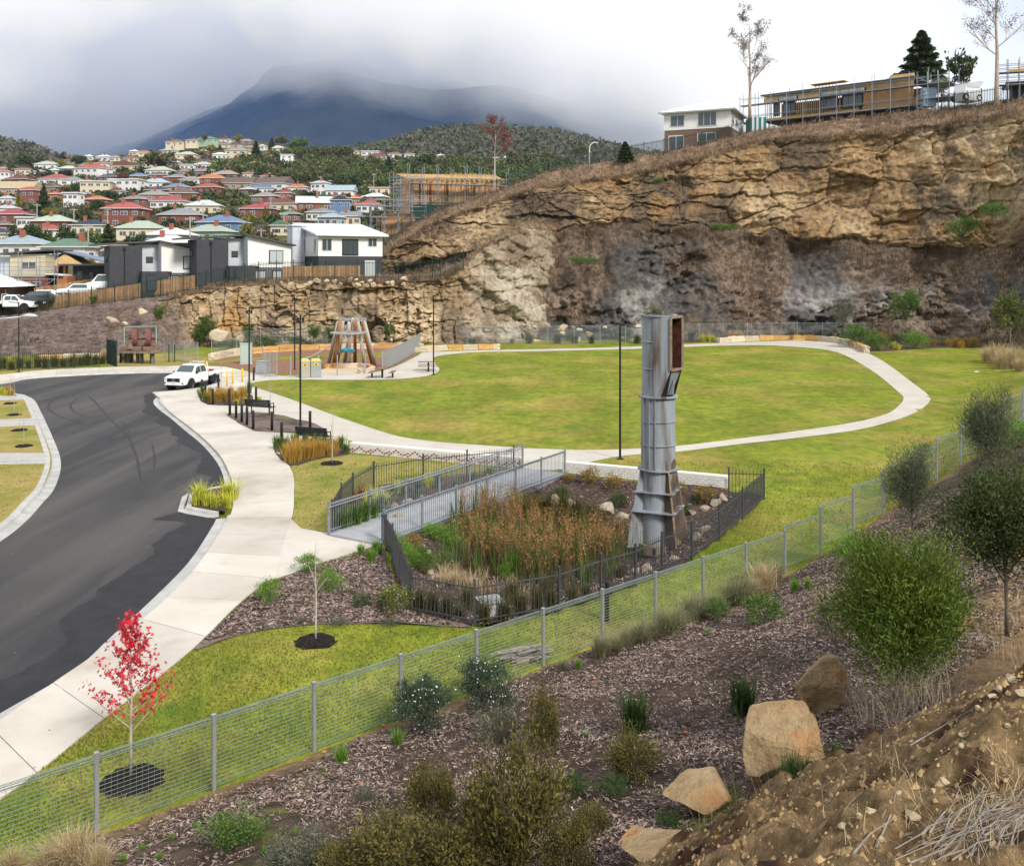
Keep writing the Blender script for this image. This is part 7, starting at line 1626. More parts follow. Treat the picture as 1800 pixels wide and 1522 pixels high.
b = MB(); b.extr([(-1.3, 0), (1.2, 0), (1.5, 1.5), (.9, 2.2), (-1.0, 2.2), (-1.5, 1.0)], -1, 1); b.build('hopper', m_white, r, bevel=.05); b = MB(); b.extr([(-1.1, 1.7), (1.0, 1.7), (1.7, 2.5), (1.2, 2.6), (.8, 2.2), (-1.0, 2.3)], -1.05, 1.05); b.build('lid', mat('silver_paint', (.5, .52, .55), rough=.4), r)
for x in (-1.2, 1.0):
    for y in (-.9, .9): wheel(r, x, y, .45, .3)
r = frame_at('house', 1768, 172, 118, -20, 'dark building frame with yellow beam at the top right corner'); b = MB(); b.box((2.5, 2, 1.7), (5, 4, .3)); b.build('floor', m_droof, r); b = MB(); b.box((2.6, 0, 3.2), (4.5, .2, .4)); b.build('beam', m_lvl, r); b = MB(); b.box((3.2, .2, 3.7), (3, .2, .2)); b.build('beam', m_frame, r)
for x in (.2, 1.6, 3.0, 4.6): b = MB(); b.box((x, .2, .3), (.2, .2, 2.8)); b.build('post', m_dwin, r)
b = MB(); b.box((2.6, 2, .3), (3.6, 3, 2.6)); b.build('dark_wall', m_dwin, r)
scaffold(P(1752, 178, 117.5), math.radians(-20), 5, 1.0, 5.2, 'steel scaffold round the dark frame at the top right corner', (1.9, 3.4), 1.3, True)
# building site with roof trusses left of the cliff
A_, B_ = P(727, 366, 152), P(878, 352, 157); A_.z = B_.z = H + (HY - 362) * 156 / F; d = B_ - A_; LL = d.length; ang = math.atan2(d.y, d.x)
r = empty('house', A_, ang, 'orange-sheathed house under construction with bare roof trusses beside the cliff', 'house'); hw = (362 - 322) * 156 / F
b = MB(); b.box((LL / 2, 4, hw / 2 - 1), (LL, 8, hw + 2)); b.build('sheathed_wall', m_osb, r)
for k in range(26): b = MB(); b.box((.15 + k * (LL - .3) / 25, -.06, hw / 2), (.08, .1, hw)); b.build('stud', m_frame, r)
for x in (1.2, 2.6, 5.4, 8.8, 9.9): b = MB(); b.box((x, -.05, hw / 2 - .1), (.7, .08, hw)); b.build('opening_shade', mat('opening_dark', (.19, .07, .03), rough=.9), r)  # dark sheets painting the shade inside the wall openings
for k in range(20):
    x = -1.2 + k * (LL + 1.6) / 19; t = obj('roof_truss', None, r, (x, 0, hw + .05)); rise = .5 + 1.3 * min(1, k / 11)
    for nm, p, q in (('bottom_chord', (0, -1.2, 0), (0, 8.6, 0)), ('top_chord', (0, -1.4, 0), (0, 4, rise)), ('top_chord', (0, 4, rise), (0, 8.8, 0)), ('web', (0, 1.5, 0), (0, 2.4, rise * .65)), ('web', (0, 4, 0), (0, 4, rise)), ('web', (0, 5.8, rise * .6), (0, 6.6, 0))): b = MB(); b.bar(p, q, .06, .16); b.build(nm, m_frame, t)
for k in range(7): b = MB(); b.bar((-1.6, -1.2 + k * 1.0, hw + .35 + k * .18), (LL + .6, -1.2 + k * 1.0, hw + .6 + k * .2), .07, .07); b.build('batten', m_frame, r)
off = Vector((math.sin(ang), -math.cos(ang), 0)); scaffold(A_ + off * 2.2 - Vector((math.cos(ang), math.sin(ang), 0)) * 1.2 + Vector((0, 0, -1.5)), ang, LL + 2, 1.1, 7.4, 'steel scaffold along the orange-sheathed house', (1.7, 4.6), 2.3, True, dense=False)
scaffold(P(692, 376, 150), math.radians(25), 4.5, 2, 6.5, 'open steel scaffold tower left of the orange-sheathed house', (1.5, 3.2, 4.8), 1.2, False)
b = MB(); b.box((5, 0, 0), (10.4, .08, 2.0)); o = b.build('debris_netting', mat('dark_green_netting', (.008, .04, .035), rough=.9), None, A_ + off * 2.6 + Vector((-.6, 0, -1.2)), ang); tag(o, 'dark green debris netting below the orange-sheathed house', 'netting')
r = empty('house', P(640, 400, 140), math.radians(10), 'half-built orange brick house behind the white roof', 'house'); clad(r, 'brick_wall', 2.6, 7.4, 0, 5, -1, 2.1, m_osb); b = MB(); b.box((1.2, 1, 1.6), (4.2, 3, .18)); b.build('floor', m_scaf, r)
for x in (-.4, .6, 1.6, 2.4): b = MB(); b.box((x, .4, .4), (.14, .14, 2.6)); b.build('post', m_dwin, r)
scaffold(P(652, 402, 138), math.radians(15), 8.0, 1.0, 4.8, 'steel scaffold behind the white skillion roof', (1.6, 3.2), 2.0, True, dense=False)
# fences along the cliff top
picket_fence([P_top(x, dy, Y) for x, dy, Y in ((672, 12, 134), (688, 6, 134), (706, 6, 134.5), (722, 4, 135), (740, 4, 135), (757, 4, 135), (777, 4, 135.5), (796, 4, 136), (815, 4, 136), (833, 4, 136.5), (853, 4, 137), (873, 4, 137), (895, 4, 137), (915, 4, 137), (935, 4, 137), (964, 4, 137))], 'dark green picket fence climbing the cliff end below the building site', 1.9, m_grn, .17, .045, .11)
picket_fence([P_top(x, 3, Y) for x, Y in ((964, 137), (1000, 137), (1032, 137), (1065, 136), (1099, 136), (1132, 135), (1167, 134.5), (1201, 134), (1234, 133.5), (1262, 133.5), (1299, 133), (1318, 133))], 'dark green picket fence along the cliff edge in front of the brick and white house', 1.95, m_grn, .17, .045, .11)
picket_fence([P_top(x, 2, Y) for x, Y in ((1655, 122), (1678, 121), (1700, 120), (1725, 119), (1750, 118), (1778, 117))], 'dark green picket fence in front of the white site machine', 1.9, m_grn, .17, .045, .11)
p = P(1036, 292, 138); r = empty('street_light', p, 0, 'white curved street light above the cliff fence', 'street light'); b = MB(); b.tube([(0, 0, -1), (0, 0, 2.2), (.1, 0, 2.9), (.5, 0, 3.3), (.9, 0, 3.35)], [.08, .07, .06, .06, .1], 8); b.build('pole', m_trim, r); b = MB(); b.box((1.0, 0, 3.34), (.5, .22, .1)); b.build('lamp_head', m_trim, r)
# trees on the cliff top
g1 = bare_tree('gum_bare_a', 12.2, .42, 21, L_gum, 5, .016, .28, .9, .95, (3, 4), L_far[5], 2600, .16)
put_bare(g1, P(1318, 205, 131) + Vector((0, 0, -.3)), 1.06, 'tall sparse pale-trunked gum tree in front of the brick and white house', 'tree', None, 'gum_tree')
g2 = bare_tree('gum_bare_b', 15, .6, 27, L_gum, 5, .018, .42, .8, 1.0, (3, 4), L_far[5], 2600, .16)
put_bare(g2, P(1752, 183, 116) + Vector((0, 0, -.3)), .98, 'tall bare gum tree with spreading branches at top right', 'tree', None, 'gum_tree')
far_tree('c2', 1620, 148, 96, 76, 150, 'large dark conifer behind the scaffold cage above the cliff')
far_tree('r0', 1690, 152, 68, 48, 150, 'dark rounded gum tree behind the white site machine')
far_tree('r3', 1655, 168, 36, 34, 146, 'yellow-green bush at the foot of the large dark conifer above the cliff')
far_tree('r1', 1580, 150, 26, 34, 150, 'olive scrub left of the large dark conifer above the cliff')
far_tree('c2', 1099, 282, 36, 32, 134, 'dense round conifer on the cliff edge beside the picket fence')
rt = bare_tree('red_gum_far', 11.5, .42, 33, L_pale, 4, .013, .45, .8, .95, (3, 4), leafmat('far_leaf_dull_red', (.16, .075, .065), (.22, .12, .105), scale=.4, trans=.1), 3600, .2)
put_bare(rt, P(870, 338, 142) + Vector((0, 0, -.5)), .92, 'tall hazy reddish tree with pale trunk behind the cliff end', 'tree', None, 'red_tree')
# ------------------------------------------------------------------ plants of the park
TF = {'lime': [tuft_mesh('tuft_lime_%d' % k, L_lime, 120, 1.0, .75, .03, .5, .1, 30 + k) for k in range(2)], 'green': [tuft_mesh('tuft_green_%d' % k, L_green, 130, 1.0, .5, .028, .35, .08, 34 + k) for k in range(2)],
      'dark': [tuft_mesh('tuft_dark_%d' % k, L_dark, 170, 1.0, .62, .03, .3, .1, 38 + k) for k in range(2)], 'orange': [tuft_mesh('tuft_orange_%d' % k, L_orange, 260, 1.0, .55, .016, .4, .12, 42 + k) for k in range(2)],
      'straw': [tuft_mesh('tuft_straw_%d' % k, L_straw, 380, 1.0, .85, .012, .5, .1, 46 + k) for k in range(2)], 'tussock': [tuft_mesh('tuft_tussock_%d' % k, leafmat('blade_grey_green', (.17, .175, .085), (.30, .28, .16)), 420, 1.0, .9, .011, .5, .08, 50 + k) for k in range(2)],
      'bright': [tuft_mesh('tuft_bright_%d' % k, L_bright, 130, 1.0, .6, .026, .4, .08, 54 + k) for k in range(2)], 'olive': [tuft_mesh('tuft_olive_%d' % k, L_olive, 220, 1.0, .6, .016, .4, .1, 58 + k) for k in range(2)],
      'red': [tuft_mesh('tuft_red_%d' % k, leafmat('blade_dark_red', (.16, .03, .02), (.22, .06, .03)), 60, 1.0, .3, .02, .2, .06, 62 + k) for k in range(1)]}
TW = {'lime': 'lime-yellow strappy plant', 'green': 'green strappy plant', 'dark': 'dark green strappy plant', 'orange': 'orange-brown grass tuft', 'straw': 'straw-blond tussock grass', 'tussock': 'grey-green tussock grass', 'bright': 'bright green grass tuft', 'olive': 'olive grass tuft', 'red': 'dark red upright plant'}
def tufts(kind, lst, where, group=None, far=None):
    for x, y, hpx in lst:
        p = far(x, y) if far else GT(x, y); put_tuft(R.choice(TF[kind]), p, hpx * p.y / F, f'{TW[kind]} {where}', 'plant', group or 'grass tufts and strappy plants', 'strappy_plant' if kind in ('lime', 'green', 'dark', 'bright', 'red') else 'grass_tuft')
tufts('lime', [(348, 886, 42), (362, 888, 26), (380, 891, 28), (399, 893, 30), (405, 879, 46), (357, 882, 30)], 'in the concrete planter island')
tufts('orange', [(368, 705, 24), (378, 707, 26), (390, 706, 26), (402, 707, 24), (415, 705, 22), (427, 702, 22), (385, 698, 20), (405, 696, 20), (424, 694, 20), (395, 701, 22)], 'in the bed beside the twin-arm lamp post')
tufts('lime', [(416, 712, 13), (432, 711, 13), (455, 704, 12), (394, 692, 14), (428, 690, 14)], 'in the bed beside the twin-arm lamp post')
tufts('green', [(356, 700, 22), (362, 708, 18), (438, 692, 22), (370, 694, 16)], 'in the bed beside the twin-arm lamp post')
tufts('green', [(487, 790, 30), (500, 790, 30), (517, 784, 26), (537, 784, 26), (553, 785, 26), (568, 788, 28), (600, 788, 28), (608, 797, 20)], 'in the bed around the half-hidden bench')
tufts('orange', [(514, 813, 42), (526, 806, 34), (537, 808, 36), (549, 806, 34), (560, 803, 32), (572, 800, 30), (505, 802, 30), (586, 795, 30), (520, 795, 30), (545, 797, 32), (582, 802, 26)], 'in the bed around the half-hidden bench')
tufts('green', [(600, 932, 44), (612, 928, 46), (626, 925, 46), (640, 920, 44), (654, 914, 40), (668, 905, 34), (690, 880, 30), (712, 874, 30), (735, 868, 28), (770, 858, 26), (800, 862, 24), (830, 848, 22), (860, 842, 22), (735, 880, 26)], 'in the garden left of the footbridge')
tufts('lime', [(648, 906, 44), (662, 898, 40), (676, 890, 34), (700, 868, 26), (755, 856, 24), (655, 890, 40)], 'in the garden left of the footbridge')
tufts('red', [(626, 896, 40), (634, 892, 42), (640, 886, 40), (620, 905, 36)], 'in the garden left of the footbridge')
tufts('bright', [(634, 977, 24), (652, 990, 30), (660, 970, 24), (668, 975, 20)], 'at the corner of the footpath by the footbridge')
tufts('olive', [(760, 1078, 46), (785, 1086, 44), (806, 1090, 40), (850, 1092, 44), (885, 1088, 46), (915, 1080, 46), (945, 1074, 44), (968, 1068, 40), (1005, 1062, 36), (1030, 1052, 34), (735, 1070, 40), (1090, 1020, 36), (820, 1070, 44), (900, 1060, 44), (960, 1050, 40)], 'inside the near pond fence')
tufts('straw', [(1060, 960, 40), (1085, 972, 40), (1100, 962, 36), (1040, 975, 42), (1112, 950, 36), (1075, 985, 36), (800, 1035, 36), (770, 1030, 30), (830, 1045, 34)], 'among the reeds beside the tower')
tufts('olive', [(940, 905, 40), (965, 905, 42), (990, 908, 44), (1015, 912, 42), (1040, 918, 42), (920, 908, 36), (1060, 935, 40), (1090, 948, 36), (1125, 962, 34), (1010, 930, 44), (975, 925, 44), (1045, 945, 42)], 'at the back of the reed pond')
tufts('tussock', [(1054, 1157, 44), (1126, 1136, 56), (1172, 1122, 62), (1213, 1095, 58), (1293, 1066, 62), (1150, 1128, 40), (1232, 1085, 44), (1085, 1150, 36), (1192, 1110, 46), (1255, 1078, 44), (1312, 1056, 46), (1100, 1142, 40), (990, 1180, 26), (1365, 1022, 40)], 'on the embankment beside the wire mesh fence')
tufts('straw', [(1340, 1040, 62), (1322, 1050, 40), (135, 1530, 95), (95, 1540, 70), (175, 1540, 60), (20, 1535, 50)], 'on the embankment beside the wire mesh fence')
tufts('dark', [(1115, 1286, 70), (1305, 1257, 66), (1402, 1398, 74), (1372, 1402, 50), (1490, 1385, 50), (1470, 1345, 40)], 'on the mulched embankment')
tufts('bright', [(700, 1311, 36), (600, 1347, 44), (1017, 1177, 20), (1397, 1042, 28), (1420, 1036, 22), (1245, 1118, 16), (250, 1500, 20), (300, 1482, 18), (345, 1462, 18), (215, 1518, 22), (465, 1505, 20), (385, 1440, 14), (520, 1470, 16), (280, 1515, 20), (660, 1470, 22), (1030, 1300, 18)], 'on the mulched embankment')
tufts('lime', [(3, 694, 18), (10, 696, 14)], 'at the left edge beside the verge'); tufts('orange', [(14, 694, 20), (20, 696, 14)], 'at the left edge beside the verge')
tufts('olive', [(x, y, h) for x, y, h in [(5, 648, 24), (20, 650, 22), (35, 647, 24), (50, 648, 22), (66, 646, 24), (80, 647, 24), (96, 645, 26), (112, 645, 24), (128, 644, 26), (142, 643, 26), (155, 642, 28), (168, 641, 22), (180, 640, 22)]], 'in the strip behind the low green fence')
tufts('straw', [(30, 634, 14), (60, 630, 14), (185, 634, 26), (25, 632, 12), (1750, 640, 40), (1768, 645, 44), (1785, 650, 44), (1735, 636, 30), (1760, 650, 34), (1795, 655, 34), (1285, 600, 22), (1300, 600, 20), (800, 603, 16), (840, 604, 18), (870, 604, 14), (900, 604, 14)], 'along the far edge of the park')
tufts('olive', [(980, 604, 26), (1010, 604, 22), (1040, 604, 18), (1215, 600, 22), (1390, 598, 22), (1410, 598, 20), (1350, 598, 18), (930, 604, 22), (1120, 604, 22), (1460, 600, 20)], 'along the far fence under the cliff')
tufts('lime', [(1236, 601, 16), (1246, 601, 14), (1254, 600, 12), (1572, 612, 16), (1545, 616, 14), (1580, 615, 12)], 'in the far bed along the stone edging')
tufts('orange', [(1668, 610, 18), (1682, 610, 20), (1698, 610, 20), (1712, 609, 18), (1726, 608, 16), (1690, 612, 16)], 'in the far bed at right')

SH = lambda key, mt, **k: shrub_meshes(key, mt, **k)
S_rose = [SH('shrub_rosemary_%d' % k, L_blue, n=7000, r=.52, h=.9, leaf=.06, asp=.22, clumps=60, seed=80 + k, tight=.2, up=.9, flowers=(mat('white_flower', (.7, .7, .66), rough=.8), 170)) for k in range(2)]
S_green = [SH('shrub_green_%d' % k, L_green, n=2600, r=.5, h=.9, leaf=.07, asp=.35, clumps=40, seed=84 + k, tight=.24) for k in range(2)]
S_bright = [SH('shrub_bright_%d' % k, L_bright, n=2400, r=.5, h=.9, leaf=.07, asp=.3, clumps=36, seed=88 + k, tight=.24, up=.7) for k in range(2)]
S_dark = [SH('shrub_dark_%d' % k, L_dark, n=2200, r=.5, h=.8, leaf=.06, asp=.4, clumps=36, seed=92 + k, tight=.24) for k in range(2)]
S_gold = [SH('shrub_gold_%d' % k, leafmat('leaf_gold_green', (.20, .17, .03), (.34, .20, .05)), n=900, r=.5, h=.9, leaf=.085, asp=.45, clumps=30, seed=96 + k, tight=.25) for k in range(2)]
S_bronze = [SH('shrub_bronze_%d' % k, leafmat('leaf_bronze_gold_%d' % k, (.06, .06, .02), (.19, .155, .04), scale=2.2), n=6000, r=.5, h=1.2, leaf=.06, asp=.38, clumps=46, seed=100 + k, tight=.26, up=.5) for k in range(3)]
S_grey = [SH('shrub_grey_%d' % k, L_grey, n=2200, r=.5, h=.7, leaf=.055, asp=.35, clumps=30, seed=105 + k, tight=.3) for k in range(2)]
S_fl = [SH('shrub_flower', leafmat('leaf_yellow_green', (.10, .13, .025), (.20, .21, .045)), n=2400, r=.55, h=.8, leaf=.06, asp=.4, clumps=36, seed=110, tight=.25, flowers=(mat('white_flower', (.7, .7, .66), rough=.8), 160))]
def shrubs(kind, base, lst, label, w0=1.0, group='shrubs in the park'):
    for x, y, hpx, wpx in lst:
        p = GT(x, y); k = p.y / F; ms = R.choice(kind); sw = wpx * k / w0; o = put_shrub(ms, p, (sw, sw, hpx * k / base), label, 'shrub', group)
shrubs(S_rose, .95, [(742, 1284, 98, 118), (855, 1246, 92, 108)], 'large dark rosemary-like bush with white flowers by the wire fence', 1.15)
shrubs(S_bronze, 1.25, [(905, 1545, 250, 180)], 'big bronze and gold leafed bush at the bottom centre', 1.15)
shrubs(S_bronze, 1.25, [(757, 1458, 122, 95), (1112, 1370, 90, 100), (955, 1325, 118, 66), (720, 1560, 120, 220), (800, 1575, 130, 160), (1000, 1545, 110, 100), (610, 1560, 80, 130), (680, 1500, 60, 80), (850, 1480, 110, 90), (1040, 1470, 60, 70)], 'bronze-leafed shrub on the lower embankment', 1.15)
shrubs(S_grey, .75, [(878, 1302, 66, 90), (640, 1412, 34, 46), (548, 1535, 70, 150), (500, 1540, 50, 100)], 'grey-green shrub on the lower embankment', 1.1)
shrubs(S_green, .95, [(422, 1486, 60, 120)], 'low feathery green shrub in the lower left corner', 1.1)
shrubs(S_dark, .85, [(1010, 1400, 46, 60), (1075, 1400, 40, 60), (1180, 1455, 30, 50)], 'dark twiggy shrub on the lower embankment', 1.1)
shrubs(S_green, .95, [(1338, 1097, 58, 74), (1262, 1090, 40, 46), (1300, 1045, 40, 40)], 'leafy green shrub above the wire mesh fence', 1.1)
shrubs(S_bright, .95, [(1495, 990, 54, 84), (1775, 792, 60, 110), (1745, 780, 40, 70)], 'bright green shrub on the upper right embankment', 1.1)
shrubs(S_bright, .95, [(540, 1009, 38, 46), (578, 1042, 44, 50), (472, 1060, 44, 52)], 'bright green shrub in the mulch bed beside the footpath', 1.1)
shrubs(S_dark, .85, [(635, 1067, 26, 36)], 'small dark round shrub in the mulch bed beside the footpath', 1.1)
shrubs(S_fl, .85, [(697, 1082, 58, 62), (680, 1068, 40, 40)], 'yellow-green flowering shrub outside the pond fence corner', 1.2)
shrubs(S_grey, .75, [(617, 1044, 10, 26), (600, 1098, 12, 40), (530, 1094, 10, 30), (690, 1098, 12, 40), (460, 1102, 10, 20)], 'tiny grey-green groundcover plant in the mulch bed', 1.1)
shrubs(S_gold, .95, [(1037, 854, 34, 40), (1080, 862, 32, 38), (1242, 886, 36, 40), (1001, 850, 22, 22), (1196, 868, 24, 22), (1188, 880, 22, 20), (726, 968, 32, 40)], 'golden red-tipped shrub in the pond bed', 1.1)
shrubs(S_dark, .85, [(985, 880, 28, 36), (1088, 892, 28, 36), (1207, 906, 22, 26), (1225, 885, 22, 24)], 'dark green shrub in the pond bed', 1.1)
shrubs(S_bright, .95, [(705, 985, 40, 44), (722, 998, 40, 40), (692, 970, 36, 30), (780, 950, 28, 60), (820, 940, 28, 60), (760, 945, 24, 50), (795, 965, 24, 50), (845, 955, 26, 50), (905, 1010, 40, 30), (915, 990, 40, 30), (890, 1020, 36, 30)], 'bright green bog plant in the reed pond', 1.1)
shrubs(S_green, .95, [(745, 1005, 36, 44), (735, 990, 36, 36), (775, 1000, 30, 40)], 'green shrub inside the near pond fence', 1.1)
shrubs(S_green, .95, [(1512, 611, 44, 64), (1542, 616, 30, 44)], 'dark green bush at the end of the curved stone edging', 1.1)
shrubs(S_bright, .95, [(1607, 613, 32, 44)], 'bright green round bush in the far bed', 1.1)
shrubs(S_gold, .95, [(1553, 606, 24, 28), (1640, 610, 16, 20)], 'pale yellow bush in the far bed', 1.1)
shrubs(S_grey, .75, [(1585, 606, 24, 40), (1640, 606, 20, 40), (1240, 590, 30, 40), (1660, 606, 16, 40)], 'grey-green bush against the far fence', 1.1)
shrubs(S_dark, .85, [(460, 614, 26, 60), (520, 608, 20, 40), (620, 602, 18, 40), (405, 614, 20, 40), (585, 604, 24, 40), (690, 602, 24, 50), (1100, 600, 20, 34), (1005, 600, 16, 30), (720, 602, 20, 40), (660, 602, 20, 40)], 'dark green bush behind the far mesh fence', 1.1)
# young trees
T_wat = tree_meshes('wattle', leafmat('leaf_wattle', (.06, .105, .016), (.165, .22, .03), scale=1.6), 2.7, .12, .98, 30000, .085, .27, 130, 120, L_wood, .2, 0, .012, .7, .2)
put_tree(T_wat, GT(1580, 1245), GT(1580, 1245).y / F * 305 / 2.7, 'bushy green wattle tree on the embankment in front of the boulders', 'tree', None, 'wattle_tree')
T_dk = tree_meshes('dark_wattle', leafmat('leaf_dark_wattle', (.045, .07, .02), (.10, .13, .04), scale=1.4), 3.2, .3, 1.0, 18000, .09, .28, 100, 121, L_wood, .2, .05, .011, .4, .2)
put_tree(T_dk, GT(1770, 1118), GT(1770, 1118).y / F * 315 / 3.2, 'tall dark green tree with slim trunk at the right edge', 'tree', None, 'dark_wattle_tree')
T_cas = tree_meshes('casuarina', leafmat('leaf_casuarina', (.065, .085, .05), (.125, .145, .085), scale=1.4), 2.2, .12, .6, 10000, .13, .08, 50, 123, L_wood, .3, .05, .012, .8, .2)
p = GT(1604, 932); put_tree(T_cas, p, p.y / F * 148 / 2.2, 'wispy grey-green casuarina standing against the stepped mesh fence', 'tree', None, 'casuarina_tree')
p = GT(1738, 838); put_tree(T_cas, p, p.y / F * 150 / 2.2, 'wispy dark casuarina behind the upper end of the mesh fence', 'tree', None, 'casuarina_tree', 2.0)
T_pin = tree_meshes('pine_young', leafmat('leaf_pine', (.06, .105, .02), (.11, .16, .035), scale=1.4), 3.2, .12, .9, 2600, .2, .25, 40, 124, L_wood, .2, 0, .014, .6, .2)
for x, y, h, lab in ((364, 606, 56, 'bright green young conifer left of the playground fence'), (353, 612, 40, 'smaller young conifer behind the mesh fence by the machine'), (438, 604, 36, 'young conifer behind the twin-arm lamp post'), (278, 572, 38, 'slim young tree on the mulched bank above the machine'), (551, 604, 36, 'round young tree left of the climbing frame'), (583, 604, 34, 'young tree touching the left of the climbing frame'), (684, 600, 34, 'young tree right of the climbing frame')):
    p = P(x, y, 103 if y > 590 else 99); put_tree(T_pin, p, p.y / F * h / 3.2, lab, 'tree', None, 'young_conifer')
p = P(166, 540, 108); put_tree(T_pin, p, p.y / F * 24 / 3.2, 'small green shrub tree in front of the paling fence', 'tree', None, 'young_conifer')
for x, y, h, w, lab in ((1482, 572, 56, 50, 'olive shrub on the slope below the cliff'), (1592, 566, 58, 54, 'dark green shrub on the slope below the cliff, left of the right-hand tree'), (1690, 420, 40, 60, 'green bush on the cliff ledge'), (1745, 385, 30, 50, 'bright green bush high on the right of the cliff'), (1270, 408, 16, 50, 'patch of green growth on the cliff ledge'), (1158, 325, 12, 22, 'small green plant high on the cliff face'), (1024, 465, 14, 60, 'green patch of growth on the shale slope')):
    Yc = interp(BASEY, x) - 2.5 if y > 500 else interp(BASEY, x) + 4; p = P(x, y, float(Yc)); put_shrub(S_green[0] if 'green' in lab else S_grey[0], p, (w * p.y / F / 1.1, w * p.y / F / 1.1, h * p.y / F / .9), lab, 'shrub', 'shrubs on the cliff')
T_r = tree_meshes('banksia', leafmat('leaf_banksia', (.08, .11, .03), (.17, .19, .05), scale=1.4), 3.6, .15, .8, 2600, .2, .3, 44, 125, L_wood, .2, 0, .014, .4, .2)
p = GT(1776, 615); put_tree(T_r, p, p.y / F * 108 / 3.6, 'upright green tree at the far right end of the mesh fence', 'tree', None, 'banksia_tree')
# leafless saplings with mulch rings
B1 = bare_tree('sapling_a', 2.6, .26, 41, L_pale, 3, .011, .35, .9, .7, (1, 3)); B2 = bare_tree('sapling_b', 2.6, .22, 43, L_pale, 3, .010, .42, 1.0, .7, (1, 2)); B3 = bare_tree('sapling_c', 2.4, .2, 47, mat('pink_bark', (.42, .30, .26), (.5, .38, .34), scale=5, rough=.9), 2, .009, .4, 1.0, .7, (1, 2))
def sapling(ms, h0, x, y, yt, label, ring=None):
    p = GT(x, y); put_bare(ms, p, (y - yt) * p.y / F / h0, label, 'tree', 'leafless saplings', 'sapling')
    if ring: mulch_ring(x, y, ring, 'dark mulch ring round the ' + label.split(' sapling')[0] + ' sapling')
sapling(B1, 2.9, 555, 1128, 935, 'pale leafless sapling on the near lawn', .47); sapling(B2, 2.9, 584, 815, 703, 'pale leafless sapling in front of the zigzag wall', .5)
sapling(B2, 2.9, 475, 730, 655, 'thin leafless sapling beside the black bench'); sapling(B3, 2.6, 389, 688, 632, 'thin leafless sapling beside the yellow bollards')
for x, y, yt, lab in ((42, 785, 712, 'nearest pinkish sapling on the left verge'), (34, 757, 700, 'second nearest pinkish sapling on the left verge'), (25, 730, 662, 'third pinkish sapling on the left verge'), (18, 710, 655, 'farthest pinkish sapling on the left verge')): sapling(B3, 2.6, x, y, yt, lab, .42)
# red maple
def maple():
    p = GT(230, 1370); h = 295 * p.y / F; r = empty('maple_tree', p, .6, 'young red-leaved maple tree on the lawn by the wire fence', 'tree'); R1 = random.Random(5); tb, lm = MB(), []
    tb.tube([(0, 0, 0), (.0, 0, h * .25), (.015, .01, h * .5), (.0, .02, h * .75), (.02, 0, h * .98)], [.03, .024, .017, .01, .004], 8); tb.build('trunk', L_pale, r, smooth=True); bb = MB(); tips = []
    for k in range(26):
        z = h * (.28 + .66 * k / 26); a = k * 2.4 + R1.uniform(-.4, .4); L = h * (.30 - .24 * (k / 26)) * R1.uniform(.75, 1.2); o = Vector((math.cos(a), math.sin(a), 0)); s = Vector((0, 0, z)); e = s + o * L * .75 + Vector((0, 0, L * .85)); m_ = s.lerp(e, .5) + o * L * .12
        bb.tube([s, m_, e], [.009, .006, .002], 5, False)
        for t in np.linspace(.3, 1, 7): tips.append((s.lerp(m_, t * 2) if t < .5 else m_.lerp(e, t * 2 - 1)))
    bb.build('branches', L_pale, r)
    for t in np.linspace(.55, 1, 18): tips.append(Vector((0, 0, h * t)))
    g = np.random.default_rng(3); star = []
    for j in range(10):
        a = j * math.pi / 5 + math.pi / 2; q = (1.0 if j % 2 == 0 else .42) * (1 - .35 * (j == 5)); star.append((q * math.cos(a), q * math.sin(a)))
    star = np.array(star); V = []; Fc = []; n = 1100
    for k in range(n):
        c = np.array(tips[int(g.integers(0, len(tips)))]) + g.normal(0, .05, 3) * [1, 1, .8]
        if c[2] < h * .40 and g.random() < .8: continue
        s = g.uniform(.028, .052); u = nrm(g.normal(size=3)[None])[0]; w = nrm(np.cross(u, g.normal(size=3))[None])[0]; pts = c + star[:, :1] * s * u + star[:, 1:] * s * w; i = len(V) * 10; V.append(pts); Fc += [(i + 1, i + 3, i + 5), (i + 1, i + 5, i + 7), (i + 1, i + 7, i + 9), (i, i + 1, i + 9), (i + 1, i + 2, i + 3), (i + 3, i + 4, i + 5), (i + 5, i + 6, i + 7), (i + 7, i + 8, i + 9)]
    obj('leaves', npmesh('maple_leaves', np.concatenate(V), np.array(Fc), L_red), r)
    fl = []
    for k in range(70): x = R1.gauss(.2, 1.1); y = R1.gauss(0, .8); c = np.array([p.x + x, p.y + y, h1(p.x + x, p.y + y) + .03]); s = .03; pts = c + star[:, :1] * s * np.array([1, 0, .1]) + star[:, 1:] * s * np.array([0, 1, .15]); fl.append(pts)
    Fc = [];
    for k in range(len(fl)): i = k * 10; Fc += [(i + 1, i + 3, i + 5), (i + 1, i + 5, i + 7), (i + 1, i + 7, i + 9), (i, i + 1, i + 9), (i + 1, i + 2, i + 3), (i + 3, i + 4, i + 5), (i + 5, i + 6, i + 7), (i + 7, i + 8, i + 9)]
    tag(obj('fallen_leaves', npmesh('fallen_leaves', np.concatenate(fl), np.array(Fc), leafmat('leaf_fallen', (.40, .12, .07), (.5, .2, .12)))), 'fallen red leaves on the grass under the maple', kind='stuff')
    mulch_ring(232, 1372, .52, 'dark mulch ring round the young red maple')
maple()

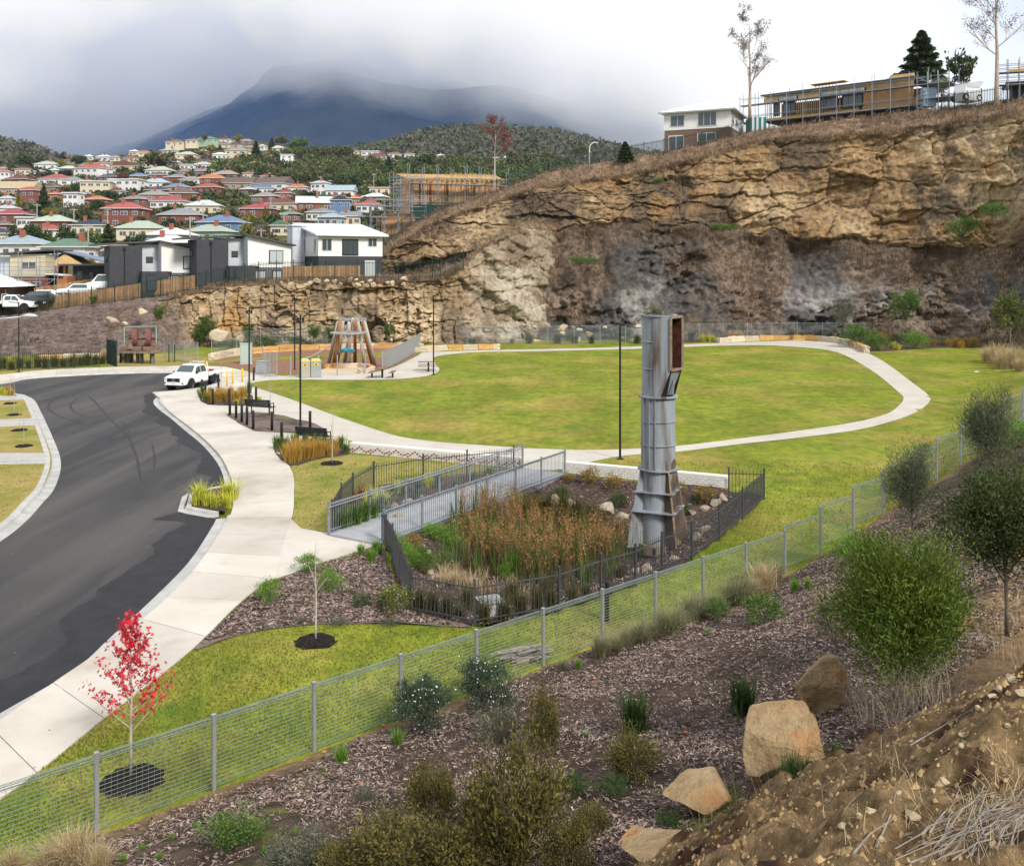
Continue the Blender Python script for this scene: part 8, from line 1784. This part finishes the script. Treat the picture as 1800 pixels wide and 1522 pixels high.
# reeds of the pond: a stand nobody could count
def reeds():
    g = np.random.default_rng(77); parts = []; mi = []
    def stand(n, px, h, w, mt, bl, sp=.35, jit=(.5, .5)):
        c = np.array([GT(*p) for p in px]); k = g.integers(0, len(c), n); q = c[k] + np.column_stack([g.normal(0, jit[0], n), g.normal(0, jit[1], n), np.zeros(n)]); q[:, 2] = hgt(q[:, 0], q[:, 1])
        v, f = blades(n * bl, h, sp, w, .25, g, .03, .4, np.repeat(q, bl, 0)); parts.append((v, f)); mi.extend([mt] * len(f)); return q, v
    core = [(860, 990), (880, 1005), (850, 970), (900, 1000), (930, 1010), (960, 1005), (990, 1000), (1020, 995), (1050, 990), (1075, 985), (870, 950), (900, 960), (940, 970), (980, 970), (1010, 965), (840, 1005), (955, 1030), (1000, 1020), (1035, 1010), (1065, 1000), (845, 940), (880, 925)]
    q, v = stand(180, core, 1.5, .022, 0, 7, .4); q2, v2 = stand(290, core, 1.75, .010, 1, 4, .28)
    tip = v2.reshape(-1, 8, 3)[:, -1]; c = np.repeat(tip, 9, 0) + g.normal(0, .035, (len(tip) * 9, 3)) * [.8, .8, 2.2] - [0, 0, .06]; v, f = leafquads(c, nrm(g.normal(size=c.shape) * .6 + [0, 0, 1]), .055, .024, g); parts.append((v, f)); mi.extend([2] * len(f))
    stand(210, core, 1.3, .022, 3, 10, .6); stand(120, [(910, 900), (940, 910), (980, 915), (1010, 925), (1050, 940), (1090, 955), (1030, 945)], .95, .012, 4, 16, .6)
    stand(60, [(800, 1020), (820, 1030), (780, 1015), (840, 1050), (900, 1050)], .6, .012, 5, 14, .5)
    v, f = cat_geo(parts); me = npmesh('reeds', v, f, [L_olive, L_brown, L_rust, L_green, leafmat('blade_gold_olive', (.17, .135, .03), (.28, .21, .05)), L_straw], True, midx=mi); tag(obj('reeds', me), 'dense stand of rust-brown and green reeds filling the pond', kind='stuff')
reeds()

# mulch chips
def chips(name, n, pos, size, mts, seed, label, lift=.012):
    g = np.random.default_rng(seed); X, Y, Z = pos(g, n); a = g.uniform(0, 6.283, n); d = np.stack([np.cos(a), np.sin(a), g.normal(0, .22, n)], -1); d = nrm(d); c = np.stack([X, Y, Z + lift * g.uniform(.3, 1.6, n)], -1); L = size * g.uniform(.5, 1.5, n); W = L * g.uniform(.14, .34, n)
    s = nrm(np.cross(d, np.array([0, 0, 1.]) + g.normal(0, .35, (n, 3)))); v = np.stack([c - d * L[:, None] / 2 - s * W[:, None] / 2, c - d * L[:, None] / 2 + s * W[:, None] / 2, c + d * L[:, None] / 2 + s * W[:, None] / 2, c + d * L[:, None] / 2 - s * W[:, None] / 2], 1).reshape(-1, 3)
    mi = g.choice(len(mts), n, p=[.34, .36, .30]); return tag(obj(name, npmesh(name, v, np.arange(n * 4).reshape(n, 4), mts, False, midx=mi)), label, kind='stuff')
CH = [mat('chip_pale', (.27, .205, .17), (.37, .295, .255), scale=3, rough=1, isl=.4), mat('chip_brown', (.15, .10, .08), (.22, .15, .125), scale=3, rough=1, isl=.4), mat('chip_dark', (.035, .023, .018), (.07, .045, .037), scale=3, rough=1, isl=.4)]
def emb_pos(g, n):
    s = g.uniform(-6, 24, n * 3); d = g.uniform(.35, 9.5, n * 3); X, Y = fence_sd(s, d); x = CX + F * X / Y; y = HY + (H - hgt(X, Y)) * F / Y
    den = .25 + .75 * sstep(.35, .6, fbm(X * .7, Y * .7, 3, 55)); ok = (Y > 5) & (x > -40) & (x < 1840) & (y < 1580) & (g.random(n * 3) < den) & ~((s < 2) & (d > 1.5) & (fbm(X * .9 + 9, Y * .9, 4, 77) > .56)); i = np.flatnonzero(ok)[:n]; i = np.resize(i, n); X, Y = X[i], Y[i]
    Z = hgt(X, Y) + .03 + (fbm(X * 1.1, Y * 1.1, 4, 3) - .5) * .22 + (fbm(X * 6, Y * 6, 3, 9) - .5) * .06; return X, Y, Z
chips('mulch_chips', 125000, emb_pos, .055, CH, 91, 'grey-brown wood chips spread over the embankment')
def poly_pos(poly, off):
    xs_ = [p[0] for p in poly]; ys_ = [p[1] for p in poly]
    def f(g, n):
        X = g.uniform(min(xs_), max(xs_), n * 4); Y = g.uniform(min(ys_), max(ys_), n * 4); i = np.flatnonzero(inside(poly, X, Y))[:n]; i = np.resize(i, n); X, Y = X[i], Y[i]; return X, Y, hgt(X, Y) + off + (fbm(X * 1.3, Y * 1.3, 4, 5) - .5) * .08
    return f
chips('mulch_chips', 14000, poly_pos(gp([(660, 964), (619, 978), (564, 994), (521, 1010), (481, 1024), (447, 1046), (411, 1077), (360, 1130), (426, 1114), (488, 1103), (564, 1096), (656, 1095), (800, 1099), (722, 1076), (700, 1040), (684, 1000)]), .035), .10, CH, 92, 'wood chips in the bed beside the footpath')
chips('mulch_chips', 9000, poly_pos(POND_C, .03), .10, [CH[1], CH[2], CH[0]], 93, 'dark wood chips in the pond bed', .03)
# grass blades on the nearer lawns
def lawn_blades(n=130000):
    g = np.random.default_rng(95); y = 812 + (1500 - 812) * g.random(n); x = g.uniform(-20, 1820, n); Y = F * H / (y - HY); X = (x - CX) / F * Y
    d1 = (X - FX0) * FU.y - (Y - FY0) * FU.x; ok = d1 < -.02
    for poly in ([(p.x, p.y) for p in sl] + [(p.x, p.y) for p in reversed(sr)], ap, POND_C, gp([(668, 960), (619, 976), (564, 992), (521, 1008), (481, 1022), (447, 1043), (411, 1074), (380, 1105), (340, 1143), (381, 1130), (426, 1116), (488, 1105), (564, 1098), (656, 1097), (747, 1100), (830, 1103), (760, 1083), (722, 1078), (700, 1040), (684, 1000)]), gp([(592, 936), (606, 905), (625, 880), (660, 860), (745, 844), (900, 830), (980, 845), (720, 920), (672, 955)]), road_poly, gp([(980, 800), (1290, 835), (1290, 876), (960, 860), (900, 830)])): ok &= ~inside(poly, X, Y)
    ok &= polydist(road_poly, X, Y) > .7
    for cx_, cy_, rr_ in ((555, 1128, .45), (584, 815, .48), (232, 1372, .5)): c = G(cx_, cy_); ok &= np.hypot(X - c.x, Y - c.y) > rr_
    X, Y = X[ok], Y[ok]; m = len(X); z = hgt(X, Y); a = g.uniform(0, 6.283, m); hh = g.uniform(.02, .055, m) * (.7 + Y / 40); w = .004 + Y * .00035; o = np.stack([np.cos(a), np.sin(a), 0 * a], -1); sdv = np.stack([-np.sin(a), np.cos(a), 0 * a], -1); c = np.stack([X, Y, z], -1)
    v = np.stack([c - sdv * w[:, None], c + sdv * w[:, None], c + o * hh[:, None] * .7 + np.array([0, 0, 1.]) * hh[:, None]], 1).reshape(-1, 3)
    mi = (fbm(X * .5, Y * .35, 3, 12) + g.normal(0, .12, m) > .5).astype(int); tag(obj('lawn_blades', npmesh('lawn_blades', v, np.arange(m * 3).reshape(m, 3), [leafmat('blade_lawn', (.115, .165, .02), (.17, .205, .03), scale=.4, trans=.5), leafmat('blade_lawn_dry', (.19, .195, .038), (.25, .225, .06), scale=.4, trans=.5)], midx=mi)), 'short mown grass of the near lawn', kind='stuff')
lawn_blades()
# dry weeds, twigs and brush on the right-hand bank
def weeds(name, n, px, h, w, mt, seed, label, sp=.6, bl=14, droop=.5, zf=None):
    g = np.random.default_rng(seed); c = []
    for k in range(n): x = g.uniform(px[0], px[2]); y = g.uniform(px[1], px[3]); c.append(GT(x, y) if zf is None else zf(x, y))
    c = np.array(c); v, f = blades(n * bl, h, sp, w, droop, g, .05, .6, np.repeat(c, bl, 0), seg=5); tag(obj(name, npmesh(name, v, f, mt, True)), label, kind='stuff')
m_dead = leafmat('dead_stalk', (.26, .205, .155), (.38, .315, .25))
weeds('dry_weeds', 26, (1480, 1230, 1680, 1330), 1.15, .0055, m_dead, 201, 'pale dry weeds between the wattle and the soil bank', .8, 16)
weeds('dry_weeds', 18, (1580, 1090, 1800, 1200), .8, .005, m_dead, 202, 'pale dry weeds under the tall right-hand tree', .7, 14)
weeds('dry_weeds', 14, (1180, 1430, 1420, 1500), .95, .004, m_dead, 203, 'thin dead stalks near the sandstone boulders', .8, 6, .2)
weeds('dry_weeds', 40, (180, 1395, 520, 1440), .12, .006, leafmat('straw_litter', (.38, .25, .13), (.45, .32, .18)), 204, 'straw litter at the foot of the wire fence', .2, 12)
weeds('dry_weeds', 30, (1400, 1010, 1800, 1120), .4, .008, L_straw, 205, 'dry grass on the upper right embankment', .4, 16)
shrubs([SH('shrub_purple', leafmat('leaf_purple_brown', (.07, .045, .04), (.12, .085, .075)), n=1400, r=.5, h=.9, leaf=.05, asp=.15, clumps=40, seed=130, tight=.26, up=1.0)], .95, [(1468, 1135, 76, 70), (1440, 1120, 50, 50)], 'purple-brown twiggy shrub left of the wattle', 1.1)
def bank_pt(x, y):
    Ys = np.arange(2.5, 9, .02); X = (x - CX) / F * Ys; Z = H - (y - HY) / F * Ys
    for a, b_, c in zip(X, Ys, Z):
        if c < bank_h(a, b_): return Vector((a, b_, bank_h(a, b_)))
    return None
br_ = empty('brush_pile', bank_pt(1760, 1470) or Vector((2, 4, 5.4)), 0, 'heap of grey dead branches lying on the soil bank', 'brush pile')
for k in range(80):
    a, e = (R.uniform(1580, 1800), R.uniform(1465, 1530)), (R.uniform(1690, 1880), R.uniform(1390, 1470)); pa, pe = bank_pt(*a), bank_pt(*e)
    if not pa or not pe: continue
    b = MB(); w_ = [pa.lerp(pe, t) - br_.location + Vector((R.gauss(0, .02), R.gauss(0, .02), .02 + R.uniform(0, .07) * math.sin(3.14 * t) + R.uniform(0, .02))) for t in (0, .2, .4, .6, .8, 1)]; q0 = R.choice((.0015, .002, .003, .005)); b.tube(w_, [q0 * (1 - .12 * i) for i in range(6)], 5); b.build('branch', m_stick, br_)
for k, pts_ in enumerate([((1540, 1500), (1565, 1440), (1575, 1400)), ((1500, 1505), (1530, 1470), (1580, 1440)), ((1480, 1320), (1560, 1300), (1600, 1275)), ((1600, 1320), (1680, 1270), (1750, 1230))]):
    q = [bank_pt(*p) for p in pts_]
    if all(q): b = MB(); b.tube([p + Vector((0, 0, .015)) for p in q], [.006, .005, .002], 6); tag(b.build('dead_branch', m_stick), 'grey dead branch lying on the soil bank below the weeds', 'branch', 'dead branches')
m_stone = mat('pale_stone', (.42, .33, .20), (.55, .47, .33), scale=6, rough=.95, bump=.004, bscale=40, objr=.12)
for k, (x, y, w) in enumerate([(1695, 1300, 24), (1690, 1318, 16), (1660, 1380, 26), (1530, 1430, 26), (1512, 1440, 18), (1605, 1445, 30), (1670, 1452, 12), (1605, 1340, 14), (1580, 1395, 16), (1640, 1400, 12), (1780, 1200, 30), (1760, 1215, 22), (1795, 1225, 26), (1745, 1230, 20), (1720, 1250, 16), (1480, 1455, 20), (1550, 1480, 16), (1770, 1290, 14)]):
    q = bank_pt(x, y)
    if q: s = w * q.y / F / 2; o = obj('stone', rock_mesh('small_stone_%d' % (k % 5), 600 + k % 5, m_stone, 1, 1, .8, .7, 8, .08), None, q + Vector((0, 0, s * .3)), R.uniform(0, 6)); o.scale = (s,) * 3; tag(o, 'pale stone lying on the brown soil bank', 'stone', 'stones on the soil bank')
weeds('dry_weeds', 34, (1420, 1330, 1800, 1500), .16, .004, L_straw, 206, 'wisps of dry grass on the soil bank', .25, 9, .4, lambda x, y: bank_pt(x, y) or GT(x, y))
g = np.random.default_rng(301); n = 22000; X = g.uniform(.3, 6.5, n); Y = g.uniform(2.4, 9.5, n); Z = np.array([bank_h(a, b_) for a, b_ in zip(X, Y)]); sz = g.uniform(.006, .03, n) * (g.random(n) ** 2 + .35)
tet = np.array([[1, 0, -.4], [-.5, .87, -.4], [-.5, -.87, -.4], [.1, 0, .9]]); v = (np.stack([X, Y, Z], -1)[:, None] + tet[None] * sz[:, None, None] * g.uniform(.6, 1.3, (n, 4, 3))).reshape(-1, 3); f = (np.arange(n)[:, None, None] * 4 + np.array([[0, 1, 3], [1, 2, 3], [2, 0, 3]])[None]).reshape(-1, 3)
tag(obj('soil_clods', npmesh('soil_clods', v, f, mat('soil_clod', (.26, .16, .07), (.38, .27, .14), scale=4, rough=1, isl=.45))), 'crumbs of soil and grit on the near bank', kind='stuff')
for k, (x, y) in enumerate([(578, 1393), (635, 1382), (510, 1378), (522, 1420), (478, 1420), (556, 1385), (655, 1340), (675, 1280), (655, 1345), (570, 1325), (1206, 1293), (1280, 1085), (1045, 1195), (750, 1380)]):
    p = GT(x, y); o = obj('brick_fragment', rock_mesh('brick_bit_%d' % (k % 3), 640 + k % 3, mat('terracotta_bit', (.42, .13, .06), (.5, .2, .1), scale=5, rough=.9), 1, 1, .7, .5, 8, .05), None, p + Vector((0, 0, .05)), R.uniform(0, 6)); o.scale = (R.uniform(.045, .07),) * 3; tag(o, 'orange-red brick fragment in the mulch', 'brick fragment', 'brick fragments in the mulch')
b = MB(); b.add([(0, 0, .02), (.35, .05, .06), (.4, .2, .03), (.15, .3, .08), (-.1, .18, .02)], [(0, 1, 3), (1, 2, 3), (0, 3, 4)]); tag(b.build('litter', mat('white_litter', (.7, .7, .7), rough=.6), None, GT(1716, 655) + Vector((0, 0, .02))), 'scrap of white litter on the grass at right', 'litter')
# dead scrub and dry grass on the quarry faces
def face_scrub(name, PTS, VV, mask, n, h, mts, seed, label, bl=9, w=.05, sp=.8):
    g = np.random.default_rng(seed); idx = np.flatnonzero(mask.ravel()); idx = g.choice(idx, n); p = PTS.reshape(-1, 3)[idx] + g.normal(0, .12, (n, 3)); p[:, 1] -= .12
    v, f = blades(n * bl, h, sp, w, .6, g, .18, .6, np.repeat(p, bl, 0), seg=3); mi = np.repeat(np.repeat(g.integers(0, len(mts), n), bl), 2); tag(obj(name, npmesh(name, v, f, mts, False, midx=mi)), label, kind='stuff')
SCR = [leafmat('scrub_pink_brown', (.22, .16, .12), (.31, .235, .18), scale=.5), leafmat('scrub_brown', (.13, .085, .055), (.19, .125, .085), scale=.5), leafmat('scrub_straw', (.34, .235, .135), (.42, .31, .19), scale=.5)]
U_ = np.repeat(xs_c[None, :], CLIFF_V.shape[0], 0) * .075; Wz_ = CLIFF_PT[..., 2]
msk = (CLIFF_V > .04) & (CLIFF_V < 1.06) & ((fbm(U_ * .13 + 2, Wz_ * .11, 4, 75) > .5) | (np.abs(CLIFF_V - .98) < .12) | (U_ > 128) & (fbm(U_ * .2, Wz_ * .15, 3, 81) > .48)) & (fbm(U_ * .5, Wz_ * .5, 3, 83) > .42)
face_scrub('cliff_scrub', CLIFF_PT, CLIFF_V, msk, 5200, .75, [SCR[0], SCR[1], SCR[1], SCR[2]], 401, 'dead brown scrub clinging to the shale slope')
face_scrub('cliff_scrub', CLIFF_PT, CLIFF_V, (CLIFF_V > 1.3) & (CLIFF_V < 3) & (fbm(U_ * .2 + 4, Wz_ * .3, 4, 85) > .60), 900, .7, [SCR[0], SCR[1]], 402, 'dry tufts on the sandstone ledges')
face_scrub('clifftop_grass', CLIFF_PT, CLIFF_V, (CLIFF_V > 2.93) & (CLIFF_V < 4.1), 5200, .75, [SCR[0], SCR[2], SCR[2], SCR[1]], 403, 'dry pinkish grass along the cliff top', 10, .045)
xw_ = np.repeat(ws[None, :], WP.shape[0], 0)
face_scrub('bench_grass', WP, WV, (WV > 1.0) & (WV < 2.6) & (xw_ > 300), 2400, .55, [SCR[2], SCR[2], SCR[0]], 404, 'dry straw grass along the top of the quarry wall', 10, .04)
face_scrub('bank_litter', WP, WV, (WV < 1.0) & (xw_ < 330), 2500, .2, [SCR[1], SCR[0]], 405, 'twiggy mulch on the far left bank', 7, .05)
# loose rocks along the quarry wall and its top, and at the cliff foot
rk = [rock_mesh('quarry_stone_%d' % k, 700 + k, mat('quarry_stone', (.40, .31, .20), (.52, .43, .31), scale=1.5, rough=.95, bump=.05, bscale=5, objr=.2), 2, 1, .8, .75, 12, .06) for k in range(6)]
def rocks(n, x0, x1, dy0, dy1, Yoff, smin, smax, label, top=True, seed=1):
    R1 = random.Random(seed)
    for k in range(n):
        x = R1.uniform(x0, x1); y = (float(interp(WTOP, x)) if top else 604) + R1.uniform(dy0, dy1); Y = (float(interp(WTOP_Y, x)) if top else float(interp(BASEY, x))) + Yoff + R1.uniform(-.4, .4); s = R1.uniform(smin, smax); o = obj('rock', R1.choice(rk), None, P(x, y, Y), R1.uniform(0, 6)); o.scale = (s, s * .8, s * .7); tag(o, label, 'rock', 'loose quarry rocks')
rocks(28, 490, 720, 2, 12, -.6, .25, .75, 'loose pale rock along the top of the quarry wall', True, 3)
rocks(22, 860, 1150, -34, -2, -1.2, .4, 1.2, 'grey fallen rock at the foot of the cliff spur', False, 4)
for x, y, w, lab, k in ((196, 566, 34, 'long sandstone boulder half buried in the mulched bank', 0), (220, 568, 14, 'small sandstone boulder beside the long one on the mulched bank', 1), (251, 549, 26, 'orange sandstone boulder high on the mulched bank', 2), (390, 588, 50, 'large pale boulder at the foot of the quarry wall left of the playground', 3), (425, 594, 30, 'boulder right of the large pale one at the foot of the quarry wall', 4)):
    Yb = 103.0 if x > 300 else 101.0; p = P(x, y, Yb); o = obj('boulder', rk[k], None, p, .3 * k); s = w * Yb / F / 2; o.scale = (s, s, s * .8); tag(o, lab, 'boulder')
# ------------------------------------------------------------------ air: haze box and the cloud lying on the mountain
def volume_mat(name):
    m = bpy.data.materials.new(name); m.use_nodes = True; n = m.node_tree.nodes; l = m.node_tree.links; n.remove(n['Principled BSDF']); v = n.new('ShaderNodeVolumePrincipled'); l.new(v.outputs[0], n['Material Output'].inputs['Volume']); return m, v, n, l
m, v, n, l = volume_mat('haze_air'); v.inputs['Color'].default_value = (.72, .84, 1, 1); v.inputs['Density'].default_value = 5e-5; v.inputs['Anisotropy'].default_value = .2
b = MB(); b.box((0, 850, 120), (3400, 1900, 250)); o = b.build('haze', m); tag(o, 'thin blue haze in the air over the suburb', kind='stuff')
m, v, n, l = volume_mat('mountain_cloud'); v.inputs['Color'].default_value = (.985, .992, 1, 1); v.inputs['Anisotropy'].default_value = .0
g = n.new('ShaderNodeNewGeometry'); sx = n.new('ShaderNodeSeparateXYZ'); l.new(g.outputs['Position'], sx.inputs[0])
def mth(op, a, b_=None, c=None):
    k = n.new('ShaderNodeMath'); k.operation = op
    for i, q in enumerate((a, b_, c)):
        if q is None: continue
        if isinstance(q, (int, float)): k.inputs[i].default_value = q
        else: l.new(q, k.inputs[i])
    return k.outputs[0]
def mr(x, a, b_, c=0, d=1):
    k = n.new('ShaderNodeMapRange'); k.interpolation_type = 'SMOOTHSTEP'; l.new(x, k.inputs[0]); k.inputs[1].default_value = a; k.inputs[2].default_value = b_; k.inputs[3].default_value = c; k.inputs[4].default_value = d; return k.outputs[0]
mp = n.new('ShaderNodeMapping'); mp.inputs['Scale'].default_value = (1, .6, 1.3); l.new(g.outputs['Position'], mp.inputs[0])
t = n.new('ShaderNodeTexNoise'); t.inputs['Scale'].default_value = .0022; t.inputs['Detail'].default_value = 4; t.inputs['Roughness'].default_value = .55; l.new(mp.outputs[0], t.inputs['Vector'])
nz = mth('SUBTRACT', t.outputs['Fac'], .5)
zz = mth('ADD', sx.outputs[2], mth('MULTIPLY', nz, 820.0))                  # ragged cloud base
zz = mth('ADD', zz, mr(sx.outputs[0], -900, -2400, 0, 520))                 # the cloud hangs lower to the left
zz = mth('ADD', zz, mr(sx.outputs[0], -150, 650, 0, 420))                   # and to the right
den = mr(zz, 430, 720, 0, .0026)
den = mth('ADD', den, mr(sx.outputs[0], -900, -2100, 1.7e-4, 4.8e-4)); den = mth('MULTIPLY', den, mr(sx.outputs[0], 1150, 700)); l.new(den, v.inputs['Density']); cm = n.new('ShaderNodeMixRGB'); l.new(mr(den, 2.2e-4, 7e-4), cm.inputs[0]); cm.inputs[1].default_value = (.10, .34, 1, 1); cm.inputs[2].default_value = (1.03, 1.03, 1.035, 1); l.new(cm.outputs[0], v.inputs['Color'])
b = MB(); b.box((-1400, 3300, 610), (5200, 2700, 1200)); o = b.build('cloud', m); tag(o, 'low white cloud wrapped round the mountain top', kind='stuff')
# ------------------------------------------------------------------ one label for each thing
ORD = ['leftmost', 'second', 'third', 'fourth', 'fifth', 'sixth', 'seventh', 'eighth', 'ninth', 'tenth', 'eleventh', 'twelfth', 'thirteenth', 'fourteenth', 'fifteenth', 'sixteenth', 'seventeenth', 'eighteenth', 'nineteenth', 'twentieth', 'twenty-first', 'twenty-second', 'twenty-third', 'twenty-fourth', 'twenty-fifth', 'twenty-sixth', 'twenty-seventh', 'twenty-eighth', 'twenty-ninth', 'thirtieth']
bpy.context.view_layer.update()
by = {}
for o in SC.objects:
    if o.parent is None and o.get('category') and o.get('label'): by.setdefault(o['label'], []).append(o)
for lab, os_ in by.items():
    if len(os_) < 2: continue
    os_.sort(key=lambda o: proj(o.matrix_world.translation)[0])
    if len(os_) == 2: names = ['left one', 'right one']
    else: names = [ORD[k] + (' of %d' % len(os_) if k == 0 else ' from left') for k in range(len(os_) - 1)] + ['rightmost of %d' % len(os_)]
    for o, n in zip(os_, names): o['label'] = f'{lab}, {n}'
